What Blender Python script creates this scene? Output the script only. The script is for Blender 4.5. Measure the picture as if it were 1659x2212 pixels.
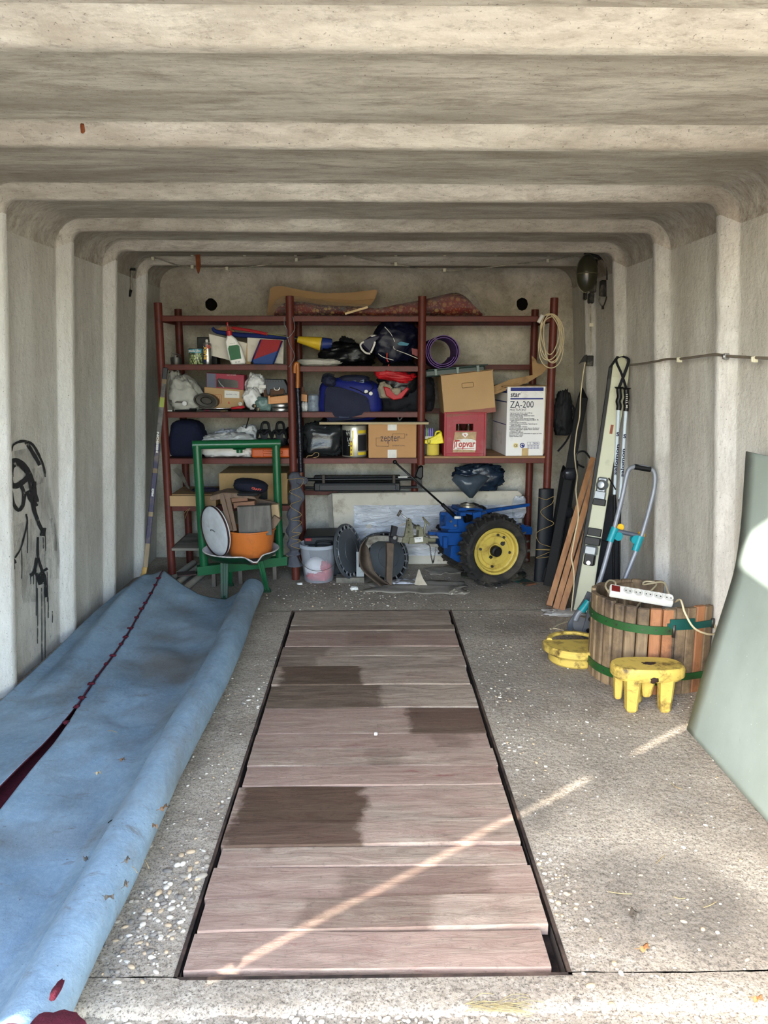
import bpy, bmesh, math, random
from mathutils import Vector, Matrix, noise, Euler
PI=math.pi; V=Vector
scene=bpy.context.scene; COL=scene.collection
for o in list(bpy.data.objects): bpy.data.objects.remove(o)
# ---------------------------------------------------------------- camera
F_PX=1661.0; CAM_H=1.4
PITCH=math.atan(313/F_PX); YAW=math.radians(.966)
cd=bpy.data.cameras.new('camera'); cam=bpy.data.objects.new('camera',cd); COL.objects.link(cam)
cam.location=(0,0,CAM_H); cam.rotation_euler=(PI/2-PITCH,0,-YAW)
cd.sensor_fit='VERTICAL'; cd.sensor_height=36.0; cd.lens=36.0*F_PX/2212; cd.clip_start=.05; cd.clip_end=500
scene.camera=cam
# ---------------------------------------------------------------- world, sun, exposure
SUN_DIR=V((.7900,.6130,-.363)).normalized()       # direction the light travels
SUN_EL=math.asin(-SUN_DIR.z); SUN_AZ=math.atan2(-SUN_DIR.x,-SUN_DIR.y)
w=bpy.data.worlds.new('sky'); scene.world=w; w.use_nodes=True
nt=w.node_tree; bg=nt.nodes['Background']
sky=nt.nodes.new('ShaderNodeTexSky'); sky.sky_type='NISHITA'; sky.sun_disc=False
sky.sun_elevation=math.radians(34); sky.sun_rotation=SUN_AZ; sky.air_density=1.0; sky.dust_density=1.5; sky.ozone_density=1.0
nt.links.new(sky.outputs['Color'],bg.inputs['Color']); bg.inputs['Strength'].default_value=.86
sl=bpy.data.lights.new('sun','SUN'); sl.energy=7.5; sl.angle=math.radians(.55); sl.color=(1,.95,.88)
so=bpy.data.objects.new('sun',sl); COL.objects.link(so); so.location=(-8,-8,8)
so.rotation_euler=SUN_DIR.to_track_quat('-Z','Y').to_euler()
pl=bpy.data.lights.new('door_portal','AREA'); pl.shape='RECTANGLE'; pl.size=3.0; pl.size_y=2.0; pl.cycles.is_portal=True
po=bpy.data.objects.new('door_portal',pl); COL.objects.link(po); po.location=(-.02,.55,1.0); po.rotation_euler=(PI/2,0,0)
vs=scene.view_settings; vs.view_transform='Standard'; vs.look='None'; vs.gamma=1; vs.use_curve_mapping=False; vs.exposure=1.62
scene.cycles.max_bounces=10; scene.cycles.diffuse_bounces=6; scene.cycles.use_denoising=True; scene.cycles.caustics_reflective=False; scene.cycles.caustics_refractive=False
scene.cycles.sample_clamp_indirect=6
# ---------------------------------------------------------------- pixel -> point on a real plane of the place
_m=cam.rotation_euler.to_matrix()
def ray(px,py): return _m@V(((px-829.5)/F_PX,-(py-1106)/F_PX,-1))
def onY(px,py,Y): d=ray(px,py); t=Y/d.y; return V((d.x*t,Y,CAM_H+d.z*t))
def onZ(px,py,z=0): d=ray(px,py); t=(z-CAM_H)/d.z; return V((d.x*t,d.y*t,z))
def onX(px,py,X): d=ray(px,py); t=X/d.x; return V((X,d.y*t,CAM_H+d.z*t))
rnd=random.Random(7)
# ---------------------------------------------------------------- materials
MATS={}
def lin(c):
    if isinstance(c,str): c=tuple(int(c[i:i+2],16)/255 for i in (0,2,4))
    return tuple((x/12.92 if x<=.04045 else ((x+.055)/1.055)**2.4) for x in c)+(1,)
class N:
    def __init__(s,m): s.t=m.node_tree; s.b=s.t.nodes['Principled BSDF']
    def n(s,typ,**k):
        x=s.t.nodes.new(typ)
        for a,v in k.items():
            if a.startswith('i_'): x.inputs[a[2:].replace('_',' ')].default_value=v
            else: setattr(x,a,v)
        return x
    def l(s,a,b): s.t.links.new(a,b)
    def coord(s,scale=(1,1,1),kind='Object'):
        tc=s.n('ShaderNodeTexCoord'); mp=s.n('ShaderNodeMapping'); mp.inputs['Scale'].default_value=scale
        s.l(tc.outputs[kind],mp.inputs['Vector']); return mp.outputs[0]
    def noise(s,vec,scale,detail=5,rough=.6,dist=0):
        x=s.n('ShaderNodeTexNoise',i_Scale=scale,i_Detail=detail,i_Roughness=rough,i_Distortion=dist); s.l(vec,x.inputs['Vector']); return x.outputs['Fac']
    def ramp(s,fac,p0,p1,c0=(0,0,0,1),c1=(1,1,1,1)):
        x=s.n('ShaderNodeValToRGB'); e=x.color_ramp.elements; e[0].position=p0; e[1].position=p1; e[0].color=c0; e[1].color=c1
        s.l(fac,x.inputs[0]); return x.outputs[0]
    def mix(s,fac,a,b,mode='MIX'):
        x=s.n('ShaderNodeMix',data_type='RGBA',blend_type=mode)
        for v,i in ((fac,0),(a,6),(b,7)):
            if hasattr(v,'links'): s.l(v,x.inputs[i])
            else: x.inputs[i].default_value=v
        return x.outputs[2]
    def math(s,op,a,b=0):
        x=s.n('ShaderNodeMath',operation=op)
        for v,i in ((a,0),(b,1)):
            if hasattr(v,'links'): s.l(v,x.inputs[i])
            else: x.inputs[i].default_value=v
        return x.outputs[0]
    def bump(s,h,strength=.3,dist=.01):
        x=s.n('ShaderNodeBump',i_Strength=strength,i_Distance=dist); s.l(h,x.inputs['Height']); s.l(x.outputs[0],s.b.inputs['Normal']); return x
def newmat(name):
    m=bpy.data.materials.new(name); m.use_nodes=True; MATS[name]=m; return m,N(m)
def mat(name,col,rough=.6,metal=0,var=.18,sc=14,bump=0,bsc=60,dirt=None,damt=.5,dsc=6,stretch=(1,1,1),alpha=1,trans=0,coat=0,spec=.28):
    """paint / plastic / metal: colour with soft variation, optional dirt or wear patches, optional fine relief"""
    if name in MATS: return MATS[name]
    m,n=newmat(name); c=lin(col); v=n.coord(stretch)
    f=n.noise(v,sc,4); d=tuple(x*(1-var) for x in c[:3])+(1,); l=tuple(min(1,x*(1+var*.7)) for x in c[:3])+(1,)
    out=n.ramp(f,.3,.7,d,l)
    if dirt:
        g=n.noise(v,dsc,8,.7,.3); k=n.ramp(g,.62-damt*.3,.78-damt*.25); out=n.mix(k,out,lin(dirt))
    n.l(out,n.b.inputs['Base Color']); n.b.inputs['Roughness'].default_value=rough; n.b.inputs['Metallic'].default_value=metal
    n.b.inputs['Specular IOR Level'].default_value=spec
    if bump: n.bump(n.noise(v,bsc,5),bump,.004)
    if alpha<1: n.b.inputs['Alpha'].default_value=alpha
    if trans: n.b.inputs['Transmission Weight'].default_value=trans
    if coat: n.b.inputs['Coat Weight'].default_value=coat; n.b.inputs['Coat Roughness'].default_value=.15
    return m
def wood(name,c1,c2,axis='x',rough=.75,ring=18,dirt=None,damt=.4):
    if name in MATS: return MATS[name]
    m,n=newmat(name); st={'x':(.12,1,1),'y':(1,.12,1),'z':(1,1,.12)}[axis]; v=n.coord(st)
    f=n.noise(v,ring,8,.65,.8); out=n.ramp(f,.3,.72,lin(c1),lin(c2))
    if dirt: out=n.mix(n.ramp(n.noise(n.coord(),5,8,.7),.62-damt*.3,.8-damt*.2),out,lin(dirt))
    n.l(out,n.b.inputs['Base Color']); n.b.inputs['Roughness'].default_value=rough; n.bump(f,.35,.003); return m
# ---------------------------------------------------------------- objects
def tag(o,label,cat,group=None,kind=None):
    if label: o['label']=label
    if cat: o['category']=cat
    if group: o['group']=group
    if kind: o['kind']=kind
    return o
def thing(name,label,cat,loc=(0,0,0),group=None):
    o=bpy.data.objects.new(name,None); o.empty_display_size=.05; COL.objects.link(o); o.location=loc; return tag(o,label,cat,group)
def wloc(p):
    t=V((0,0,0))
    while p is not None: t+=p.location; p=p.parent
    return t
def smooth_path(pts,k=6):
    pts=[V(p) for p in pts]; out=[]
    for i in range(len(pts)-1):
        p0=pts[max(i-1,0)]; p1=pts[i]; p2=pts[i+1]; p3=pts[min(i+2,len(pts)-1)]
        for j in range(k):
            t=j/k; out.append(.5*((2*p1)+(p2-p0)*t+(2*p0-5*p1+4*p2-p3)*t*t+(3*p1-p0-3*p2+p3)*t**3))
    out.append(pts[-1]); return out
def frame(d):
    d=d.normalized(); a=V((0,0,1)) if abs(d.z)<.9 else V((0,1,0)); u=d.cross(a).normalized(); return u,d.cross(u).normalized()
class G:
    """collects shapes in world coordinates; out() links them as ONE mesh object"""
    def __init__(s): s.b=bmesh.new(); s.sm=set()
    def _m(s,vs,M):
        if M is not None: bmesh.ops.transform(s.b,matrix=M,verts=vs)
    def box(s,a,b,M=None,bev=0,seg=1):
        a=V(a);b=V(b); c=(a+b)/2; d=V((abs(b.x-a.x),abs(b.y-a.y),abs(b.z-a.z)))
        r=bmesh.ops.create_cube(s.b,size=1,matrix=Matrix.Translation(c)@Matrix.Diagonal((*d,1))); vs=r['verts']
        if bev:
            es=list({e for v in vs for e in v.link_edges}); r=bmesh.ops.bevel(s.b,geom=es,offset=min(bev,min(d)*.45),segments=seg,affect='EDGES',profile=.5); vs=list({v for f in r['faces'] for v in f.verts}|{v for v in vs if v.is_valid})
        s._m(vs,M); return s
    def ring(s,cs,closed=True):
        """list of rings (lists of points) skinned together"""
        R=[[s.b.verts.new(p) for p in r] for r in cs]; n=len(R[0])
        for i in range(len(R)-1):
            for j in range(n if closed else n-1):
                k=(j+1)%n; 
                try: f=s.b.faces.new((R[i][j],R[i][k],R[i+1][k],R[i+1][j])); f.smooth=True
                except ValueError: pass
        return R
    def cap(s,r,flip=False):
        try: s.b.faces.new(r[::-1] if flip else r)
        except ValueError: pass
    def cyl(s,p,q,r,r2=None,n=16,caps=True):
        p=V(p);q=V(q); r2=r if r2 is None else r2; u,v=frame(q-p)
        R=s.ring([[c+ (u*math.cos(2*PI*i/n)+v*math.sin(2*PI*i/n))*rr for i in range(n)] for c,rr in ((p,r),(q,r2))])
        if caps: s.cap(R[0],True); s.cap(R[1])
        return s
    def tube(s,pts,r,n=8,k=5,caps=True,sq=1):
        P=smooth_path(pts,k) if k>1 else [V(p) for p in pts]; u=None; rs=[]
        for i,p in enumerate(P):
            d=(P[min(i+1,len(P)-1)]-P[max(i-1,0)]); d=d.normalized() if d.length>1e-9 else V((0,0,1))
            if u is None: u,_=frame(d)
            u=(u-d*u.dot(d)); u=u.normalized() if u.length>1e-6 else frame(d)[0]; w_=d.cross(u)
            rr=r(i/(len(P)-1)) if callable(r) else r
            rs.append([p+(u*math.cos(2*PI*j/n)+w_*math.sin(2*PI*j/n)*sq)*rr for j in range(n)])
        R=s.ring(rs)
        if caps: s.cap(R[0],True); s.cap(R[-1])
        return s
    def lathe(s,prof,c,M=None,n=32,a0=0,a1=2*PI,jit=None):
        """profile (r,h) turned about +Z at c, then turned by M (3x3) about c"""
        c=V(c); M=M or Matrix.Identity(3); closed=abs(a1-a0-2*PI)<1e-6; m=n if closed else n+1
        cs=[[c+M@V(((r+(jit(i,h) if jit else 0))*math.cos(a0+(a1-a0)*i/n),(r+(jit(i,h) if jit else 0))*math.sin(a0+(a1-a0)*i/n),h)) for i in range(m)] for r,h in prof]
        s.ring(cs,closed); return s
    def prism(s,poly,y0,y1,M=None,bev=0):
        """polygon of (x,z) points extruded from y0 to y1"""
        A=[s.b.verts.new((x,y0,z)) for x,z in poly]; B_=[s.b.verts.new((x,y1,z)) for x,z in poly]; n=len(poly); fs=[]
        fs.append(s.b.faces.new(A)); fs.append(s.b.faces.new(B_[::-1]))
        for i in range(n): fs.append(s.b.faces.new((A[i],B_[i],B_[(i+1)%n],A[(i+1)%n])))
        vs=A+B_
        if bev:
            es=list({e for f in fs[:2] for e in f.edges}); r=bmesh.ops.bevel(s.b,geom=es,offset=bev,segments=1,affect='EDGES'); vs=list({v for f in r['faces'] for v in f.verts}|{v for v in vs if v.is_valid})
        s._m(vs,M); return s
    def sheet(s,fn,nu,nv,t=0):
        R=s.ring([[fn(i/nu,j/nv) for i in range(nu+1)] for j in range(nv+1)],False)
        if t:
            s.b.normal_update(); fs=[f for f in s.b.faces if all(v in set(x for r in R for x in r) for v in f.verts)] if len(s.b.faces)<1 else None
        return s
    def blob(s,c,d,seed=0,amp=.12,ex=.75,fr=3.0,nu=48,nv=30,flat=True,sharp=.95,M=None,fn=None):
        """soft bag: rounded box with folds; d = full size; flat rests on c.z"""
        c=V(c); d=V(d)/2; off=V((seed*7.3,seed*3.1,seed*1.7)); sg=lambda x,e: math.copysign(abs(x)**e,x); rs=[]
        for j in range(nv+1):
            ph=-PI/2+PI*j/nv; row=[]
            for i in range(nu):
                th=2*PI*i/nu; q=V((sg(math.cos(ph),ex)*sg(math.cos(th),ex),sg(math.cos(ph),ex)*sg(math.sin(th),ex),sg(math.sin(ph),ex)))
                a=noise.noise(q*fr*.5+off)*amp*1.4; rg=1-abs(noise.noise(q*fr*1.6+off*1.3))*2; a+=amp*sharp*(rg-.55)+noise.noise(q*fr*4+off)*amp*.25
                a+=amp*.35*(1-abs(noise.noise(q*fr*3.1+off*2))*3)*sharp; q=q*(1+a)
                if fn: q=fn(q)
                row.append(V((q.x*d.x,q.y*d.y,q.z*d.z)))
            rs.append(row)
        if M is not None: rs=[[M@p for p in r] for r in rs]
        lo=min(p.z for r in rs for p in r) if flat else 0
        if flat:
            base=-d.z if M is None else lo; 
            for r in rs:
                for p in r: p.z=max(p.z,base*.92)-base*.92
        rs=[[p+c for p in r] for r in rs]; R=s.ring(rs); return s
    def out(s,name,m=None,parent=None,label=None,cat=None,group=None,kind=None,smooth=None,mods=None,origin=None):
        b=s.b; bmesh.ops.remove_doubles(b,verts=b.verts,dist=1e-6); bmesh.ops.recalc_face_normals(b,faces=b.faces)
        me=bpy.data.meshes.new(name)
        if parent is not None: off=wloc(parent)
        elif origin is not None: off=V(origin)
        else:
            xs=[v.co for v in b.verts]; off=V(((min(p.x for p in xs)+max(p.x for p in xs))/2,(min(p.y for p in xs)+max(p.y for p in xs))/2,min(p.z for p in xs)))
        bmesh.ops.translate(b,vec=-off,verts=b.verts)
        if smooth is True:
            for f in b.faces: f.smooth=True
        if smooth is False:
            for f in b.faces: f.smooth=False
        if smooth is None:
            for e in b.edges:
                if len(e.link_faces)==2 and e.calc_face_angle(0)>.6: e.smooth=False
        b.to_mesh(me); b.free()
        o=bpy.data.objects.new(name,me); COL.objects.link(o)
        if parent is not None: o.parent=parent
        else: o.location=off
        for x in (m if isinstance(m,(list,tuple)) else [m]): 
            if x: me.materials.append(x)
        tag(o,label,cat,group,kind); return o
def R3(rx=0,ry=0,rz=0): return Euler((math.radians(rx),math.radians(ry),math.radians(rz))).to_matrix()
def about(c,rx=0,ry=0,rz=0): c=V(c); return Matrix.Translation(c)@R3(rx,ry,rz).to_4x4()@Matrix.Translation(-c)
def txt(s,size,loc,m,parent,rot=(90,0,0),w=None,off=0,align='LEFT',sp=1,name='lettering',shear=0,ext=.0003):
    """flat print: letters turned into a thin mesh lying on the face"""
    c=bpy.data.curves.new('t','FONT'); c.body=s; c.size=size; c.extrude=ext; c.offset=off; c.align_x=align; c.space_character=sp; c.shear=shear; c.resolution_u=2
    t=bpy.data.objects.new('t',c); COL.objects.link(t); me=bpy.data.meshes.new_from_object(t); bpy.data.objects.remove(t); bpy.data.curves.remove(c)
    xs=[v.co.x for v in me.vertices]; d=(max(xs)-min(xs)) if xs else 0
    if w and d>0:
        for v in me.vertices: v.co.x*=w/d
    me.name=name; o=bpy.data.objects.new(name,me); COL.objects.link(o); o.parent=parent; o.location=V(loc)-wloc(parent); o.rotation_euler=[math.radians(a) for a in rot]
    me.materials.clear(); me.materials.append(m); return o
def solid(o,t,off=-1,mo=None):
    md=o.modifiers.new('thickness','SOLIDIFY'); md.thickness=t; md.offset=off
    if mo: md.material_offset=mo
    return o
# ---------------------------------------------------------------- concrete and floor materials
def concrete(name,base,dark,sc=(1,1,1),amt=.5,spots=True,mould=.35):
    m,n=newmat(name); v=n.coord(sc); v0=n.coord()
    f=n.noise(v,2.6,9,.68,.4); out=n.mix(n.ramp(f,.42-amt*.12,.74-amt*.12),lin(base),lin(dark))
    f2=n.noise(v,13,9,.8,.5); out=n.mix(n.math('MULTIPLY',n.ramp(f2,.45,.62),.5*amt*2),out,lin(dark))
    f3=n.noise(v,48,7,.85); out=n.mix(n.math('MULTIPLY',n.ramp(f3,.52,.64),.55*amt),out,lin('5e5348'))
    if spots:
        g=n.noise(v0,120,3,.6); out=n.mix(n.math('MULTIPLY',n.ramp(g,.66,.7),.7),out,lin('4a4038'))
    g=n.noise(v0,1.1,8,.75,.6); out=n.mix(n.math('MULTIPLY',n.ramp(g,.56,.8),mould),out,lin('4c473e'))
    n.l(out,n.b.inputs['Base Color']); n.b.inputs['Roughness'].default_value=.92; n.b.inputs['Specular IOR Level'].default_value=.2
    h=n.math('ADD',n.noise(v0,60,6,.7),n.math('MULTIPLY',n.noise(v0,9,4),2)); n.bump(h,.6,.008); return m
m_ceil=concrete('ceiling_concrete','e1dccf','a0978a',(.35,1,1),.75,mould=.35)
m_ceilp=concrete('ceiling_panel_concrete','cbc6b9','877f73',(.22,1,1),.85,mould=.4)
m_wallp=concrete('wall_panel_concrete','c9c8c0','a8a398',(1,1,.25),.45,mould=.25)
m_wall=concrete('wall_concrete','dad9d3','bcb8ae',(1,1,.25),.35,mould=.22)
m_wallr=concrete('wall_right_concrete','d9d8d3','a6a39b',(1,1,.3),.5,mould=.42)
m_back=concrete('back_concrete','c6c1b4','918a7b',(1,1,1),.5,mould=.65)
def floor_mat():
    m,n=newmat('floor_concrete'); v=n.coord()
    f=n.noise(v,1.6,9,.7,.3); out=n.ramp(f,.36,.66,lin('958878'),lin('c2b5a2'))
    f=n.noise(v,9,8,.75); out=n.mix(n.math('MULTIPLY',n.ramp(f,.5,.75),.5),out,lin('c8c0b2'))
    # aggregate showing in the worn surface
    for sc_,lo,hi,amt,tint in ((75,.18,.34,.4,'d9d0c0'),(38,.10,.26,.45,'a8957c'),(150,.2,.38,.4,'574f47')):
        vo=n.n('ShaderNodeTexVoronoi',i_Scale=sc_,feature='F1'); n.l(v,vo.inputs['Vector'])
        k=n.math('MULTIPLY',n.ramp(vo.outputs['Distance'],lo,hi,(1,1,1,1),(0,0,0,1)),n.ramp(n.noise(v,4+sc_*.1,5,.7),.45,.6)); out=n.mix(n.math('MULTIPLY',k,amt),out,lin(tint))
    g=n.noise(v,170,4,.7); out=n.mix(n.math('MULTIPLY',n.ramp(g,.52,.62),.8),out,lin('4b443d'))
    g=n.noise(v,60,6,.8); out=n.mix(n.math('MULTIPLY',n.ramp(g,.5,.66),.7),out,lin('5a5248'))
    # stains at their own places: oil on the right by the door, damp near the pit
    sep=n.n('ShaderNodeSeparateXYZ'); n.l(v,sep.inputs[0]); wob=n.math('MULTIPLY',n.math('SUBTRACT',n.noise(v,5,6,.7),.5),.9)
    for x,y,r,rx,ry,a in ((.80,1.83,.27,1,.9,.5),(.93,1.66,.2,1,1,.3),(.50,2.24,.09,.8,1.1,.45),(.95,2.45,.22,1,1.3,.22),(.68,3.35,.38,1.3,1,.30),(-.1,4.9,.8,2.2,.7,.25),(.62,4.05,.25,1.4,1,.3),(1.1,2.2,.2,1,1,.15)):
        dx=n.math('DIVIDE',n.math('SUBTRACT',sep.outputs[0],x),rx); dy=n.math('DIVIDE',n.math('SUBTRACT',sep.outputs[1],y),ry)
        dd=n.math('SQRT',n.math('ADD',n.math('POWER',dx,2),n.math('POWER',dy,2))); dd=n.math('ADD',dd,n.math('MULTIPLY',wob,r))
        out=n.mix(n.math('MULTIPLY',n.ramp(dd,r*.55,r*1.15,(1,1,1,1),(0,0,0,1)),a),out,lin('4e4943'))
    n.l(out,n.b.inputs['Base Color']); n.b.inputs['Roughness'].default_value=.88; n.b.inputs['Specular IOR Level'].default_value=.3
    vo=n.n('ShaderNodeTexVoronoi',i_Scale=70,feature='SMOOTH_F1'); n.l(v,vo.inputs['Vector'])
    h=n.math('ADD',n.math('MULTIPLY',vo.outputs['Distance'],-.8),n.math('MULTIPLY',n.noise(v,40,8,.75),1.5)); n.bump(h,.75,.008); return m
m_floor=floor_mat()
# ---------------------------------------------------------------- the shell: cast ribs running up the walls and over the ceiling
CXR=-.025
def halfw(z): return 1.402+.0662*(2.04-z)
def wallx(side,z,off=.045): return CXR+side*(halfw(z)+off)        # off 0 = crest of a rib, .045 = panel between ribs
RIBS=[-.40,.32,1.03,1.752,2.473,3.213,3.917,4.56,5.171]
Y_FRONT=.56; Y_BACK=5.62
st=[(Y_FRONT,.045)]
for r in RIBS:
    for dy,o in ((-.135,.045),(-.118,.043),(-.105,.037),(-.085,.024),(-.045,.003),(-.038,0),(-.003,0),(.004,.004),(.05,.040),(.065,.045)):
        if Y_FRONT<r+dy<Y_BACK: st.append((r+dy,o))
st.append((Y_BACK,.045))
dense=[]
for (y0,o0),(y1,o1) in zip(st,st[1:]):
    k=max(1,int((y1-y0)/.12)); dense+=[(y0+(y1-y0)*i/k,o0+(o1-o0)*i/k) for i in range(k)]
dense.append(st[-1])
def wall_pts(side,o):     # floor up to the start of the corner
    rad=.05+o/.045*.09; zt=2.04+o-rad
    return [V((CXR+side*(halfw(z)+o),0,z)) for z in [-.05+(zt+.05)*i/24 for i in range(25)]]
def corner(side,o,N_=10):
    rad=.05+o/.045*.09; zt=2.04+o-rad; x=CXR+side*(halfw(zt)+o)
    return [V((x-side*rad*(1-math.cos(PI/2*i/N_)),0,zt+rad*math.sin(PI/2*i/N_))) for i in range(N_+1)]
def jig(p,y,a=.0025):
    q=V((p.x*2.1,y*2.1,p.z*2.1)); d=noise.noise(q)*a; return V((p.x+d,y,p.z+noise.noise(q+V((9,9,9)))*a))
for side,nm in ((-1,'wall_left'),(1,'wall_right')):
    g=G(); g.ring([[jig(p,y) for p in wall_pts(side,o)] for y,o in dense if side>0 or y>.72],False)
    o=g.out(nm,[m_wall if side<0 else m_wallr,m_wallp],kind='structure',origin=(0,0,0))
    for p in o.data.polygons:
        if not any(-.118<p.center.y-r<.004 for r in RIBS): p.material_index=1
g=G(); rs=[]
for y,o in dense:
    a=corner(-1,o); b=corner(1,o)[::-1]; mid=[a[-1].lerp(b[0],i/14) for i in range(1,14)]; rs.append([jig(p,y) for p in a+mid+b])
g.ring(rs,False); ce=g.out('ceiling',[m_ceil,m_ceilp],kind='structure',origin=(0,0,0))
for p in ce.data.polygons:      # panels between the ribs get a darker concrete colour
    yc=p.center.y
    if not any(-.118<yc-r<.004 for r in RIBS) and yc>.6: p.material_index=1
# back wall with two round vent holes
g=G(); b=g.b; prof=[jig(p,Y_BACK) for p in wall_pts(-1,.045)[:-1]+corner(-1,.045)+corner(1,.045)[::-1]+wall_pts(1,.045)[:-1][::-1]]
vs=[b.verts.new((p.x,Y_BACK,p.z)) for p in prof]; es=[b.edges.new((vs[i],vs[(i+1)%len(vs)])) for i in range(len(vs))]
HOLES=[onY(456,658,Y_BACK),onY(1128,657,Y_BACK)]
for h in HOLES:
    hv=[b.verts.new((h.x+math.cos(a)*(.042+rnd.uniform(-.004,.004)),Y_BACK,h.z+math.sin(a)*(.042+rnd.uniform(-.004,.004)))) for a in [2*PI*i/26 for i in range(26)]]
    es+=[b.edges.new((hv[i],hv[(i+1)%26])) for i in range(26)]
bmesh.ops.triangle_fill(b,use_beauty=True,edges=es)
bmesh.ops.delete(b,geom=[f for f in b.faces if any(all((v.co-h).length<.05 for v in f.verts) for h in HOLES)],context='FACES')
wb=g.out('wall_back',m_back,kind='structure',origin=(0,0,0))
m_hole=mat('hole_black','0b0a09',.95)  # near-black colour for the lining of the vent holes
for h in HOLES:
    g=G(); g.cyl(h+V((0,.001,0)),h+V((0,.10,0)),.049,n=24,caps=False); g.cyl(h+V((0,.10,0)),h+V((0,.11,0)),.049,n=24)
    g.out('vent_hole',m_hole,wb,label='black ragged vent hole in the back wall')
# front portal: jambs and lintel edge of the garage, outside of the frame
m_out=mat('outside_render','cfc9bb',.9,bump=.3)
g=G()
for side in (-1,1):
    pr=wall_pts(side,.045)
    g.ring([[V((p.x,Y_FRONT if p.z>1.93 else (.70 if side<0 else Y_FRONT),p.z)) for p in pr],[V((CXR+side*1.75,Y_FRONT if p.z>1.93 else (.70 if side<0 else Y_FRONT),p.z)) for p in pr]],False)
g.box((-1.775,Y_FRONT-.005,2.085),(1.725,Y_FRONT,2.3)); g.box((-1.8,.5,2.3),(1.75,5.8,2.36))
for side in (-1,1): g.box((CXR+side*1.73,.7,-.1),(CXR+side*1.78,5.8,2.3))
g.box((-1.64,.705,-.02),(-1.5,.74,2.0)); g.box((-1.8,5.75,-.1),(1.75,5.8,2.3)); g.box((-1.75,Y_FRONT,2.0),(-1.49,.70,2.3))
g.out('trim_front',m_out,kind='structure',origin=(0,0,0))
# ---------------------------------------------------------------- floor with its inspection pit
PX0,PX1,PY0,PY1=-.452,.455,1.572,4.305
def fz(x,y): return (noise.noise(V((x*2.2,y*2.2,0)))*.006+noise.noise(V((x*11,y*11,3)))*.0022+noise.noise(V((x*34,y*34,5)))*.0013)*min(1,max(0,(abs(x-(PX0+PX1)/2)-.44)*8+max(0,(y-PY1)*8)+max(0,(PY0-y)*8)))
g=G()
def patch(x0,x1,y0,y1,d=.03):
    nx=max(1,int((x1-x0)/d)); ny=max(1,int((y1-y0)/d))
    g.ring([[V((x0+(x1-x0)*i/nx,y0+(y1-y0)*j/ny,fz(x0+(x1-x0)*i/nx,y0+(y1-y0)*j/ny))) for i in range(nx+1)] for j in range(ny+1)],False)
def wv(x): return 1.468+noise.noise(V((x*3,1,1)))*.02+noise.noise(V((x*17,2,1)))*.010+noise.noise(V((x*50,5,1)))*.004
nx=160; rs=[]
for k in range(8):
    rs.append([V((-1.66+3.27*i/nx,wv(-1.66+3.27*i/nx)*(1-k/7)+(PY0-.004)*k/7,(fz(-1.66+3.27*i/nx,1.5)+.003*math.sin(k/7*PI)) if k>0 else -.006)) for i in range(nx+1)])
g.ring([[V((p.x,p.y-.006,-.03)) for p in rs[0]]]+rs,False)
patch(-1.66,PX0-.012,PY0,PY1); patch(PX1+.012,1.61,PY0,PY1); patch(-1.66,1.61,PY1+.012,Y_BACK+.05)
fl=g.out('floor',m_floor,kind='structure',origin=(0,0,0),smooth=True)
m_pit=mat('pit_wall','3a3430',.95,bump=.5,bsc=30)
g=G(); rs=[]
for z,e in ((-.002,0),(-.5,0)): rs.append([V((PX0-e,PY0-e,z)),V((PX1+e,PY0-e,z)),V((PX1+e,PY1+e,z)),V((PX0-e,PY1+e,z))])
g.ring(rs); g.box((PX0,PY0,-.55),(PX1,PY1,-.5)); g.out('pit_wall',m_pit,fl,smooth=False)
m_rust=mat('rusty_angle','5b4a40',.8,.3,var=.3,sc=40,dirt='2e2622',damt=.8,bump=.4)
for nm,a,b_ in (('pit_frame',(PX0-.013,PY0-.01),(PX0-.004,PY1+.012)),('pit_frame',(PX1+.004,PY0-.01),(PX1+.013,PY1+.012)),('pit_frame',(PX0-.013,PY1+.003),(PX1+.013,PY1+.012)),('pit_frame',(PX0-.013,PY0-.012),(PX1+.013,PY0-.003))):
    g=G(); g.box((a[0],a[1],-.06),(b_[0],b_[1],.002)); g.out(nm,m_rust,fl)
g=G(); g.box((PX0,PY0,-.075),(PX0+.035,PY1,-.047)); g.box((PX1-.035,PY0,-.075),(PX1,PY1,-.047)); g.out('pit_ledge',m_rust,fl)
# ground in front of the garage
m_ground=mat('yard_concrete','b5aea1',.9,var=.2,sc=6,bump=.5,bsc=50,dirt='7d766b')
g=G()
g.ring([[V((-1.66+3.27*i/nx,(.0+ (wv(-1.66+3.27*i/nx)+.01)*j/30),-.012+noise.noise(V((i*.11,j*.11,4)))*.005+noise.noise(V((i*.5,j*.9,4)))*.0025)) for i in range(nx+1)] for j in range(31)],False)
for x0,x1,y0,y1 in ((-30,30,-40,0),(-30,-1.66,0,8),(1.61,30,0,8)): g.box((x0,y0,-.1),(x1,y1,-.012))
g.out('ground',m_floor,kind='structure',origin=(0,0,0))
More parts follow.
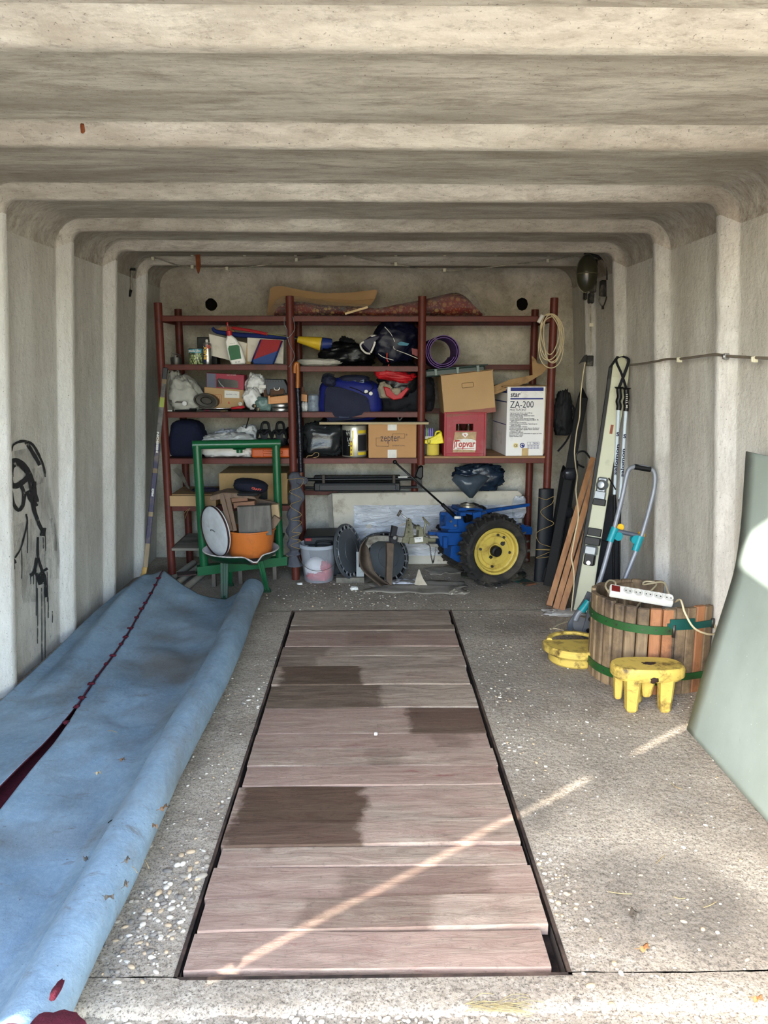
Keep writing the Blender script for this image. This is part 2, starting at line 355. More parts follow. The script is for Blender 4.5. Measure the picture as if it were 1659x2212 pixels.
# swung-open steel door leaves outside; the sun comes between the left leaf and its jamb
m_door=mat('door_steel','c9cfca',.5,var=.06)
def leaf(nm,hinge,d,L,H_,label):
    hx,hy=hinge; u=V((d[0],d[1],0)).normalized(); nn=V((-u.y,u.x,0)); t=thing(nm,None,None,(hx,hy,0)); t['kind']='structure'
    M=Matrix.Translation((hx,hy,0))@Matrix((( u.x,nn.x,0),(u.y,nn.y,0),(0,0,1))).to_4x4()
    g=G(); g.box((0,-.008,.02),(L,.008,H_),M); g.out('door_panel',m_door,t)
    g=G()
    for a,b_ in (((0,-.02,.02),(.04,-.008,H_)),((L-.04,-.02,.02),(L,-.008,H_)),((.04,-.02,.02),(L-.04,-.008,.06)),((.04,-.02,H_-.04),(L-.04,-.008,H_)),((.04,-.02,1.0),(L-.04,-.008,1.04))): g.box(a,b_,M)
    g.out('door_frame',m_door,t); return t,M
dl,M=leaf('door_1',(-1.500,.655),(-.15,-.99),1.55,2.0,'')
g=G(); g.box((-1.508,.64,1.035),(-1.492,.71,1.13)); g.box((-1.508,.64,1.27),(-1.492,.71,2.0)); g.out('hinge',m_door,dl)
leaf('door_2',(1.47,.5),(.3,-.95),1.5,2.0,'')
# ---------------------------------------------------------------- boards over the pit
def plank_mat():
    m,n=newmat('weathered_plank'); v=n.coord((.18,1,1)); v0=n.coord()
    A=lambda a: n.n('ShaderNodeAttribute',attribute_type='OBJECT',attribute_name=a).outputs['Fac']
    oi=n.n('ShaderNodeObjectInfo').outputs['Random']; add=n.n('ShaderNodeVectorMath',operation='ADD'); cx=n.n('ShaderNodeCombineXYZ'); n.l(n.math('MULTIPLY',oi,40),cx.inputs[0]); n.l(n.math('MULTIPLY',oi,13),cx.inputs[1]); n.l(v,add.inputs[0]); n.l(cx.outputs[0],add.inputs[1]); vv=add.outputs[0]
    g=n.noise(vv,30,9,.75,1.0); out=n.ramp(g,.3,.72,lin('69594c'),lin('b5a390'))
    r=n.math('MULTIPLY',n.ramp(n.math('ADD',n.noise(vv,7,9,.8),n.math('MULTIPLY',A('red'),.22)),.52,.70),.46); out=n.mix(r,out,lin('8c6a60'))
    out=n.mix(n.math('MULTIPLY',n.ramp(n.noise(vv,16,8,.8),.58,.68),n.math('MULTIPLY',A('red'),.8)),out,lin('6e3a35'))
    out=n.mix(n.math('MULTIPLY',n.ramp(n.noise(v0,60,6,.8),.56,.68),.5),out,lin('4a423b'))
    # damp dark patch of each board: its own place along the board
    sep=n.n('ShaderNodeSeparateXYZ'); n.l(v0,sep.inputs[0]); wob=n.math('MULTIPLY',n.math('SUBTRACT',n.noise(v0,6,7,.7),.5),.16)
    d=n.math('SUBTRACT',n.math('ABSOLUTE',n.math('SUBTRACT',n.math('ADD',sep.outputs[0],wob),A('damp_at'))),A('damp_half'))
    k=n.math('MULTIPLY',n.ramp(d,-.02,.03,(1,1,1,1),(0,0,0,1)),A('damp')); out=n.mix(k,out,lin('80705e'),'MULTIPLY')
    n.l(out,n.b.inputs['Base Color']); n.b.inputs['Roughness'].default_value=.82; n.b.inputs['Specular IOR Level'].default_value=.3; n.bump(g,.85,.005); return m
m_plank=plank_mat()
cov=thing('pit_cover','row of weathered boards laid crosswise over the inspection pit in the floor','floor boards',(0,PY0,0))
PY=[1319,1338,1353,1364,1397,1417,1440,1480,1529,1585,1617,1657,1700,1780,1829,1872,1940,2012,2096]
DAMP={4:(-.35,.12,.45),5:(-.38,.10,.45),6:(-.23,.17,.85),7:(-.25,.28,.7),8:(.33,.17,.8),9:(.3,.06,.35),12:(-.23,.19,.92),13:(-.24,.19,.85),2:(.05,.5,.4),10:(.05,.05,.3),15:(.12,.2,.35),16:(-.02,.16,.4),3:(0,.1,.2)}
RED=[0,.1,.2,.9,.3,.2,.1,0,.9,.9,.6,.9,.6,.5,.6,.9,.7,1.0]
ys=[onZ(750,y,.002).y for y in PY]
for i in range(18):
    y1,y0=ys[i],ys[i+1]; y0+=.004; L=PX0+.002+rnd.uniform(.0,.010); Rr=PX1-.004-rnd.uniform(0,.010)
    if i==17: Rr-=.025
    zt=.004+rnd.uniform(-.004,.005); b=G(); nxp=14; sk=rnd.uniform(-.004,.004); seed=rnd.uniform(0,99); w_=(y0+y1)/2
    def e(x,s): return noise.noise(V((x*5,seed,s)))*.004+noise.noise(V((x*22,seed,s)))*.0014+sk*(x/.45)
    rows=[]
    for k in range(nxp+1):
        x=L+(Rr-L)*k/nxp; a=y0+e(x,1); c=y1+e(x,1.7); zz=zt+noise.noise(V((x*3,seed,5)))*.003; q=.0028
        rows.append([V((x,a,zz-.03)),V((x,a,zz-q)),V((x,a+q,zz)),V((x,(a+c)/2,zz+.0012)),V((x,c-q,zz)),V((x,c,zz-q)),V((x,c,zz-.03))])
    R=b.ring(rows); b.cap(R[0],True); b.cap(R[-1])
    p=b.out('plank',m_plank,cov); d=DAMP.get(i,(0,.01,0.0)); p['damp_at'],p['damp_half'],p['damp']=float(d[0]),float(d[1]),float(d[2]); p['red']=float(RED[i])
    if i in (6,7,12,13): p['label']='board with a dark damp stain on its left half'
    if i==8: p['label']='board with a dark damp stain on its right end'
# ---------------------------------------------------------------- gravel and crumbs on the floor
def stone(g,x,y,z,r,rr):
    a=rr.uniform(0,PI); s=(r*rr.uniform(.8,1.5),r*rr.uniform(.7,1),r*rr.uniform(.4,.7)); M=Matrix.Translation((x,y,z+s[2]*.35))@Matrix.Rotation(a,4,'Z')@Matrix.Diagonal((*s,1))
    bmesh.ops.create_icosphere(g.b,subdivisions=1 if r<.006 else 2,radius=1,matrix=M)
cols=['b4ab9c','c2baab','8c8274','a99478','736c63']
zones=[]      # (pixel x, pixel y, spread m, count, rmin, rmax)
for px,py,sp,c,r0,r1 in ((430,1890,.07,60,.004,.013),(350,2010,.09,90,.003,.010),(300,2060,.06,60,.003,.010),(480,1650,.12,50,.003,.008),(1170,1870,.06,80,.003,.008),(1190,1960,.05,60,.003,.009),(1100,1610,.08,60,.003,.008),(1230,2150,.12,60,.003,.009),(1400,2140,.2,60,.003,.009),(520,1500,.12,40,.004,.009),(780,1298,.25,120,.003,.008),(1200,1560,.2,40,.003,.008),(450,1790,.08,40,.003,.009),(1050,1420,.15,50,.003,.007),(600,2170,.3,80,.003,.008),(900,2165,.25,60,.003,.007),(850,1285,.3,100,.003,.007),(1500,1900,.3,40,.003,.008),(1080,1500,.1,40,.003,.008),(330,1960,.08,50,.004,.011),(680,1285,.2,50,.003,.007)):
    zones.append((onZ(px,py),sp,c,r0,r1))
gs=[G() for _ in cols]; r2=random.Random(3)
def onfloor(x,y): return not(PX0-.02<x<PX1+.02 and PY0-.03<y<PY1+.02) and y>1.35 and abs(x)<1.5
for c,sp,n_,r0,r1 in zones:
    for _ in range(n_):
        x=r2.gauss(c.x,sp*.7); y=r2.gauss(c.y,sp*.9)
        if onfloor(x,y): stone(gs[r2.randrange(5)],x,y,fz(x,y) if y>1.47 else -.012,r2.uniform(r0,r1)*r2.uniform(.7,1),r2)
for _ in range(2200):
    x=r2.uniform(-.9,1.45); y=1.38+r2.random()**1.3*4
    if onfloor(x,y): stone(gs[r2.choice((0,1,1,2,3,4))],x,y,fz(x,y) if y>1.47 else -.012,r2.uniform(.0012,.0045),r2)
for k in range(150):      # crumbled edge of the threshold
    x=-.75+2.2*r2.random(); stone(gs[r2.randrange(2)],x,wv(x)-r2.uniform(-.006,.022),-.012,r2.uniform(.003,.009),r2)
G0=G(); mats=[]
for k,(g,c) in enumerate(zip(gs,cols)):
    me=bpy.data.meshes.new('tmp'); 
    for f in g.b.faces: f.material_index=k
    g.b.to_mesh(me); g.b.free(); G0.b.from_mesh(me); bpy.data.meshes.remove(me); mats.append(mat('stone_'+c,c,.8,var=.12))
G0.out('gravel',mats,None,'loose pebbles and crumbs scattered over the concrete floor around the boarded pit','gravel',kind='stuff',smooth=True)
# ================================================================ helpers for placed things
def place(o,loc,rz=0,rx=0,ry=0): o.location=V(loc); o.rotation_euler=(math.radians(rx),math.radians(ry),math.radians(rz)); return o
def poly(pts,Y): return [(lambda p:(p.x,p.z))(onY(x,y,Y)) for x,y in pts]
def W(px,Y,py=900): return onY(px,py,Y).x
def Z(py,Y,px=801): return onY(px,py,Y).z
M_red=mat('red_oxide_paint','56241b',.5,var=.15,sc=20,dirt='2e1512',damt=.25,spec=.3)
M_card=mat('cardboard','a98a63',.85,var=.08,sc=5,stretch=(1,1,1))
M_card2=mat('cardboard_pale','b79b75',.85,var=.1,sc=8,dirt='8f7552',damt=.2)
M_carddk=mat('cardboard_old','8f7350',.88,var=.15,sc=10,dirt='5f4b33',damt=.4)
M_black=mat('black_plastic','0a0b0d',.45,var=.2,spec=.3)
M_blackbag=mat('black_bag_film','0b0c0f',.3,var=.3,sc=8,bump=.7,bsc=26)
M_blackcloth=mat('black_cloth','14151b',.85,var=.25,bump=.3)
M_white=mat('white_plastic','c9c7c0',.45,var=.05,dirt='b9b3a6',damt=.15)
M_wbag=mat('white_carrier_film','d2d1ce',.35,var=.12,sc=10,bump=.6,bsc=20)
M_gbag=mat('grey_sack','a7a59c',.6,var=.15,sc=8,bump=.6,bsc=18,dirt='77736a',damt=.3)
M_navy=mat('navy_cloth','10142b',.85,var=.2,bump=.25)
M_steel=mat('steel','a9a9a8',.33,.95,var=.15,dirt='5f5549',damt=.3)
M_dsteel=mat('dark_steel','55534f',.5,.8,var=.2,dirt='3a2a20',damt=.4)
M_ink=mat('print_ink','20243c',.6); M_blueink=mat('blue_ink','1e2a70',.5); M_redink=mat('red_ink','b3402f',.6)
# ================================================================ the shelf rack
ZA,ZB,ZC,ZD,ZE,ZF=1.718,1.417,1.116,.817,.505,.215
XF=[-1.333,-.508,.325,1.160]; XR=[-1.318,-.499,.311,1.134]; YF,YR=5.0,5.45
rack=thing('storage_rack','red oxide painted steel tube rack along the back wall, three bays wide','rack',(-.08,5.2,0))
ztop=[Z(655,YF),Z(640,YF),Z(640,YF),Z(643,YF)]
for i,x in enumerate(XF):
    g=G(); z0=0 if i!=2 else ZD-.045
    g.cyl((x,YF,z0),(x,YF,ztop[i]),.0255,n=18); g.cyl((x,YF,ztop[i]-.001),(x,YF,ztop[i]+.001),.0235,n=18); g.out('post',M_red,rack)
for i,x in enumerate(XR):
    g=G(); g.cyl((x,YR,0),(x,YR,1.79),.0255,n=16); g.out('post',M_red,rack)
def rail(a,b,z,h=.036,t=.012):
    g=G(); a=V(a);b=V(b)
    if abs(a.y-b.y)<1e-6: g.box((a.x,a.y-t/2,z-h),(b.x,a.y+t/2,z),bev=.002); g.box((a.x,a.y-t/2,z-.004),(b.x,a.y+ (.03 if a.y<5.2 else -.03),z))
    else:
        M=None; g.box((a.x-t/2,a.y,z-h),(a.x+t/2,b.y,z),bev=.002)
    g.out('rail',M_red,rack)
for lv in (ZA,ZB,ZC,ZD):
    for i in range(3):
        if i==2 and lv in (ZB,ZC): rail((XR[2],YR,0),(XR[3],YR,0),lv); continue
        if i==1 and lv==ZB: rail((XF[1],YF,0),(XF[2],YF,0),lv-.01); rail((XR[1],YR,0),(XR[2],YR,0),lv-.01); continue
        rail((XF[i],YF,0),(XF[i+1],YF,0),lv); rail((XR[i],YR,0),(XR[i+1],YR,0),lv)
for i in range(4):
    for lv in (ZA,ZB,ZC,ZD):
        if i==3 and lv in (ZB,ZC): continue
        rail((XF[i],YF,0),(XF[i],YR,0),lv)
rail((XF[0],YF+.0,0),(XF[1],YF,0),ZE); rail((XR[0],YR,0),(XR[1],YR,0),ZE); rail((XF[0],YF,0),(XF[0],YR,0),ZE); rail((XF[1],YF,0),(XF[1],YR,0),ZE)
rail((XF[0],YF,0),(XF[0],YR,0),ZF+.0)
for z in (.535,.245,.11): rail((XR[1],YR,0),(XR[1]+.26,YR,0),z)
g=G(); g.box((XR[1]+.22,YR-.012,.11),(XR[1]+.25,YR+.012,.53)); g.out('rail',M_red,rack)
rail((XR[2],YR,0),(XR[3],YR,0),.49)
m_deckr=mat('painted_deck','341613',.7,var=.2); m_deckw=wood('deck_board','6e5238','b08a5c','x'); m_grey=wood('grey_old_board','5b564c','8b857a','x',dirt='403b34')
def deck(x0,x1,z,m,y0=5.012,y1=5.44,t=.014,name='shelf_board',label=None):
    g=G(); g.box((x0+.015,y0,z-t),(x1-.015,y1,z),bev=.001); return g.out(name,m,rack,label=label)
for i in range(3):
    for k in range(2): deck(XF[i],XF[i+1],ZA,m_deckr,5.012+.22*k,5.22+.22*k)
deck(XF[0],XF[1],ZB,m_deckr); deck(XF[1],XF[2],ZB-.01,m_deckr); deck(XF[0],XF[1],ZC,m_deckr); deck(XF[1],XF[2],ZC,m_deckr); deck(XF[0],XF[1],ZD,m_deckr); deck(XF[1],XF[2],ZD,m_deckr)
deck(XF[2],XF[3]+.02,ZD+.012,m_deckw,4.99,label='bare pine shelf board'); deck(XF[0],XF[1],ZE,m_grey); 
g=G(); g.box((-1.31,4.93,ZF-.0),(-.62,5.40,ZF+.018),bev=.002); g.out('shelf_board',m_grey,rack,label='grey weathered board lying low in the left bay')
# ================================================================ generic builders
def pblob(name,label,cat,box,Y,dep,m,seed,zb=None,group=None,parent=None,**k):
    x0,y0,x1,y1=box; a=onY(x0,y1,Y); b=onY(x1,y0,Y); z=a.z if zb is None else zb
    g=G(); g.blob(((a.x+b.x)/2,Y+dep/2,z),(b.x-a.x,dep,(b.z-z)),seed,**k); return g.out(name,m,parent,label,cat,group,smooth=True)
def carton(name,label,cat,w,h,d,m,loc,rz=0,ry=0,open_top=False,tape=None,rx=0):
    t=thing(name,label,cat)
    g=G(); g.box((0,0,0),(w,d,h),bev=.003); g.out('box_body',m,t)
    if tape: 
        for z0,z1 in tape: g=G(); g.box((w*.40,-.0015,z0),(w*.59,.001,z1)); g.out('tape',M_white if name!='office_box' else m,t)
    return place(t,loc,rz,rx,ry)
# ================================================================ top shelf: cardboard and the wrapped rug
def rug_mat():
    m,n=newmat('patterned_rug'); v=n.coord(); vo=n.n('ShaderNodeTexVoronoi',i_Scale=26,feature='F1'); n.l(v,vo.inputs['Vector'])
    out=n.ramp(vo.outputs['Distance'],.28,.42,lin('8f7040'),lin('4d130e')); e=n.n('ShaderNodeTexVoronoi',i_Scale=26,feature='DISTANCE_TO_EDGE'); n.l(v,e.inputs['Vector'])
    out=n.mix(n.ramp(e.outputs['Distance'],.02,.06,(1,1,1,1),(0,0,0,1)),out,lin('2a1413')); f=n.n('ShaderNodeTexVoronoi',i_Scale=70,feature='F1'); n.l(v,f.inputs['Vector'])
    out=n.mix(n.math('MULTIPLY',n.ramp(f.outputs['Distance'],.2,.35,(1,1,1,1),(0,0,0,1)),.6),out,lin('9c8152')); out=n.mix(n.ramp(n.noise(v,5,4),.45,.6),out,n.mix(.5,out,lin('7e2a1c')))
    n.l(out,n.b.inputs['Base Color']); n.b.inputs['Roughness'].default_value=.95; return m
def film(name,tint='dfe3e6',alpha=.22,rough=.12):
    if name in MATS: return MATS[name]
    m,n=newmat(name); v=n.coord(); n.b.inputs['Base Color'].default_value=lin(tint); n.b.inputs['Roughness'].default_value=rough; n.b.inputs['Alpha'].default_value=alpha
    n.b.inputs['Specular IOR Level'].default_value=1.0; g=n.noise(v,18,7,.7,2.0); n.bump(g,1.0,.03); n.l(n.math('ADD',n.math('MULTIPLY',n.ramp(g,.5,.62),alpha*1.1),alpha*.6),n.b.inputs['Alpha']); return m
M_film=film('clear_film',alpha=.14)
rug=thing('wrapped_rug','patterned red rug wrapped in clear plastic, lying on the top shelf','rug',(0,5.2,ZA))
def rugshape(g,prof,y0,y1,inf,seed,zb=ZA+.001,n=26):
    P=[onY(x,y,5.08) for x,y in prof]; P=smooth_path(P,4); rs=[]
    for i,p in enumerate(P):
        h=max(.012,(p.z-zb)/2+inf); rs.append([V((p.x,(y0+y1)/2+math.cos(a)*((y1-y0)/2+inf)*(1 if h>.05 else .8),zb+h+ (math.copysign(abs(math.sin(a))**.7,math.sin(a))*h)+noise.noise(V((p.x*9,a*2,seed)))*.008)) for a in [2*PI*j/n for j in range(n)]])
    R=g.ring(rs); g.cap(R[0],True); g.cap(R[-1]); return g
g=G(); rugshape(g,[(592,674),(605,655),(640,650),(700,657),(760,660),(820,662),(880,652),(930,642),(980,630),(1010,640),(1035,668),(1042,678)],5.045,5.33,0,1); g.out('rug_roll',rug_mat(),rug,smooth=True)
g=G(); rugshape(g,[(578,678),(590,655),(606,640),(640,641),(700,650),(760,656),(810,657),(850,650),(900,640),(950,627),(990,613),(1012,619),(1034,650),(1047,678)],5.04,5.36,.004,5); g.out('plastic_film',M_film,rug,smooth=True)
g=G(); P=poly([(577,681),(584,624),(592,619),(610,618),(655,628),(705,634),(760,632),(812,626),(815,630),(810,646),(800,660),(700,681)],5.38); g.prism(P,5.37,5.378)
P=poly([(584,624),(660,634),(735,637),(812,630),(810,646),(770,650),(700,645),(584,660)],5.36); g.prism(P,5.352,5.358); g.out('cardboard_sheet',M_card,None,'folded brown cardboard sheet standing behind the wrapped rug','cardboard')
g=G(); M=Matrix.Translation(onY(765,672,5.0))@R3(0,-16,0).to_4x4(); g.box((-.06,0,-.006),(.09,.02,.006),M); g.out('wood_strip',wood('pale_pine','b59a6c','d8c29a','x'),None,'pale wooden strip sticking out below the rug on the top shelf','wood strip',origin=None)
# ================================================================ left bay, upper shelf
def lathething(name,label,cat,c,prof,m,n=28,**k):
    g=G(); g.lathe(prof,c,n=n); return g.out(name,m,None,label,cat,smooth=None,**k)
c=onY(381,783,5.12); c.z=ZB; t=thing('wire_tin','low rusty tin with coiled bright wire, leftmost on the upper shelf','tin',c)
g=G(); g.lathe([(0,0),(.035,0),(.037,.03),(.036,.045),(.034,.045),(.034,.01),(0,.01)],c); g.out('tin_body',M_dsteel,t)
g=G(); g.tube([c+V((math.cos(a)*.030,math.sin(a)*.030,.045+.012*math.sin(a*1.3)+a*.0012)) for a in [i*.5 for i in range(36)]],.0013,n=5,k=1); g.out('wire_coil',M_steel,t)
def can(name,label,x0,y0,x1,y1,Y,zb,bodym,cat='can'):
    a=onY(x0,y1,Y);b=onY(x1,y0,Y); r=(b.x-a.x)/2; h=b.z-zb; c=V(((a.x+b.x)/2,Y+r,zb)); t=thing(name,label,cat,c)
    g=G(); g.lathe([(0,.001),(r*.97,.001),(r,.004),(r,h-.004),(r*.97,h),(r*.93,h-.004),(0,h-.004)],c); g.out('can_body',bodym,t)
    g=G(); 
    g.lathe([(r,h-.005),(r*1.02,h-.003),(r,h-.001)],c)
    g.out('can_rim',M_steel,t); return t,c,r,h
def bean_mat():
    m,n=newmat('bean_tin_print'); v=n.coord((1,1,1)); vo=n.n('ShaderNodeTexVoronoi',i_Scale=60,feature='F1',distance='CHEBYCHEV'); vv=n.coord((2.2,2.2,1)); n.l(vv,vo.inputs['Vector'])
    out=n.ramp(vo.outputs['Distance'],.25,.5,lin('b9c58a'),lin('2d3b28')); n.l(out,n.b.inputs['Base Color']); n.b.inputs['Roughness'].default_value=.35; return m
t,c,r,h=can('bean_can','printed tin of green beans with a pale blue top band',405,752,437,787,5.06,ZB,bean_mat())
g=G(); g.lathe([(r+.0008,h*.72),(r+.0008,h-.006)],c); g.out('label_band',mat('tin_blue','3f93ab',.35),t)
txt('paola Uhu',.022,(c.x-.038,c.y-r-.0015,c.z+h*.77),M_white,t,w=.076,off=.0008)
a=onY(447,788,5.05); c=V((a.x,5.075,ZB)); t=thing('spray_can','silver spray can with a white nozzle between bean tin and white carton','spray can',c)
hh=Z(733,5.05)-ZB; g=G(); g.lathe([(0,0),(.026,0),(.0275,.004),(.0275,hh*.78),(.024,hh*.85),(.014,hh*.88),(0,hh*.88)],c); g.out('can_body',M_steel,t)
g=G(); g.lathe([(0,hh*.87),(.010,hh*.87),(.010,hh*.95),(.006,hh),(0,hh)],c,n=16); g.out('nozzle',M_white,t)
g=G(); g.lathe([(.0279,.012),(.0279,hh*.74)],c,a0=PI*1.02,a1=PI*1.45,n=10); g.out('label_panel',mat('spray_lbl','2b3358',.4),t)
txt('RHEX',.030,(c.x+.004,c.y-.029,c.z+.03),mat('yellow_print','d9b13a',.5),t,rot=(90,-90,0),w=.085,off=.001); txt('36',.034,(c.x-.004,c.y-.029,c.z+.10),M_redink,t,rot=(90,0,0),off=.001)
g=G(); A=onY(425,728,5.2); g.box((A.x,5.2,ZB),(A.x+.13,5.3,A.z),bev=.004); g.out('black_box',M_black,None,'plain black box behind the spray can on the upper shelf','box')
def pcarton(name,label,corners,Y,dep,m,cat='carton',zb=None):
    P=poly(corners,Y); t=thing(name,label,cat,(P[0][0],Y,min(p[1] for p in P))); g=G(); g.prism(P,Y,Y+dep,bev=.002); g.out('box_body',m,t); return t
M_wcard=mat('white_card','cdc8bc',.7,var=.06,dirt='a39b8b',damt=.3)
t=pcarton('white_carton','white carton standing tilted behind the oil bottle',[(455,768),(451,721),(533,741),(529,787)],5.12,.10,M_wcard)
g=G(); P=poly([(533,741),(541,735),(541,786),(529,787)],5.12); g.prism(P,5.125,5.22); g.out('side_flap',M_card2,t)
t=pcarton('white_carton','white carton behind the red and blue packet, right end of the shelf',[(534,781),(534,729),(613,734),(612,786)],5.12,.12,M_wcard)
# oil bottle
t=thing('oil_bottle','white oil bottle with red spout and green label, leaning on the shelf','bottle'); P=[(-.034,0),(.05,0),(.054,.01),(.046,.10),(.02,.165),(-.004,.19),(-.028,.19),(-.050,.155),(-.048,.05)]
g=G(); g.prism(P,-.022,.022,bev=.008); g.out('bottle_body',mat('bottle_white','dddcd6',.35,var=.04),t)
g=G(); g.lathe([(.017,.188),(.017,.218),(.008,.222),(.004,.26)],(-.016,0,0),n=18); g.out('cap',mat('cap_red','b0252a',.4),t)
g=G(); g.lathe([(.0075,.22),(.004,.262)],(-.016,0,0),n=12); g.out('spout',mat('spout_clear','b9b2a8',.3),t)
g=G(); g.lathe([(0,.258),(.0055,.258),(.0055,.272),(0,.274)],(-.016,0,0),n=12); g.out('spout_tip',MATS['cap_red'],t)
g=G(); g.prism([(-.036,.035),(.034,.035),(.036,.115),(.024,.125),(-.03,.125),(-.038,.11)],-.0235,-.0225); g.out('label_patch',mat('label_green','155c34',.4),t)
txt('||| ||||',.012,(-.01,-.0228,.015),M_ink,t,w=.03); txt('Motor oil',.008,(-.020,-.0228,.135),M_ink,t)
place(t,onY(512,789,5.03)+V((0,.03,.002)),0,0,-9)
# red / blue packets
def rb_mat(nm,angle=0):
    m,n=newmat(nm); v=n.coord(); s=n.n('ShaderNodeSeparateXYZ'); n.l(v,s.inputs[0]); d=n.math('ADD',s.outputs[2],n.math('MULTIPLY',s.outputs[0],-.35))
    out=n.ramp(d,.059,.061,lin('1d3d78'),lin('8a1219')); n.l(out,n.b.inputs['Base Color']); n.b.inputs['Roughness'].default_value=.55; n.b.inputs['Specular IOR Level'].default_value=.25; n.bump(n.noise(v,22,6,.6,1),.5,.006); return m
t=thing('nylon_packet','red and blue nylon packet leaning against the right white carton','packet',onY(577,787,5.06))
Q=poly([(544,776),(562,733),(600,734),(610,736),(590,788),(548,787)],5.07); g=G(); g.prism(Q,5.06,5.085,bev=.006); g.out('pouch',rb_mat('redblue_nylon'),t)
g=G(); 
for a,b in (((544,782),(564,733)),((610,736),(590,788))): g.tube([onY(*a,5.058),onY(*b,5.058)],.004,n=6,k=1)
g.out('piping',mat('navy_nylon','1b2b63',.45),t)
t=thing('folded_kite','long folded blue and red nylon kite lying across the cartons','kite',(-.75,5.2,ZB+.16))
g=G(); g.tube([onY(x,y,5.17) for x,y in ((459,708),(470,717),(520,724),(580,727),(628,730),(660,735),(690,742),(716,738))],lambda s:.012+.012*math.sin(min(1,s*1.3)*PI)*.8,n=10,sq=.8); g.out('blue_cloth',mat('blue_nylon','1b2a66',.5,var=.2,bump=.4),t)
g=G(); g.tube([onY(x,y,5.15) for x,y in ((500,708),(540,714),(578,722))],.010,n=9); g.out('red_cloth',mat('red_nylon','9c2329',.5,bump=.4),t)
g=G(); g.tube([onY(x,y,5.14) for x,y in ((576,721),(620,727),(660,737))],.004,n=7); g.out('rod',mat('olive_rod','7d7c4a',.5),t)
g=G(); g.prism(poly([(462,716),(480,706),(500,707),(512,721)],5.21),5.19,5.22); g.out('brown_flap',M_carddk,t)
t=thing('yellow_sleeve','yellow plastic sleeve with blue end behind the second rack post','sleeve',onY(670,745,5.12))
def cone(g,a,b,r0,r1,n=20): g.cyl(a,b,r0,r1,n)
g=G(); cone(g,onY(643,733,5.13),onY(694,743,5.13),.020,.045); g.out('sleeve_body',mat('sleeve_yellow','c4a52c',.45,var=.15,bump=.3),t)
g=G(); cone(g,onY(694,743,5.13),onY(718,742,5.13),.044,.03); g.out('sleeve_end',MATS['navy_nylon'],t)
# ================================================================ middle bay, upper shelf
pblob('bin_bag','shiny black bin bag heaped on the upper shelf of the middle bay','bag',(690,738,812,790),5.06,.28,M_blackbag,3,zb=ZB-.01,amp=.16,ex=.8)
pblob('black_pouch','knotted top of a black cloth bag behind the bin bag','bag',(728,728,768,760),5.25,.14,M_blackcloth,8,zb=ZB-.01,amp=.2)
pblob('grey_sack','flat grey-white plastic bag at the front of the upper middle shelf','bag',(645,773,737,790),5.03,.16,M_gbag,4,zb=ZB-.01,amp=.14,nu=40)
t=thing('sport_sack','dark blue drawstring sport sack with white piping leaning by the third post','bag',onY(860,780,5.06))
g=G(); g.blob(onY(852,779,5.16)+V((0,0,-.03)),(.27,.22,.28),11,amp=.14,ex=.7,M=R3(0,28,0)); g.out('sack_body',mat('navy_film','0b0e22',.42,spec=.3,var=.3,sc=12,bump=.6,bsc=24),t,smooth=True)
for pp in ([(831,706),(845,722),(853,740),(851,753),(880,765),(905,776)],[(817,764),(829,772),(850,778)]):
    g=G(); g.tube([onY(x,y,5.045) for x,y in pp],.0022,n=6); g.out('piping',M_white,t)
g=G(); g.prism(poly([(858,742),(866,738),(884,742),(880,747),(862,746)],5.04),5.036,5.04); g.out('print',mat('teal_print','2d6f86',.5),t)
g=G(); g.prism(poly([(889,752),(903,755),(905,772),(890,765)],5.04),5.034,5.04); g.out('badge',mat('maroon_print','6e1f22',.5),t)
g=G(); g.tube([onY(x,y,5.05) for x,y in ((836,762),(836,776),(839,782))],.004,n=6); g.tube([onY(x,y,5.05) for x,y in ((840,787),(836,800),(834,806))],.004,n=6); g.out('strap',mat('red_strap','b23a2a',.6),t)
t=thing('shoe','white-soled dark sports shoe lying sole-out beside the sport sack','shoe',onY(805,745,5.05))
g=G(); pts=[(779,741),(783,748),(797,762),(801,762),(809,745),(811,728),(822,730),(832,722),(822,722),(800,726),(786,736)]; g.prism(poly(pts,5.05),5.03,5.10,bev=.012); g.out('upper',mat('shoe_dark','242236',.5,var=.3,sc=30),t)
g=G(); g.tube([onY(x,y,5.028) for x,y in ((786,738),(779,744),(781,753),(790,762),(800,764))],.006,n=8); g.out('sole',M_white,t)
g=G(); g.tube([onY(x,y,5.02) for x,y in ((810,738),(808,746),(801,762))],.006,n=8,sq=.4); g.out('strap',M_white,t); g=G(); g.blob(onY(808,733,5.06),(.06,.05,.03),5,amp=.1); g.out('tongue',M_white,t,smooth=True)
# ================================================================ right bay: yoga mat, lid, boxes, crate
t=thing('yoga_mat','rolled purple yoga mat lying end-on in the right bay','yoga mat')
g=G(); th=.0048; rs=[]; Ls=0
for i in range(150):
    a=i/149*2*PI*2.55; r=.112-.0098*a/(2*PI)*1.2; rs.append([V((math.cos(a+2.4)*r,y,math.sin(a+2.4)*r)) for y in (0,.42)]+[V((math.cos(a+2.4)*(r-th),y,math.sin(a+2.4)*(r-th))) for y in (.42,0)])
R=g.ring(rs); g.cap(R[0],True); g.cap(R[-1]); m_pur=mat('purple_foam','62467f',.7,var=.06,bump=.3,bsc=150); g.out('mat_roll',m_pur,t)
p=onY(957,762,5.0); p.z+=.008; place(t,p)
LZ=p.z-.112
t=thing('green_case','dark green flat plastic case lying on the carton below the yoga mat','case',onY(985,790,5.0))
a=onY(918,798,5.0); b=onY(1052,782,5.0); M=about((a.x,5.2,LZ-.02),0,-5,0)
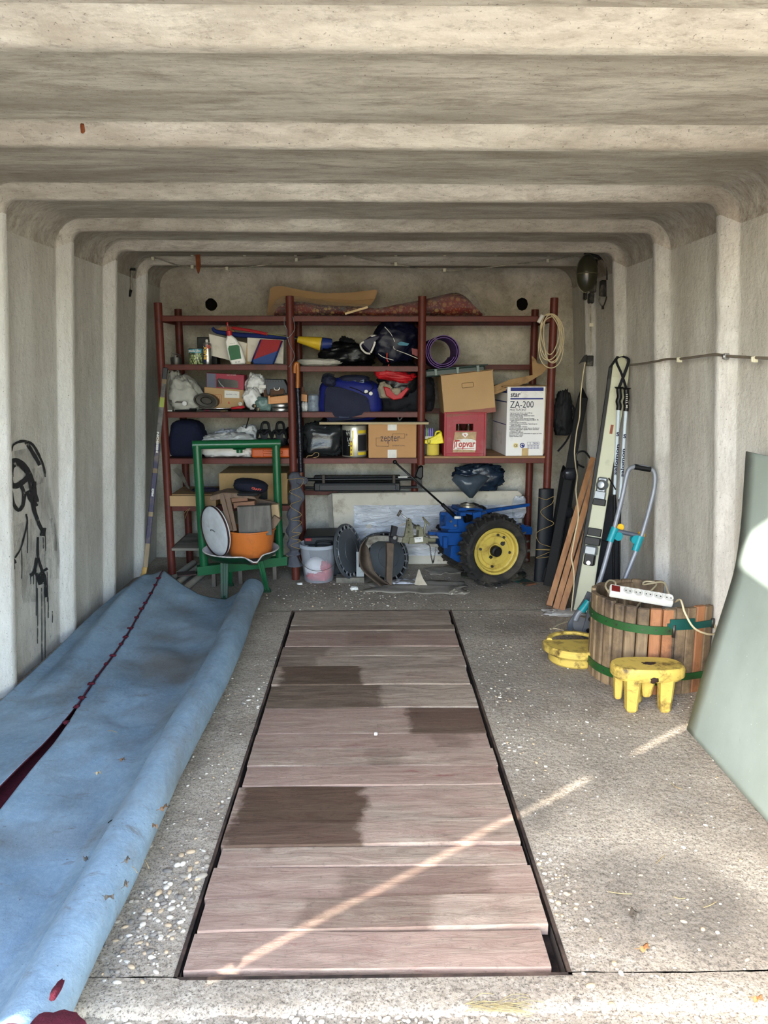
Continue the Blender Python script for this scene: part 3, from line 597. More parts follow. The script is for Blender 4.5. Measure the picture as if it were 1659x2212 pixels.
g=G(); g.box((a.x,5.0,LZ-.052),(b.x-.01,5.38,LZ-.006),M,bev=.01,seg=2); g.box((a.x+.02,4.99,LZ-.010),(b.x+.01,5.39,LZ-.002),M,bev=.003); g.out('case_body',mat('dark_green_plastic','20302c',.4,var=.15),t)
for k in (.06,.2,.33):
    g=G(); g.box((a.x+k,4.985,LZ-.045),(a.x+k+.018,4.995,LZ-.004),M,bev=.002); g.out('latch',mat('latch_grey','6d7a74',.45),t)
t=thing('archive_box','plain brown archive box with a cut hand-hole, tilted on the beer crate','carton')
g=G(); g.box((0,0,0),(.335,.30,.27),bev=.003); g.out('box_body',M_card,t)
g=G(); g.prism([(0,.272),(.335,.272),(.335,.262),(.10,.222),(0,.205)],-.004,.0); g.box((-.004,-.004,.268),(.338,.304,.274)); g.out('lid_flap',M_card,t)
g=G(); g.tube([(.135,-.001,.175),(.20,-.001,.175),(.205,-.001,.18),(.205,-.001,.20),(.20,-.001,.205),(.135,-.001,.205),(.13,-.001,.20),(.13,-.001,.18),(.135,-.001,.175)],.0016,n=5,k=1); g.out('hand_hole',mat('card_cut','5b452e',.9),t)
g=G(); g.box((.0,-.0015,0),(.335,-.0005,.03)); g.out('bottom_band',mat('card_pink','8c5a50',.85),t)
A=onY(960,903,5.0); place(t,(A.x,4.995,A.z+.004),0,0,-6)
# beer crate
t=thing('beer_crate','red plastic beer crate with a bottle-shaped label on the pine shelf','crate'); m_cr=mat('crate_red','8f1f2a',.42,var=.1,sc=9,dirt='8d4a4c',damt=.3)
g=G(); w,h,d=.275,.285,.36
for a,b in (((0,0,0),(w,.012,.165)),((0,0,.21),(w,.012,h)),((0,0,.165),(.078,.012,.21)),((w-.085,0,.165),(w,.012,.21))): g.box(a,b)
g.box((0,.012,0),(.012,d,h)); g.box((w-.012,.012,0),(w,d,h)); g.box((.012,d-.012,0),(w-.012,d,h)); g.box((.012,.012,0),(w-.012,d-.012,.012)); g.out('crate_body',m_cr,t)
g=G(); 
for x0,x1 in ((0,.014),(w-.014,w)): g.box((x0,-.006,0),(x1,0,h),bev=.002)
g.box((.014,-.006,0),(w-.014,0,.016),bev=.002); g.box((.014,-.006,h-.012),(w-.014,0,h),bev=.002); g.box((.05,-.004,.222),(w-.05,0,.226)); g.box((.05,-.004,.226),(.054,0,.268)); g.box((w-.054,-.004,.226),(w-.05,0,.268)); g.out('crate_rim',m_cr,t)
g=G(); g.prism([(.060,.025),(.205,.025),(.212,.158),(.072,.158),(.063,.10)],-.003,-.001); g.out('label_sheet',mat('label_tan','a58a66',.5,var=.35,sc=30),t)
g=G(); g.prism([(.061,.042),(.10,.044),(.15,.042),(.208,.038),(.210,.100),(.18,.112),(.13,.114),(.066,.102)],-.0036,-.0028); g.out('label_band',mat('label_white','ddd9d2',.5),t)
M_tred=mat('topvar_red','a8342a',.5)
txt('Topvar',.062,(.066,-.004,.060),M_tred,t,w=.138,off=.0016,shear=.12); g=G(); g.box((.085,-.0042,.048),(.200,-.0036,.052),about((.14,0,.05),0,2,0)); g.tube([(.066,-.0045,.048),(.072,-.0045,.075),(.070,-.0045,.092),(.09,-.0045,.101),(.108,-.0045,.098)],.003,n=5); g.out('flourish',M_tred,t)
g=G(); g.prism([(.120,.150),(.15,.152),(.158,.140),(.139,.120),(.118,.138)],-.0036,-.0026); g.out('emblem',MATS['label_white'],t); txt('V',.02,(.132,-.004,.13),M_tred,t,off=.001)
A=onY(958,989,5.0); CR=V((A.x,4.995,ZD+.012)); place(t,CR)
m_beer=mat('brown_glass','2b1508',.1,coat=.5)
for k,x in enumerate((.10,.165)):
    c=CR+V((x,.05,.0125)); g=G(); g.lathe([(0,0),(.030,0),(.031,.01),(.031,.13),(.016,.175),(.0135,.215),(0,.215)],c,n=18); o=g.out('beer_bottle',m_beer,None,('left','right')[k]+' brown bottle neck showing in the crate hand-hole','bottle')
    g=G(); g.lathe([(0,.2155),(.0145,.2155),(.0145,.205),(.0140,.205)],c,n=16); g.out('bottle_cap',mat('cap_gold','d8a662',.25,.8),o)
# printer box
t=thing('printer_box','tall white printer carton with blue bands and printed specifications','carton'); mw=mat('printer_white','dddcda',.55,var=.03,dirt='b7b1ab',damt=.2)
w,h,d=.250,.448,.40; g=G(); g.box((0,0,0),(w,d,h),bev=.003); g.out('box_body',mw,t)
for z0,z1,x0,x1 in ((.418,.441,.02,.236),(.365,.374,.02,.236)):
    g=G(); g.box((x0,-.0012,z0),(x1,.0,z1)); g.out('printed_band',M_blueink,t)
for z0,z1 in ((.405,.43),(.345,.352),(.20,.205)):
    g=G(); g.box((-.0012,.012,z0),(0,d-.01,z1)); g.out('printed_band',M_blueink,t)
txt('star',.048,(.020,-.0015,.381),M_ink,t,w=.064,off=.0008); txt('\u2215',.02,(.088,-.0015,.402),M_ink,t); txt('ZA-200',.062,(.018,-.0015,.312),M_ink,t,w=.155); txt('MULTI-FONT',.024,(.018,-.0015,.290),M_ink,t,w=.108)
lines=['\u2022High Speed 9-pin Printer - Up to 400 cps','\u2022Industry Standard Compatibility','\u2022Advanced Paper Handling - Bottom Feed Option','\u20227 Colour Print Facility','\u2022Choice Interface Option (Internal Cartridge)','\u2022Schneller 9-Nadel Drucker Druckgeschwindigkeit - Bis','   400 CPS','\u2022Industriestandard Emulationen','\u2022Umfangreiche Papierverarbeitung - Papiereinzug von','   unten (Option)','\u2022Farbausdruck moglich (7 Farben)','\u2022Serielle Schnittstelle als Option (interne Steckkarte)','\u2022Imprimante matricielle 9 aiguilles Vitesse impression','   jusqu a 400 cps','\u2022Compatibilites standards','\u2022Gestion de papier evoluee alimentation du papier par le bas','\u2022Impression en 7 couleurs','\u2022Option Interface serie']
for i,s in enumerate(lines):
    txt(s,.0098,(.018,-.0015,.275-i*.00885),M_ink,t,w=.0035*len(s)+.006,off=.0002)
g=G(); g.cyl((.064,-.0008,.068),(.064,-.0016,.068),.0165,n=28); g.out('printed_mark',mat('ce_yellow','d8c88c',.6),t); txt('CE',.02,(.052,-.0022,.061),M_ink,t,w=.024,off=.0004)
g=G(); g.cyl((.108,-.0008,.068),(.108,-.0016,.068),.0165,n=28); g.out('printed_mark',M_blueink,t)
g=G(); g.tube([(.108+math.cos(a)*.009,-.002,.068+math.sin(a)*.009) for a in [.3+i*.35 for i in range(14)]],.0022,n=5,k=1); g.out('printed_mark',mw,t)
g=G()
for k in range(4):
    x=.141+k*.0205
    for a,b in (((x,-.0016,.072),(x+.018,-.0008,.0732)),((x,-.0016,.0888),(x+.018,-.0008,.090)),((x,-.0016,.072),(x+.0012,-.0008,.09)),((x+.0168,-.0016,.072),(x+.018,-.0008,.09))): g.box(a,b)
for k in (2,3):
    x=.150+k*.0205; g.prism([(x-.005,.080),(x+.005,.080),(x,.087)],-.0016,-.0008); g.box((x-.001,-.0016,.075),(x+.001,-.0008,.081))
for i in range(3): 
    for k in range(4): g.box((.141+k*.0205,-.0016,.064-i*.008),(.157+k*.0205,-.0008,.067-i*.008))
g.out('printed_icons',M_blueink,t)
g=G(); g.box((.106,-.002,0),(.150,-.0008,.05)); g.out('tape',mat('tan_tape','b3996b',.5),t)
g=G(); g.box((-.03,-.01,h-.001),(w+.005,d+.01,h+.004),about((.1,0,h),0,-1,0)); g.out('top_flap',M_carddk,t)
g=G(); g.box((w+.001,.0,0.01),(w+.004,d,h-.01)); g.out('side_sheet',M_card2,t)
A=onY(1092,993,4.985); place(t,(A.x,4.985,ZD+.013),4)
g=G(); P=poly([(1052,850),(1058,838),(1100,820),(1150,810),(1148,768),(1158,778),(1160,785),(1190,788),(1170,808),(1140,826),(1100,840),(1054,852)],5.04); g.prism(P,5.03,5.038); g.prism(poly([(1052,852),(1120,828),(1125,832),(1058,856)],5.02),5.018,5.024)
g.out('cardboard_scrap',M_carddk,None,'torn brown cardboard strip lying slanted on the printer carton','cardboard')
# yellow pack, rolls, spice jars
zz=ZD+.012
for k,(x0,x1,z0,z1) in enumerate(((921,951,zz,zz+.072),(925,948,zz+.0725,zz+.115))):
    a=W(x0,5.03);b=W(x1,5.03); r=(b-a)/2; c=V(((a+b)/2,5.03+r,z0)); g=G(); g.lathe([(r*.35,0),(r*.95,0),(r,.006),(r,z1-z0-.006),(r*.95,z1-z0),(r*.35,z1-z0),(r*.35,0)],c); g.out('yellow_roll',mat('roll_yellow','c9b34a',.75,var=.12,dirt='7d7040',damt=.2),None,('large','small')[k]+' yellow roll '+('at the bottom','on top')+'' if False else ('thick yellow roll standing on the pine shelf by the third post','smaller yellow roll on top of the thick one')[k],'roll')
t=thing('yellow_bag','bright yellow printed plastic bag twisted to a point on the rolls','bag',onY(935,958,5.02)); g=G(); P=poly([(911,953),(938,945),(953,932),(959,957),(945,958),(921,959),(920,956)],5.02); g.prism(P,5.0,5.05,bev=.006); g.out('bag_body',mat('bag_yellow','dccb1e',.35,bump=.5),t)
g=G(); g.tube([onY(x,y,5.06) for x,y in ((940,944),(942,934),(950,932),(954,938))],.006,n=7); g.out('bag_loop',MATS['bag_yellow'],t); txt('U',.03,onY(923,958,4.997),M_ink,t,off=.001)
t=thing('jar_pack','white tray of slim violet tubes beside the third post','tray',onY(924,945,5.1)); g=G(); a=onY(915,946,5.08); g.box((a.x,5.06,a.z-.004),(a.x+.066,5.12,a.z+.012)); g.out('tray',M_white,t)
for k in range(5):
    g=G(); p=V((a.x+.008+k*.0125,5.075,a.z+.012)); g.lathe([(0,0),(.0055,0),(.0055,.04),(.002,.055),(0,.055)],p,n=10); g.out('tube',mat('violet_tube','6c5fa8',.3) if k!=1 else mat('green_tube','7fae6a',.3),t)
g=G(); g.box((a.x-.005,5.05,zz),(a.x+.075,5.2,a.z-.005),bev=.004); g.out('dark_box',M_black,None,'small dark box under the tray of violet tubes','box')
# coil of cable on the last post
t=thing('cable_coil','coil of cream extension cable hung on the top of the right rack post','cable',onY(1190,690,4.96))
g=G(); mcb=mat('cream_cable','b9ab8b',.5,var=.08); r5=random.Random(5)
for k,(cx_,cy_,rx_,ry_) in enumerate(((1190,737,26,58),(1186,728,22,50),(1194,730,22,52),(1188,722,20,44),(1192,734,24,50))):
    g.tube([onY(cx_+rx_*math.cos(a)+3*math.sin(a*2+k),cy_+ry_*math.sin(a),4.955-.03*math.cos(a*1.0)*(.3) - (.012 if math.sin(a)>0 else .0)) for a in [2*PI*i/16 for i in range(17)]],.0034,n=6,k=3)
g.out('cable_loops',mcb,t); g=G(); g.cyl(onY(1172,681,4.95),onY(1163,697,4.95),.014,.011,n=12); g.out('plug',M_white,t)
t=thing('post_wire','thin grey wire looped round the second rack post','wire',onY(628,720,4.96)); g=G()
g.tube([onY(x,y,4.965) for x,y in ((615,684),(614,700),(620,712),(621,730),(636,712),(634,690),(632,684))],.0018,n=5); g.tube([onY(x,y,4.962) for x,y in ((621,728),(626,745),(634,760),(635,775),(624,793))],.0018,n=5); g.out('wire_strands',mat('grey_wire','6f7a80',.5),t)
# ================================================================ left bay, shelf C
pblob('cloth_sack','large grey-white cloth sack with black marking at the left end of the middle shelf','sack',(360,812,432,888),5.05,.2,M_gbag,21,zb=ZC,amp=.16,ex=.7,fn=lambda q: V((q.x*(1-.30*max(0,q.z))-.22*max(0,q.z),q.y,q.z)))
pblob('cloth_bag','small grey bag neck rising behind the large cloth sack','bag',(362,800,386,850),5.14,.1,M_gbag,23,amp=.2)
t=thing('bicycle_saddle_box','grey and crimson carton with a window showing a black saddle','carton',onY(487,838,5.13)); P=poly([(446,845),(446,805),(527,810),(526,845)],5.12)
g=G(); g.prism(P,5.12,5.24,bev=.002); g.out('box_body',mat('crimson_card','8f2a3c',.5,var=.1),t)
g=G(); g.prism(poly([(447,845),(447,806),(466,807),(466,845)],5.118),5.116,5.119); g.out('grey_panel',mat('greyprint','55596a',.45),t)
g=G(); g.prism(poly([(468,836),(468,820),(472,817),(512,822),(515,827),(515,838)],5.118),5.116,5.119); g.out('window',mat('window_black','0c0c10',.15,coat=.5),t)
g=G(); g.tube([onY(x,y,5.115) for x,y in ((472,822),(476,829),(484,837))],.002,n=5); g.out('highlight_edge',mat('silver_edge','b9b9bd',.3),t)
txt('easy to use saddle',.012,onY(490,811,5.117),M_white,t,w=.06)
t=thing('parcel_box','brown cardboard parcel with white address label and red arrow marks','carton',onY(485,880,5.1)); 
g=G(); g.prism(poly([(442,880),(441,836),(521,842),(521,884)],5.1),5.1,5.28,bev=.002); g.prism(poly([(521,842),(526,843),(526,882),(521,884)],5.105),5.105,5.2); g.out('box_body',M_card,t)
g=G(); g.prism(poly([(485,859),(485,843),(517,846),(517,860)],5.098),5.096,5.099); g.out('address_label',M_white,t)
txt('FRAGILE 1.5 kg',.010,onY(488,853,5.095),M_ink,t,w=.07); g=G()
for x in (451,466):
    for a,b in (((x,852),(x+12,853)),((x,870),(x+12,871)),((x,852),(x,870)),((x+12,853),(x+12,871)),((x+4,856),(x+4,868)),((x+8,856),(x+8,868))): g.tube([onY(*a,5.097),onY(*b,5.097)],.0010,n=4,k=1)
g.out('arrow_marks',M_redink,t); txt('6',.02,onY(493,872,5.096),M_redink,t,off=.001)
t=thing('oval_tin','dark oval tin lying on its side with a smaller oval inside','tin',onY(444,880,5.04)); 
def oval(g,c,a,b,y0,y1,ai=None,n=36,rot=10):
    M=R3(0,rot,0); o=[[c+M@V((math.cos(2*PI*i/n)*A,y,math.sin(2*PI*i/n)*B)) for i in range(n)] for A,B,y in ((a,b,y1),(a,b,y0),(a*.88,b*.86,y0),(a*.86,b*.84,y0+.02),(a*.5,b*.5,y0+.022),(a*.46,b*.46,y0+.012),(a*.42,b*.42,y0+.03))]
    R=g.ring(o); g.cap(R[0]); g.cap(R[-1])
cc=onY(444,866,5.03); g=G(); oval(g,cc,.078,.047,0,.09); g.out('tin_body',mat('oval_tin','2f2b24',.4,.4,var=.2,dirt='5a5040',damt=.3),t)
t=thing('screwdriver','long screwdriver with red handle lying on the tool shelf','screwdriver',onY(490,886,5.02)); g=G(); a=onY(434,883,5.03);b=onY(500,882,5.03); g.cyl(a,b,.0028,n=8); g.out('shaft',mat('bright_steel','c8c8c8',.25,.9),t)
g=G(); g.cyl(b,onY(528,879,5.03),.009,.0085,n=8); g.out('grip',mat('handle_red','a3222a',.35),t)
g=G(); g.lathe([(0,0),(.012,.0),(.012,.018),(.004,.020),(.004,.010),(0,.01)],onY(520,872,5.05),R3(90,0,0),n=18); g.out('washer_reel',mat('white_reel','b8b5ad',.5),None,'small white spool with a dark hole beside the screwdriver grip','spool')
g=G(); g.lathe([(0,0),(.014,.0),(.015,.004),(.015,.03),(0,.03)],onY(401,871,5.02),R3(90,0,0),n=20); o=g.out('hammer_head',M_steel,None,'round bright steel hammer face pointing out of the tools','hammer')
g=G(); g.tube([onY(366,866,5.06),onY(378,868,5.055),onY(398,869,5.05)],lambda s:.009-.004*s,n=10); g.out('grey_handle',mat('grey_handle','6c6860',.4,.5),o)
# mixed small tools lying along the shelf edge: each its own thing
kinds=[('spanner','dark steel spanner'),('pliers','black-handled pliers'),('chisel','short dark chisel'),('file','thin dark file')]
used=0
for k,(x0,y0,x1,y1,r,mm,lab,cat) in enumerate([(362,886,372,886,.005,M_white,'short white plug lying at the far left of the tool shelf','plug'),(378,882,412,884,.006,M_black,'black torch lying below the cloth sack','torch'),(410,878,424,884,.010,M_black,'black rubber knob beside the oval tin','knob'),(424,888,470,889,.004,M_dsteel,'thin dark steel rod below the screwdriver','rod'),(440,886,452,887,.0055,mat('maroon_grip','5a2030',.5),'dark maroon tool grip at the shelf edge','tool'),(456,889,492,888,.0045,M_dsteel,'rusty file lying along the shelf edge','file'),(476,888,486,888,.003,mat('brass_bit','8f7a48',.4,.6),'small brass fitting on the tool shelf','fitting'),(500,888,530,887,.005,M_black,'black screwdriver right of the brass fitting','screwdriver'),(530,888,552,889,.0055,M_black,'black bar end lying under the plastic pouch','bar')]):
    g=G(); a=onY(x0,y0,5.03+.01*(k%3)); b=onY(x1,y1,5.04+.01*(k%2)); z=ZC+r+.001; a.z=z; b.z=z; g.tube([a,a.lerp(b,.3),b],r,n=8,k=2); g.out(cat.replace(' ','_'),mm,None,lab,cat)
for k,(x,y,r) in enumerate(((550,877,.013),(557,884,.014))):
    t=thing('film_roll',('upper','lower')[k]+' short dark roll with a tan end on the tool shelf','roll',onY(x,y,5.05)); c=onY(x,y,5.04); g=G(); g.cyl(c,c+V((-.03,.06,0)),r,n=16); g.out('roll_body',M_black,t); g=G(); g.cyl(c-V((0,.001,0)),c,r*.7,n=14); g.out('roll_end',mat('roll_tan','7d6a4c',.7),t)
pblob('plastic_bag','crumpled clear-grey bag with a pointed top behind the wrapped bundle','bag',(527,806,574,850),5.12,.12,M_wbag,31,amp=.24,ex=.9,fn=lambda q:V((q.x*(1-.35*max(0,q.z)),q.y,q.z)))
pblob('wrapped_bundle','bundle in crumpled white film lying before the grey bag','bundle',(525,840,561,876),5.05,.1,M_wbag,32,zb=ZC+.01,amp=.14,M=R3(0,-30,0))
pblob('green_pouch','grey-green plastic pouch lying by the wooden drawer','pouch',(548,857,585,886),5.04,.08,mat('greygreen_film','5f7672',.35,bump=.6,bsc=20),33,zb=ZC+.004,amp=.14)
t=thing('tool_case','slate-grey plastic case with a carry handle lying above the wooden drawer','case',onY(595,830,5.1)); P=poly([(575,835),(571,819),(613,820),(621,835),(621,850),(616,850),(614,838),(583,840),(582,853),(577,853)],5.08); g=G(); g.prism(P,5.08,5.2,bev=.003); g.out('case_body',mat('slate_plastic','2c3138',.45),t)
g=G(); g.tube([onY(x,y,5.07) for x,y in ((592,837),(594,842),(602,842),(604,837))],.002,n=6); g.out('handle',M_steel,t)
for k in range(6):
    g=G(); g.box(onY(578+k*6,823,5.077)-V((.002,.002,.006)),onY(578+k*6,823,5.077)+V((.002,.002,.004))); g.out('vent_slot',M_black,t)
g=G(); g.box(onY(560,837,5.06)-V((0,0,.004)),onY(574,832,5.06)+V((0,.02,0))); g.out('white_tag',M_white,None,'small white plastic tag left of the slate-grey case','tag')
t=thing('wooden_drawer','small orange pine drawer resting on round tins','drawer',onY(600,870,5.04)); mp=wood('orange_pine','a5682f','c98d4d','x',.5,ring=12)
g=G(); g.prism(poly([(582,873),(582,858),(624,853),(626,870)],5.03),5.03,5.05,bev=.002); g.out('drawer_front',mp,t); g=G(); g.prism(poly([(580,873),(579,855),(583,855),(584,873)],5.02),5.02,5.17); g.prism(poly([(624,871),(624,851),(627,851),(627,871)],5.02),5.03,5.17); g.out('drawer_side',mp,t)
g=G(); g.prism(poly([(570,842),(614,838),(614,850),(570,858)],5.12),5.11,5.14); g.out('brown_block',wood('dark_brown_wood','3b2618','6d4729','x'),None,'dark brown wooden slats between grey case and pine drawer','wood')
for k,(y0,y1,m_) in enumerate(((882,890,'lower'),(872,882,'upper'))):
    a=W(580,5.04);b=W(630,5.04); r=(b-a)/2; z0=ZC+.026*k; g=G(); g.lathe([(0,0),(r,0),(r*1.015,.002),(r,.004),(r,.02),(r*1.015,.022),(r,.024),(0,.024)],((a+b)/2,5.04+r,z0+.001)); g.out('round_tin',M_steel,None,m_+' of two flat round metal tins under the pine drawer','tin')
t,c,r,h=can('paint_tin','small pale printed paint tin left of the blue sport bag',664,853,688,890,5.06,ZC,mat('tin_print','77828f',.4,var=.3,sc=50))
txt('COL',.02,(c.x-.02,c.y-r-.001,c.z+.06),M_ink,t,w=.035)
g=G(); g.prism(poly([(651,866),(651,851),(663,853),(663,868)],5.05),5.05,5.12); o=g.out('wood_block',mp,None,'small orange wooden block behind the foil-wrapped pole','block')
g=G(); g.prism(poly([(651,851),(652,836),(656,836),(658,848),(663,845),(662,853)],5.08),5.08,5.1); g.out('wood_block',wood('dark_brown_wood','3b2618','6d4729','x'),None,'upright dark wooden piece on the small orange block','block')
pblob('tin_wrapper','scrap of crumpled grey wrapper between wood block and paint tin','wrapper',(652,868,664,888),5.08,.05,M_wbag,36,zb=ZC,amp=.2)
# blue sport bag
mb1=mat('royal_blue_cloth','121c66',.6,var=.12,bump=.3); mb2=mat('slate_navy_cloth','1c2034',.75,var=.2,sc=9,bump=.4)
t=thing('sport_bag','royal blue and navy sport bag overhanging the edge of the middle shelf','bag',onY(757,903,5.0))
g=G(); g.blob(onY(757,906,5.14)+V((0,0,-.005)),(.405,.24,.285),41,amp=.06,ex=.62,sharp=.5,nu=56,nv=34,M=R3(0,4,0)); g.out('bag_body',mb1,t,smooth=True)
pn=[(703,852),(706,838),(722,836),(742,840),(790,858),(797,880),(800,893),(790,902),(750,907),(712,911),(706,904),(701,880)]
g=G(); c0=onY(752,874,4.985); P=[onY(x,y,5.0) for x,y in pn]; C_=[V((p.x,4.992+.02*((p-c0).length/.17)**2,p.z)) for p in P]
R=g.ring([C_,[c0.lerp(p,.6)+V((0,-.013,0)) for p in C_],[c0.lerp(p,.25)+V((0,-.018,0)) for p in C_]]); g.cap(R[-1]); g.out('end_panel',mb2,t,smooth=True)
g=G(); g.tube(C_+[C_[0]],.003,n=6,k=3); g.out('piping',mat('dark_piping','0b0c12',.5),t)
g=G(); g.blob(onY(712,836,5.06),(.09,.14,.07),44,amp=.12,M=R3(0,25,0)); g.blob(onY(765,829,5.12),(.20,.16,.06),45,amp=.12); g.out('top_flap',mb2,t,smooth=True)
g=G(); g.tube([onY(x,y,5.03) for x,y in ((696,826),(699,812),(708,808),(722,812))],.008,n=7,sq=.4); g.out('strap',M_blackcloth,t); g=G(); g.tube([onY(x,y,5.0) for x,y in ((755,836),(775,843),(790,850),(806,838),(800,822))],.007,n=7,sq=.4); g.out('strap',M_blackcloth,t)
g=G(); g.prism(poly([(748,824),(786,820),(787,840),(782,842),(762,834)],5.05),5.045,5.052); g.out('mesh_pocket',mat('pocket_grey','5f6a80',.6),t)
for x,y in ((791,846),(801,850)):
    g=G(); c=onY(x,y,5.0); g.lathe([(0,0),(.010,.0),(.012,.004),(0,.006)],c,R3(90,0,0),n=16); g.out('button',M_white,t)
g=G(); g.prism(poly([(732,884),(754,882),(754,902),(732,903)],4.998),4.990,4.992); g.out('faded_print',mat('print_faded','2b3148',.7),t)
t=thing('rucksack','black rucksack sagging over the middle shelf edge below the sport sack','bag',onY(870,895,5.05))
g=G(); g.blob(onY(873,895,5.17),(.36,.24,.30),46,amp=.12,ex=.75); g.out('sack_body',M_blackcloth,t,smooth=True)
g=G(); g.blob(onY(866,858,5.12),(.28,.20,.24),48,amp=.14,ex=.8); g.out('upper_sack',M_blackbag,t,smooth=True)
g=G(); g.tube([onY(x,y,5.02) for x,y in ((858,893),(862,908),(868,903),(872,893))],.006,n=7,sq=.5); g.out('strap',M_black,t); g=G(); g.tube([onY(x,y,5.02) for x,y in ((878,880),(885,872),(888,876))],.002,n=5); g.out('strap',M_black,t)
g=G(); g.blob(onY(918,888,5.22),(.12,.18,.24),49,amp=.14,ex=.8); g.out('dark_bag',M_blackcloth,None,'black bag behind the third post, below the green case','bag',smooth=True)
t=thing('red_bag','crumpled red carrier bag hanging open with beige cloth in it','bag',onY(850,860,5.0)); mr=mat('red_film','a0121b',.5,spec=.3,var=.2,sc=10,bump=.5,bsc=30)
g=G(); g.blob(onY(853,828,5.03),(.255,.10,.070),51,amp=.16,ex=.8,nu=48,M=R3(0,8,0)); g.out('bag_rim',mr,t,smooth=True)
g=G(); g.prism(poly([(828,835),(842,838),(846,848),(856,857),(866,850),(878,836),(884,840),(868,861),(850,864),(834,855)],5.0),4.985,5.02,bev=.005); g.out('bag_handle',mr,t)
g=G(); g.blob(onY(833,860,5.06),(.10,.09,.11),53,amp=.14); g.blob(onY(855,856,5.03),(.07,.05,.06),54,amp=.14); g.out('beige_cloth',mat('beige_cloth','8f8672',.9,bump=.4),t,smooth=True)
# dark board lying below the bags
t=thing('black_board','black-topped board with a pale edge pushed in under the middle shelf','board',onY(808,915,4.98)); a=onY(690,917,4.96); b=onY(926,911,4.96); zb_=a.z
g=G(); g.box((a.x,4.96,zb_),(b.x,5.40,zb_+.014)); g.out('board_core',wood('ply_edge','8a7a5c','b3a27d','x'),t); g=G(); g.box((a.x,4.96,zb_+.0145),(b.x,5.40,zb_+.017)); g.out('board_top',M_black,t)
# ================================================================ shelf D, left bay
pblob('navy_bag','plain navy blue soft bag standing at the left end of the fourth shelf','bag',(361,906,434,990),5.05,.26,M_navy,61,zb=ZD,amp=.05,ex=.5,fn=lambda q: V((q.x*(1-.12*max(0,q.z)),q.y,q.z-.12*max(0,q.x)*(q.z>0))))
pblob('carrier_bag','white carrier bag lying in the front of the fourth shelf, behind the green frame','bag',(430,938,546,993),5.03,.26,M_wbag,62,zb=ZD,amp=.16,ex=.75,nu=56,nv=30)
pblob('carrier_bag','knotted white carrier bag behind, reaching up to the shoes','bag',(508,920,556,975),5.22,.14,M_wbag,64,zb=ZD,amp=.2)
pblob('carrier_bag','white bag with blue print at the back left of the carriers','bag',(450,929,515,965),5.27,.14,mat('bag_blueprint','c9cad2',.35,var=.1,bump=.5),65,zb=ZD,amp=.18)
t=thing('orange_case','flat orange power tool case lying under the pair of dark shoes','case',onY(585,990,5.03)); mo=mat('orange_plastic','b24f1e',.4,var=.1,dirt='7d4324',damt=.15)
A=onY(543,990,5.02); B=onY(627,968,5.02); g=G(); g.box((A.x,5.02,ZD),(B.x,5.3,B.z),bev=.012,seg=2); g.out('case_body',mo,t)
g=G(); g.box((A.x+.075,5.008,ZD+.028),(B.x-.05,5.02,ZD+.045),bev=.003); g.box((A.x+.065,5.01,ZD+.01),(A.x+.078,5.02,ZD+.055)); g.out('case_handle',mo,t)
for k,x in enumerate((569,602)):
    t=thing('shoe',('left','right')[k]+' dark shoe of the upright pair on the orange case','shoe',onY(x,966,5.1)); z0=B.z+.001; X=W(x,5.1)
    g=G(); g.blob((X,5.16,z0),(.085,.10,.115),71+k,amp=.05,ex=.7); g.out('upper',mat('shoe_black','1b1b1f',.6,var=.2),t,smooth=True)
    g=G(); g.tube([(X-.045,5.12,z0+.05),(X-.04,5.115,z0+.095),(X-.02,5.11,z0+.105),(X,5.105,z0+.085),(X+.02,5.11,z0+.105),(X+.04,5.115,z0+.095),(X+.045,5.12,z0+.05)],.009,n=8); g.out('collar',M_black,t)
    g=G(); g.prism([(X-.040,z0+.055),(X-.030,z0+.085),(X-.022,z0+.06)],5.108,5.112); g.prism([(X+.040,z0+.055),(X+.030,z0+.085),(X+.022,z0+.06)],5.108,5.112); g.out('side_patch',mat('olive_patch','6f6a52',.6),t)
    g=G(); g.tube([(X-.028,5.17,z0+.09),(X-.02,5.18,z0+.145),(X+.0,5.18,z0+.155),(X+.02,5.18,z0+.145),(X+.028,5.17,z0+.09)],.009,n=8); g.out('heel_loop',M_black,t); txt('21',.014,(X-.010,5.108,z0+.035),mat('orange_print','b8552f',.5),t,off=.0008)
pblob('hose_bag','dark cable bundle in clear film right of the shoes','bag',(612,925,640,966),5.2,.1,M_blackbag,75,zb=B.z,amp=.2)
g=G(); g.cyl(onY(539,898,5.3),onY(531,925,5.2),.004,n=8); g.out('stick',M_black,None,'thin black stick poking up behind the white carrier bags','stick')
# middle bay, shelf D
t=thing('grey_film_bag','translucent dark grey bag with boxy contents on the fourth shelf','bag',onY(700,990,5.05)); g=G(); g.blob(V((W(698,5.18),5.18,ZD)),(.27,.22,.23),81,amp=.13,ex=.6,nu=50,nv=30); g.out('bag_body',mat('smoke_film','26282a',.22,var=.3,bump=.8,bsc=18),t,smooth=True)
t=thing('goggle_frame','brass-coloured bent metal bracket at the front of the fourth shelf','bracket',onY(675,988,5.02)); g=G(); g.tube([onY(x,y,5.02) for x,y in ((662,992),(664,985),(674,984),(680,978),(688,979),(687,986),(676,989),(662,992))],.003,n=6,k=2); g.out('bracket_wire',mat('brass_old','75613f',.5,.5),t)
t=thing('enamel_can','tall black, yellow and silver enamel paint can','can'); r=.082; h=.205
g=G(); g.lathe([(0,0),(r*.98,0),(r,.004),(r,h-.012),(r*.97,h-.006),(r*.99,h),(r*.9,h-.002),(r*.88,h-.010),(0,h-.010)],(0,0,0),n=40); g.out('can_body',mat('can_silver','bdb9aa',.3,.6,var=.15),t)
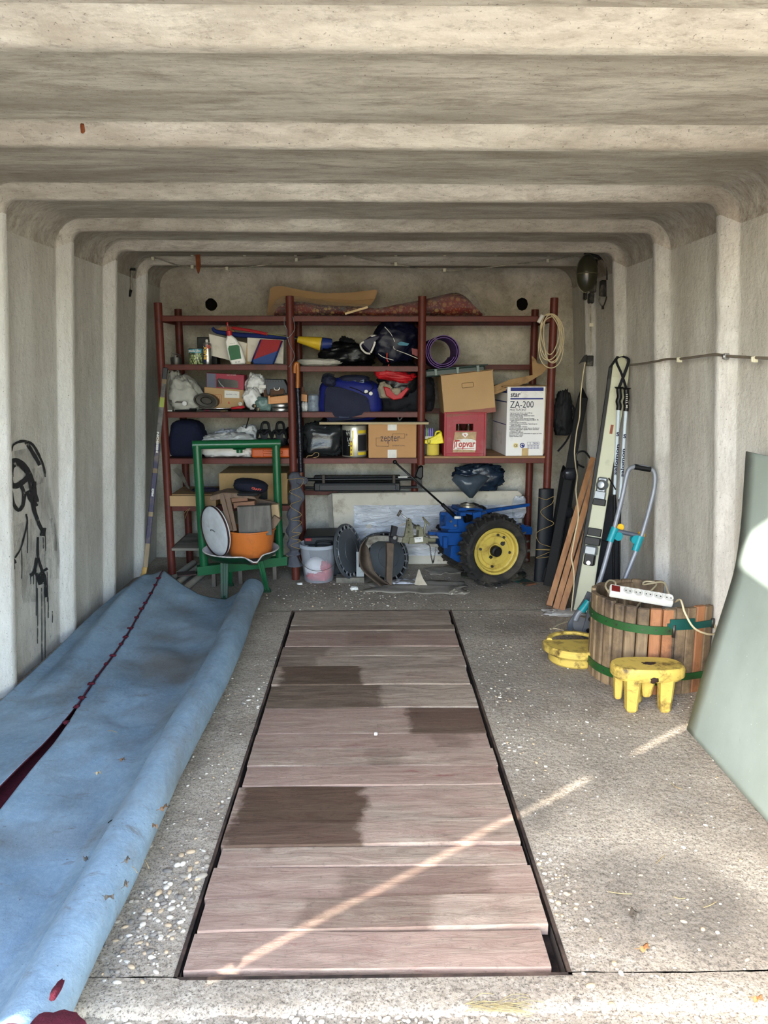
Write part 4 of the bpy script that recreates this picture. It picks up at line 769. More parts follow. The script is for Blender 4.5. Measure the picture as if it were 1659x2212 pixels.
def arcpatch(name,m,a0,a1,z0,z1,rr=r+.0008):
    g=G(); g.ring([[V((math.cos(math.radians(a0+(a1-a0)*i/12))*rr,math.sin(math.radians(a0+(a1-a0)*i/12))*rr,z)) for i in range(13)] for z in (z0,z1)],False); g.out(name,m,t)
arcpatch('label_black',mat('label_black','121214',.35),-160,-108,.008,h-.03); arcpatch('label_yellow',mat('label_yellow','cdb52f',.35),-108,-95,.008,.12); arcpatch('label_yellow',MATS['label_yellow'],-98,-92,.12,h-.03,r+.0006)
arcpatch('label_panel',mat('label_dark','26272a',.4),-72,-20,.04,h-.06); arcpatch('label_yellow',MATS['label_yellow'],-72,-20,.012,.032); arcpatch('label_yellow',MATS['label_yellow'],-72,-20,h-.05,h-.03)
M_wink=mat('white_ink','d9d9d4',.5)
txt('VÝ',.032,(-.052,-.074,.142),M_wink,t,rot=(90,0,-32),w=.032); txt('LAK',.034,(-.046,-.0775,.105),M_wink,t,rot=(90,0,-28),w=.042); txt('2',.03,(-.040,-.0785,.075),M_wink,t,rot=(90,0,-24)); txt('e n',.016,(-.050,-.076,.170),M_wink,t,rot=(90,0,-30),w=.02)
for k in range(4):
    a=math.radians(-103); g=G(); p=V((math.cos(a)*(r+.001),math.sin(a)*(r+.001),.02+k*.027)); g.lathe([(0,0),(.005,0),(.005,.001),(0,.001)],p,R3(90,0,-13),n=12); g.out('label_dot',mat('dot_maroon','6d2631',.5),t)
place(t,(W(765,5.12),5.12,ZD+.001))
t=thing('logo_box','brown carton with white tape and a printed angular logo, on the fourth shelf','carton'); w,h,d=.312,.228,.26
g=G(); g.box((0,0,0),(w,d,h),bev=.003); g.out('box_body',mat('card_orange','ab8258',.85,var=.06,sc=4),t)
for z0,z1 in ((h-.05,h),(0,.053)): g=G(); g.box((w*.40,-.0015,z0),(w*.59,0,z1)); g.out('tape',mat('paper_tape','c9c6be',.6),t)
txt('zepter',.070,(.078,-.001,.108),M_ink,t,w=.125,off=-.0004); txt('INTERNATIONAL',.012,(.155,-.001,.076),M_ink,t,w=.083); txt('\u00ae',.015,(.242,-.001,.145),M_ink,t)
g=G()
for a,b in (((.05,.077),(.05,.13)),((.05,.13),(.085,.13)),((.05,.077),(.130,.075)),((.130,.075),(.130,.10)),((.158,.118),(.158,.156)),((.158,.156),(.235,.156)),((.235,.156),(.235,.128)),((.20,.128),(.235,.128))): g.tube([(a[0],-.001,a[1]),(b[0],-.001,b[1])],.0009,n=4,k=1)
g.out('logo_lines',M_ink,t); A=onY(796,998,4.985); place(t,(A.x,4.985,ZD+.002),1)
g=G(); g.blob((W(872,5.12),5.12,Z(922,5.0)),(.05,.05,.03),9,amp=.1); g.out('white_dome',M_white,None,'small white rounded lid on top of the logo carton','lid',smooth=True)
# foil pole with orange umbrella grip, cloth roll tied with twine on the second post
t=thing('foil_pole','pole wrapped in shiny black foil leaning on the second post','pole',onY(650,1045,4.95)); g=G(); g.tube([onY(x,y,4.955) for x,y in ((643,838),(646,900),(648,960),(650,1020))],.018,n=14,k=12); o=g.out('foil_wrap',mat('black_foil','1a1a22',.16,.5,var=.5,sc=30,bump=1.0,bsc=40),t)
g=G(); g.tube([onY(x,y,4.955) for x,y in ((650,1018),(650,1030),(651,1042))],.0095,n=9); g.out('wood_tip',mat('tip_wood','6d4a38',.7),t)
t=thing('umbrella_handle','orange-brown wooden grip standing beside the second post','umbrella',onY(643,838,4.95)); g=G(); g.tube([onY(x,y,4.955) for x,y in ((637,806),(637,792),(640,785),(643,790),(643,838))],.0115,n=12); g.out('grip',mat('amber_wood','9c5a1e',.3,var=.15),t)
t=thing('cloth_roll','long grey cloth roll tied with yellow twine against the second post','cloth roll',onY(635,1225,4.93)); ml=mat('grey_cloth','4a4b52',.9,var=.2,sc=12,bump=.5)
path=[onY(x,y,4.94) for x,y in ((637,1020),(638,1050),(640,1085),(634,1110),(637,1140),(634,1165),(636,1185),(634,1200),(637,1222))]
P=smooth_path(path,7); g=G(); rs=[]
for i,p in enumerate(P):
    s=i/(len(P)-1); r=(.040+.016*noise.noise(V((s*7,1,1)))+.008*math.sin(s*38)) if s<.87 else (.022+.03*abs(s-.87)/.13)
    if s<.06: r*=.5+s*8
    rs.append([p+V((math.cos(a)*r*(1+.22*noise.noise(V((a*1.6,s*9,2)))+.1*math.sin(a*7+s*20)),-.0+math.sin(a)*r*.9*(1+.2*noise.noise(V((a*2,s*9,7)))),0)) for a in [2*PI*j/28 for j in range(28)]])
R=g.ring(rs); g.cap(R[0]); g.cap(R[-1]); g.out('cloth',ml,t,smooth=True)
g=G(); g.blob(onY(652,1046,4.92),(.07,.03,.05),7,amp=.2); g.out('cloth_flap',ml,t,smooth=True)
mt=mat('twine','8d7548',.8); zs=[1036,1060,1085,1100,1115,1130,1150,1165,1175,1190]
g=G(); pts=[]
for k,(x,y) in enumerate(((620,1036),(655,1034),(648,1052),(625,1062),(652,1078),(626,1092),(652,1112),(628,1122),(652,1128),(630,1148),(650,1152),(628,1162),(650,1168),(628,1178),(648,1186))): pts.append(onY(x,y,4.885))
g.tube(pts,.0018,n=5,k=4); g.tube([onY(x,y,4.89) for x,y in ((621,1036),(620,1050),(618,1062))],.0016,n=5); g.out('twine_wrap',mt,t)
# ================================================================ shelf E and the low board
t=thing('moving_box','large pale cardboard box on the fifth shelf behind the green frame','carton',onY(548,1092,5.06))
a=onY(475,1092,5.05); b=onY(607,1022,5.05); g=G(); g.box((a.x,5.05,ZE),(b.x+.04,5.42,b.z),bev=.003); g.out('box_body',mat('box_tan','9a7d54',.85,var=.08,sc=6,dirt='7c6241',damt=.2),t)
g=G(); g.prism(poly([(476,1035),(492,1040),(486,1052),(478,1044)],5.048),5.046,5.049); g.out('torn_flap',MATS['box_tan'],t)
g=G(); g.prism(poly([(575,1028),(592,1028),(592,1088),(575,1085)],5.048),5.045,5.049); g.out('loose_flap',MATS['box_tan'],t)
g=G(); g.prism(poly([(545,1062),(578,1058),(578,1078),(545,1080)],5.045),5.040,5.048); g.out('open_slot',M_black,t)
t=thing('flat_box','flat brown cardboard box at the left end of the fifth shelf','carton',onY(415,1092,5.0)); a=onY(367,1092,4.97); b=onY(466,1071,4.97); g=G(); g.box((a.x,4.97,ZE),(b.x,5.35,b.z),bev=.002); g.out('box_body',M_card,t); g=G(); g.box((a.x+.004,5.0,b.z+.0005),(b.x-.01,5.34,b.z+.006)); g.out('lid',M_carddk,t)
t=thing('wire_bundle','flattened dark violet hose bundle lying on the flat box','hose',(W(440,5.15),5.15,b.z)); g=G(); cz=b.z+.012; cx=W(440,5.15)
for k in range(3): g.tube([(cx+math.cos(a)*(.10-.02*k),5.15+math.sin(a)*(.07-.015*k),cz+.003*k) for a in [2*PI*i/12 for i in range(13)]],.006,n=6,k=3)
g.out('hose_loops',mat('violet_hose','2c2838',.5),t)
t=thing('brush_head','dry grey brush head leaning above the flat box','brush',onY(385,1060,5.2)); g=G()
for k in range(9): g.tube([onY(400+k*.6,1046,5.2),onY(388+k*1.2,1030,5.2),onY(373+k*2.2,1010+abs(k-4),5.2)],lambda s:.003*(1-.6*s),n=5,k=2)
g.out('bristles',mat('husk','575249',.85,var=.3),t); g=G(); g.cyl(onY(400,1044,5.2),onY(409,1056,5.19),.010,.006,n=8); g.out('handle',mat('husk2','55504a',.7),t)
t=thing('straw_strands','few pale dry stalks hanging over the fifth shelf rail','straw',onY(405,1100,4.98)); g=G(); g.tube([onY(411,1097,4.98),onY(404,1108,4.97),onY(400,1120,4.97)],.0014,n=4); g.tube([onY(411,1097,4.98),onY(402,1104,4.97),(onY(395,1112,4.97))],.001,n=4); g.out('stalks',mt,t)
# ================================================================ green press frame
M_gr=mat('green_enamel','12512f',.32,var=.08,sc=20,coat=.3)
t=thing('fruit_press','green painted steel frame of a fruit press standing before the left bay','press frame',onY(515,1235,4.85))
YL,YR_=4.80,4.93; TL=onY(425,961,YL); TR=onY(596,958,YR_); BL=onY(441,1222,YL); BR=onY(604,1203,YR_)
g=G(); g.cyl(BL,TL+V((0,0,-.001)),.0275,n=20); g.out('left_post',M_gr,t)
g=G(); g.cyl(BR,TR,.0255,n=20); g.out('right_post',M_gr,t)
g=G(); d=(TR-TL).normalized(); g.cyl(TL-d*.028,TR+d*.026,.0275,n=20); g.out('top_bar',M_gr,t)
g=G(); d=(BR-BL).normalized(); nn=V((-d.y,d.x,0)).normalized(); A_=BL-d*.045; B_=BR+d*.045
for h0 in (0,): 
    R=g.ring([[p+nn*sx*.03+V((0,0,sz)) for sx,sz in ((-1,-.055),(1,-.055),(1,.003),(-1,.003))] for p in (A_,B_)]); g.cap(R[0]); g.cap(R[1])
g.out('base_beam',M_gr,t,smooth=False)
mid=TL.lerp(TR,.53); g=G(); g.cyl(mid+V((0,0,-.026)),mid+V((0,0,-.033)),.045,.04,n=20); g.cyl(mid+V((0,0,-.033)),mid+V((0,0,-.055)),.02,n=16); g.out('screw_nut',M_gr,t)
zf=A_.z-.055; g=G(); 
for p in (BL.lerp(BR,.12),BL.lerp(BR,.47),BL.lerp(BR,.93)): g.box(p+V((-.012,-.012,-.055-zf)),p+V((.012,.02,-.055)))
g.out('foot_block',mat('old_block','5b544c',.8),t)
# ================================================================ three-legged dish, tub, lid and wood
DC=onY(510,1190,4.72); DC.x=-.815; DZ=.262
t=thing('press_dish','green and white enamel dish on three legs with a pouring lip','dish',(DC.x,4.70,0)); DC=V((DC.x,4.70,DZ))
def lip(a): 
    d=(a-math.radians(-62)+PI)%(2*PI)-PI; return math.exp(-(d/.16)**2)
prof=[(.02,-.055),(.12,-.048),(.19,-.028),(.222,.0),(.232,.022)]
def dish(off,m,name):
    g=G(); g.ring([[DC+V((math.cos(a)*((r-off*.3)+lip(a)*.035*(k/4)**2),math.sin(a)*((r-off*.3)+lip(a)*.045*(k/4)**2),h+off-lip(a)*.045*(k/4)**2)) for a in [2*PI*i/72 for i in range(72)]] for k,(r,h) in enumerate(prof)]); 
    o=g.out(name,m,t,smooth=True); return o
dish(0,mat('dark_green_enamel','0f2e1e',.3,coat=.4,dirt='2a2a1e',damt=.2),'dish_outside'); o=dish(.004,mat('white_enamel','cfc9c9',.3,coat=.3,dirt='8a7a72',damt=.15),'dish_inside')
g=G(); a_=[2*PI*i/72 for i in range(73)]; g.tube([DC+V((math.cos(a)*(.233+lip(a)*.035),math.sin(a)*(.233+lip(a)*.045),.024-lip(a)*.030)) for a in a_],.0042,n=6,k=1); g.out('dish_rim',mat('white_rim','c4bdb9',.35,dirt='4a2f2a',damt=.4),t)
for k,(x,y,tx,ty) in enumerate(((485,1294,485,1215),(577,1276,561,1206),(497,1268,499,1222))):
    Yb=(4.545,4.72,4.86)[k]; b_=onZ(x,y,.004) if k<2 else V((W(497,4.86,1268),4.86,.004)); tp=onY(tx,ty,(4.60,4.72,4.82)[k]); tp.z=DZ-.04
    g=G(); u=(tp-b_).normalized(); sd=V((1,0,0)); dd=u.cross(sd).normalized(); 
    R=g.ring([[p+sd*sx*w_+dd*sy for sx,sy in ((-1,-.008),(-.4,-.008),(-.3,-.001),(.3,-.001),(.4,-.008),(1,-.008),(1,.006),(-1,.006))] for p,w_ in ((b_,.020 if k==0 else .014),(tp,.024 if k==0 else .018))]); g.cap(R[0]); g.cap(R[1]); g.out('leg',M_gr if k else mat('leg_green','1b3a28',.5,dirt='2b2a22',damt=.3),t,smooth=False)
    g=G(); g.cyl(b_+V((0,0,-.004)),b_+V((0,-.01,.004)),.026,.022,n=14); g.out('foot',MATS['leg_green'],t)
# white lid leaning in the dish
t=thing('enamel_disc','round white enamel lid leaning upright in the dish by the green post','lid'); R_=.158
g=G(); g.lathe([(0,.0),(R_*.5,.002),(R_*.9,0),(R_*.98,.006),(R_,.012),(R_,.02),(R_*.96,.02),(R_*.9,.012),(0,.010)],(0,0,0),n=48); g.out('lid_plate',mat('lid_enamel','c3c6c8',.35,coat=.3,dirt='8f8a84',damt=.1),t)
g=G(); g.lathe([(R_,.0125),(R_*1.015,.012),(R_*1.015,.0),(R_,.0)],(0,0,0),n=48); g.out('lid_rim',mat('rim_dark','3a2420',.5),t)
g=G(); g.tube([(.0,-.03,-.004),(.012,-.015,-.012),(.012,.005,-.012),(0,.02,-.004)],.0022,n=6); g.out('ring_handle',M_dsteel,t)
p=onY(462,1148,4.63); t.location=p; t.rotation_euler=(V((-.42,.80,.10))).to_track_quat('Z','Y').to_euler(); t.rotation_euler=V((.75,.66,.10)).normalized().to_track_quat('Z','X').to_euler()
# orange tub
t=thing('orange_tub','round orange plastic tub full of wood pieces standing in the dish','tub'); mo2=mat('tub_orange','b5652c',.45,var=.08,sc=10,dirt='8f5530',damt=.25)
g=G(); g.lathe([(0,0),(.125,0),(.132,.008),(.152,.155),(.160,.158),(.160,.166),(.150,.166),(.146,.155),(.127,.012),(0,.010)],(0,0,0),n=48); g.out('tub_body',mo2,t)
g=G(); 
M=Matrix.Rotation(math.radians(200),4,'Z'); 
R=[]; g.tube([M@V((.152,-.045,.16)),M@V((.165,-.040,.20)),M@V((.170,-.02,.215)),M@V((.170,.02,.215)),M@V((.165,.040,.20)),M@V((.152,.045,.16))],.009,n=8,sq=.6); g.out('tub_handle',mo2,t)
TB=V((onY(540,1200,4.66).x,4.70,DZ-.012)); place(t,TB)
def wpiece(nm,lab,c,size,rot,m,cat='wood'):
    g=G(); M=Matrix.Translation(V(c))@R3(*rot).to_4x4(); s=V(size)/2; g.box(-s,s,M,bev=.003); return g.out(nm,m,None,lab,cat)
Mwd=wood('grey_block_wood','3f3c38','6a655d','z',dirt='2b2927'); Mwb=wood('brown_old_wood','4d3b2e','7c6450','z'); Mwp=wood('pale_block_wood','8a7253','b59c76','x')
wpiece('wood_block','dark grey square wooden block standing in the orange tub',(W(543,4.62),4.64,onY(543,1124,4.62).z),(.20,.09,.185),(0,-2,4),Mwd)
wpiece('wood_block','pale wooden block behind the dark grey block',(W(556,4.74),4.74,onY(556,1106,4.74).z),(.24,.07,.09),(0,-4,2),Mwp)
wpiece('wood_block','pale upright wooden block at the back of the tub, left of centre',(W(520,4.75),4.78,onY(525,1118,4.75).z),(.06,.05,.12),(0,0,0),Mwp)
for k,(a,b) in enumerate((((479,1068),(499,1146)),((491,1066),(508,1146)))):
    A=onY(*a,4.62+.02*k);B=onY(*b,4.60+.02*k); g=G(); d=(B-A).normalized(); s=d.cross(V((0,1,0))).normalized(); R=g.ring([[p+s*x*.013+V((0,y,0)) for x,y in ((-1,-.01),(1,-.01),(1,.01),(-1,.01))] for p in (A,B)]); g.cap(R[0]); g.cap(R[1]); g.out('wood_strip',Mwb,None,('outer','inner')[k]+' of two brown slats standing slanted in the tub','wood',smooth=False)
g=G(); pts=[(456,1075),(458,1068),(485,1061),(520,1062),(552,1070),(558,1076),(540,1073),(510,1071),(480,1073),(462,1079)]; g.prism(poly(pts,4.68),4.62,4.80,bev=.004); g.out('press_plate',Mwb,None,'curved brown wooden press plate lying topmost on the tub','press plate')
wpiece('wood_block','short brown offcut just below the curved press plate',(W(512,4.66),4.68,onY(512,1078,4.66).z),(.10,.08,.026),(0,-6,0),wood('red_brown_wood','5a3c2e','8a6247','x'))
wpiece('wood_block','split brown offcut beneath the short one, right of the slats',(W(522,4.66),4.68,onY(522,1089,4.66).z),(.13,.09,.035),(0,-5,0),wood('red_brown_wood','5a3c2e','8a6247','x'))
wpiece('wood_block','brown wedge of wood leaning out over the right rim of the tub',(W(586,4.70),4.72,onY(586,1128,4.70).z),(.05,.08,.08),(0,35,0),Mwb)
wpiece('wood_block','brown curved piece of board at the back right of the tub',(W(560,4.82),4.84,onY(562,1090,4.82).z),(.16,.03,.06),(0,12,0),Mwb)
t=thing('cap','navy baseball cap with red print lying on the wooden press plate','cap',onY(540,1065,4.72)); mc=mat('cap_navy','0f1220',.85,var=.2,bump=.2)
g=G(); g.blob(V((W(537,4.75),4.75,onY(537,1066,4.72).z)),(.21,.17,.085),91,amp=.05,ex=.8,M=R3(0,8,0)); g.out('crown',mc,t,smooth=True)
g=G(); g.blob(V((W(530,4.68),4.66,onY(532,1069,4.68).z)),(.15,.10,.025),92,amp=.03); g.out('brim',mat('brim_dark','1a1a1c',.8),t,smooth=True); txt('CRAFT',.018,(W(538,4.66),4.655,onY(540,1056,4.66).z),M_redink,t,rot=(75,14,4),w=.06,off=.0006)
t=thing('rusty_wire','tangled rusty wire loops lying behind the cap','wire',onY(545,1045,4.85)); g=G(); g.tube([onY(520+i*2.2,1040+5*math.sin(i*2.1),4.86+.01*math.cos(i*1.7)) for i in range(13)],.0018,n=5,k=4); g.out('wire_loops',mat('rust_wire','3a221c',.8),t)
# pipes on the floor
t=None
for k,(x0,y0,x1,y1) in enumerate(((345,1270,418,1216),(362,1276,432,1222),(385,1283,450,1230))):
    a=onZ(x0,y0,.022); b=onZ(x1,y1,.022); d=(b-a).normalized(); a=a-d*.25; g=G(); g.cyl(a,b,.021,n=16); g.out('plastic_pipe',mat('pipe_ivory','a39c8c',.5,var=.08,dirt='6f675a',damt=.2),None,('left','middle','right')[k]+'most ivory plastic pipe of three running out from under the blue carpet' if k!=1 else 'middle ivory plastic pipe of three running out from under the blue carpet','pipe')
g=G(); p=onZ(403,1240,.046); g.box(p+V((-.06,-.05,0)),p+V((.06,.05,.006)),about(p,0,0,20)); g.out('dust_pan_plate',mat('rusty_plate','4f4742',.7,dirt='6d3a30',damt=.4),None,'small grey and rusty plate lying across the ivory pipes','plate')
# ================================================================ blue-backed carpet on the left
def carpet_mat():
    m,n=newmat('carpet_backing_blue'); v=n.coord(); out=n.ramp(n.noise(v,3,6,.6),.3,.7,lin('5d7588'),lin('8198a8'))
    out=n.mix(n.math('MULTIPLY',n.ramp(n.noise(v,60,5,.7),.45,.6),.22),out,lin('95abbb'))
    out=n.mix(n.math('MULTIPLY',n.ramp(n.noise(n.coord((1,.6,1)),2.6,9,.75,.4),.48,.66),.62),out,lin('62605a'))
    out=n.mix(n.math('MULTIPLY',n.ramp(n.noise(n.coord((1,2.2,1)),9,8,.8,.6),.56,.68),.55),out,lin('574a3a'))
    sep=n.n('ShaderNodeSeparateXYZ'); n.l(v,sep.inputs[0]); wob=n.math('MULTIPLY',n.math('SUBTRACT',n.noise(n.coord((1,1.8,1)),8,8,.8),.5),.55)
    for x,y,r,rx,ry,a in ((-.93,3.42,.15,1.3,1,.75),(-.86,3.25,.08,1,1,.6),(-1.0,3.75,.08,2,.7,.4),(-.86,2.9,.08,1.2,1.2,.35),(-1.0,2.05,.14,1.8,.5,.35)):
        dx=n.math('DIVIDE',n.math('SUBTRACT',sep.outputs[0],x),rx); dy=n.math('DIVIDE',n.math('SUBTRACT',sep.outputs[1],y),ry); dd=n.math('ADD',n.math('SQRT',n.math('ADD',n.math('POWER',dx,2),n.math('POWER',dy,2))),n.math('MULTIPLY',wob,r*2)); out=n.mix(n.math('MULTIPLY',n.ramp(dd,r*.35,r*1.5,(1,1,1,1),(0,0,0,1)),a),out,lin('4f4434'))
    out=n.mix(n.math('MULTIPLY',n.ramp(n.noise(v,95,3,.6),.70,.73),.8),out,lin('33302c'))
    n.l(out,n.b.inputs['Base Color']); n.b.inputs['Roughness'].default_value=.72; n.bump(n.math('ADD',n.noise(v,130,4,.7),n.math('MULTIPLY',n.noise(v,14,5,.6),2.5)),.4,.004); return m
M_blue=carpet_mat(); M_pile=mat('carpet_pile_red','4d1220',.95,var=.3,sc=60,bump=.9,bsc=200)
def seamx(y): return -1.17-.12*max(0,min(1,(y-2.6)/2.0))+noise.noise(V((y*2,0,1)))*.01
def wob(x,y,a=1): return (noise.noise(V((x*3,y*1.3,2)))*.02+noise.noise(V((x*4,y*5,6)))*.010+noise.noise(V((x*8,y*12,8)))*.004)*a
Y0c,Y1c=1.30,4.66
def hseam(y): return .045+.10*max(0,min(1,(y-3.4)/1.2))**1.5
# right strip: from the seam, sagging, then rolled over itself along its outer edge
def roll_r(y): return .067+.006*noise.noise(V((y*1.5,3,3)))
def rollx(y): return -.715+.02*math.sin((y-1.4)*.8)-.0+.012*noise.noise(V((y*1.1,7,1)))-.02*max(0,(y-3.6))+.02*max(0,2.4-y)
def right_fn(u,v):
    y=Y0c+(Y1c-Y0c)*v; y-= (.22*min(1,u/.3) if u<.5 else .22-.10*min(1,(u-.5)/.15))*max(0,v-.86)/.14 ; sx=seamx(y)+max(0,2.95-y)*.02; rr=roll_r(y); cx=rollx(y); zc=rr+.008
    if u<.58:
        s=u/.58; x0=sx+.004; x1=cx-rr*1.35; x=x0+(x1-x0)*s; h=hseam(y); z=h*(1-s)**1.6+.012+.022*s*s*s*(3-2*s)
        z+=abs(wob(x,y,.9))*math.sin(PI*min(1,s*1.05+.0))+.0075*math.sin(y*14+s*5)*math.sin(PI*s)**.7
        if s>.86: z+=(s-.86)/.14*.028
        return V((x,y,max(.006,z)))
    s=(u-.58)/.42; a=PI+.35-s*(PI*1.75)    # over the roll and under
    k=1+.05*noise.noise(V((a*1.2,y*4,5))); return V((cx+math.cos(a)*rr*k,y,zc+math.sin(a)*rr*k))
def gridobj(fn,nu,nv,name,mats,label,cat,th=.006,mo=1):
    g=G(); g.ring([[fn(i/nu,j/nv) for i in range(nu+1)] for j in range(nv+1)],False)
    b=g.b; bmesh.ops.remove_doubles(b,verts=b.verts,dist=1e-6); bmesh.ops.recalc_face_normals(b,faces=b.faces)
    up=sum(f.normal.z*f.calc_area() for f in b.faces if f.calc_center_median().z<.2)
    if up<0: bmesh.ops.reverse_faces(b,faces=b.faces)
    me=bpy.data.meshes.new(name); b.to_mesh(me); b.free(); o=bpy.data.objects.new(name,me); COL.objects.link(o)
    for m in mats: me.materials.append(m)
    for p in me.polygons: p.use_smooth=True
    tag(o,label,cat); md=o.modifiers.new('thickness','SOLIDIFY'); md.thickness=th; md.offset=-1; md.material_offset=mo; md.material_offset_rim=mo; return o
cr=gridobj(right_fn,88,150,'carpet',[M_blue,M_pile],'long carpet strip lying blue backing up, its outer edge rolled beside the pit','carpet')
def left_fn(u,v):
    y=Y0c+(Y1c-Y0c)*v; sx=seamx(y)-.004-max(0,2.95-y)*.06; wx=-1.530+.012*noise.noise(V((y,1,1)))+.05*max(0,y-4.1)
    x=sx+(wx-sx)*u; h=hseam(y)+.008; bump_=.05*math.exp(-((u-.55)/.22)**2)*(.5+.5*math.sin(y*1.7+1))*max(0,min(1,(y-2.6)))
    z=h*(1-u)+(.02+.03*max(0,min(1,(y-3)/1.5)))*u+bump_+abs(wob(x,y,.7))*math.sin(PI*u)+.006
    if u>.8: z+=(u-.8)*.12
    return V((x,y-.10*max(0,v-.85)/.15*u,z))
cl=gridobj(left_fn,48,130,'carpet',[M_blue,M_pile],'blue-backed carpet strip lying against the left wall, beside the long seam','carpet')
g=G(); g.ring([[V((seamx(y)-.22+.3*i/6,y,.012)) for i in range(7)] for y in [1.3+1.9*j/20 for j in range(21)]],False); g.out('carpet',M_pile,None,'dark red pile of the carpet layer showing in the open seam of the blue strips','carpet')
g=G(); 
for k in range(16):
    y=4.5-k*.115+rnd.uniform(-.02,.02); p=V((seamx(y),y,hseam(y)+.013+.012)); g.blob(p-V((0,0,.008)),(rnd.uniform(.012,.03),.02,.010),k,amp=.5,nu=8,nv=5,flat=False)
g.out('pile_tuft',M_pile,cr,kind='stuff',smooth=True)
g=G(); g.tube([V((seamx(y)+.001,y,hseam(y)+.0165+.0)) for y in [4.6-1.7*i/30 for i in range(31)]],.0032,n=6,k=2); g.out('seam_line',M_pile,cr)
def tear(px,py,sx,sy,seed,z):
    c=onZ(px,py,z); g=G(); ring=[c+V((math.cos(a)*sx*(1+.35*noise.noise(V((math.cos(a)*1.5,math.sin(a)*1.5,seed)))),math.sin(a)*sy*(1+.35*noise.noise(V((math.cos(a)*2,math.sin(a)*2,seed+3)))),0)) for a in [2*PI*i/30 for i in range(30)]]
    R=g.ring([ring,[c.lerp(p,.6)+V((0,0,.004)) for p in ring],[c.lerp(p,.2)+V((0,0,.005)) for p in ring]]); g.cap(R[-1]); g.out('torn_hole',M_pile,cr,label='torn hole showing the red pile',smooth=True)
tear(123,2138,.010,.030,1,.150); tear(62,2168,.008,.022,2,.10); tear(118,2212,.050,.035,4,.148)
# things lying on the carpet
M_leaf=mat('dry_leaf','6b5038',.8,var=.3,sc=60); M_leaf2=mat('grey_leaf','5a5248',.85,var=.3,sc=60); M_twig=mat('twig','8f7d5c',.8)
def leafobj(px,py,z,s,rz,m,label,stem=True):
    c=onZ(px,py,z); t=thing('dry_leaf',label,'leaf',c); g=G(); n_=14
    rim=[c+R3(0,0,rz)@V((math.cos(a)*s*(1+.35*abs(math.sin(a*2.5))),math.sin(a)*s*.62*(1+.3*abs(math.cos(a*2.5))),.004+.006*math.sin(a*3))) for a in [2*PI*i/n_ for i in range(n_)]]
    R=g.ring([rim,[c.lerp(p,.45)+V((0,0,.004)) for p in rim]],True); g.cap(R[-1]); o=g.out('leaf_blade',m,t); solid(o,.0006,0)
    if stem: g=G(); g.tube([c+R3(0,0,rz)@V(q) for q in ((-s*.2,0,.006),(-s*1.4,.003,.006),(-s*2,.01,.004))],.0008,n=5); g.out('leaf_stem',m,t)
for a in ((355,1747,.15,.011,60,M_leaf,'brown crumpled leaf on top of the rolled carpet edge, halfway down'),(335,1787,.15,.007,-20,M_leaf,'small split brown leaf below the crumpled one on the carpet roll'),(275,1860,.148,.008,80,M_leaf2,'curled brown leaf on the carpet roll, left of the pebbles'),(237,1941,.145,.009,10,M_leaf2,'grey lobed leaf low on the carpet roll'),(273,1912,.147,.008,100,M_leaf2,'grey-brown leaf with a long stalk on the carpet roll'),(185,1857,.06,.006,150,M_leaf2,'tiny dark leaf in the carpet trough'),(265,1643,.11,.006,40,M_leaf,'brown leaf scrap high on the carpet roll'),(213,1672,.06,.007,30,mat('straw_leaf','a39170',.8),'pale straw tuft in the middle of the carpet trough')): leafobj(*a)
for k,(x0,y0,x1,y1,z,r,m,lab) in enumerate(((193,1888,218,1846,.085,.003,M_black,'black burnt twig lying on the carpet'),(233,1778,250,1771,.09,.0016,M_black,'short thin dark twig on the carpet above the burnt one'),(207,1890,252,1900,.12,.0010,M_twig,'pale straw stalk beside the burnt twig'),(312,1858,322,1876,.150,.0010,M_twig,'short pale stalk at the outer side of the carpet roll'),(285,1872,297,1886,.15,.001,M_twig,'short pale stalk on top of the carpet roll'),(232,1579,252,1582,.05,.001,M_twig,'bent pale stalk high in the carpet trough'))):
    a=onZ(x0,y0,z);b=onZ(x1,y1,z); g=G(); g.tube([a,a.lerp(b,.5)+V((0,0,.004)),b],r,n=6); g.out('twig',m,None,lab,'twig')
# floor litter
for k,(px,py,s,rz,lab) in enumerate(((1393,2050,.012,30,'curled orange leaf on the concrete right of the pit, low down'),(1638,2160,.010,10,'orange leaf at the lower right corner of the floor'))): leafobj(px,py,.004,s,rz,mat('orange_leaf','9c6a42',.8),lab)
leafobj(1371,1977,.003,.016,80,M_leaf2,'flat grey-green leaf on the dark oily patch')
for k,pts in enumerate((((1315,1926),(1340,1930),(1365,1931)),((1520,1960),(1535,1955),(1547,1948)),((1455,1937),(1468,1941),(1480,1940)),((1418,1865),(1428,1855),(1436,1847)),((1450,1690),(1460,1700),(1475,1705)))):
    g=G(); g.tube([onZ(x,y,.003) for x,y in pts],.0014,n=5); g.out('twig',M_twig,None,['pale bent twig lying on the oily patch','small forked twig right of the oily patch','short thick straw bit right of the oily patch','yellow-green straw bit above the oily patch','thin brown twig above the middle of the right floor strip'][k],'twig')
g=G(); 
for k in range(46):
    a=onZ(1000+rnd.uniform(0,110),2165+rnd.uniform(0,22),.0); d=rnd.uniform(-.6,.6); L=rnd.uniform(.02,.08); g.tube([a+V((0,0,.002)),a+V((L*.5,L*.5*math.sin(d),.008)),a+V((L,L*math.sin(d)*.6,.002))],.0007,n=4,k=2)
g.out('dry_grass',mat('straw','8f8058',.8),None,'wisp of dry straw lying along the cracked threshold','straw',kind='stuff')
g=G(); g.blob(onZ(812,1588,.006),(.014,.012,.012),3,amp=.2,nu=10,nv=7,fr=2); g.out('pebble',mat('white_chip','d9d7d0',.7),None,'single white chip lying in the middle of the boards','pebble')
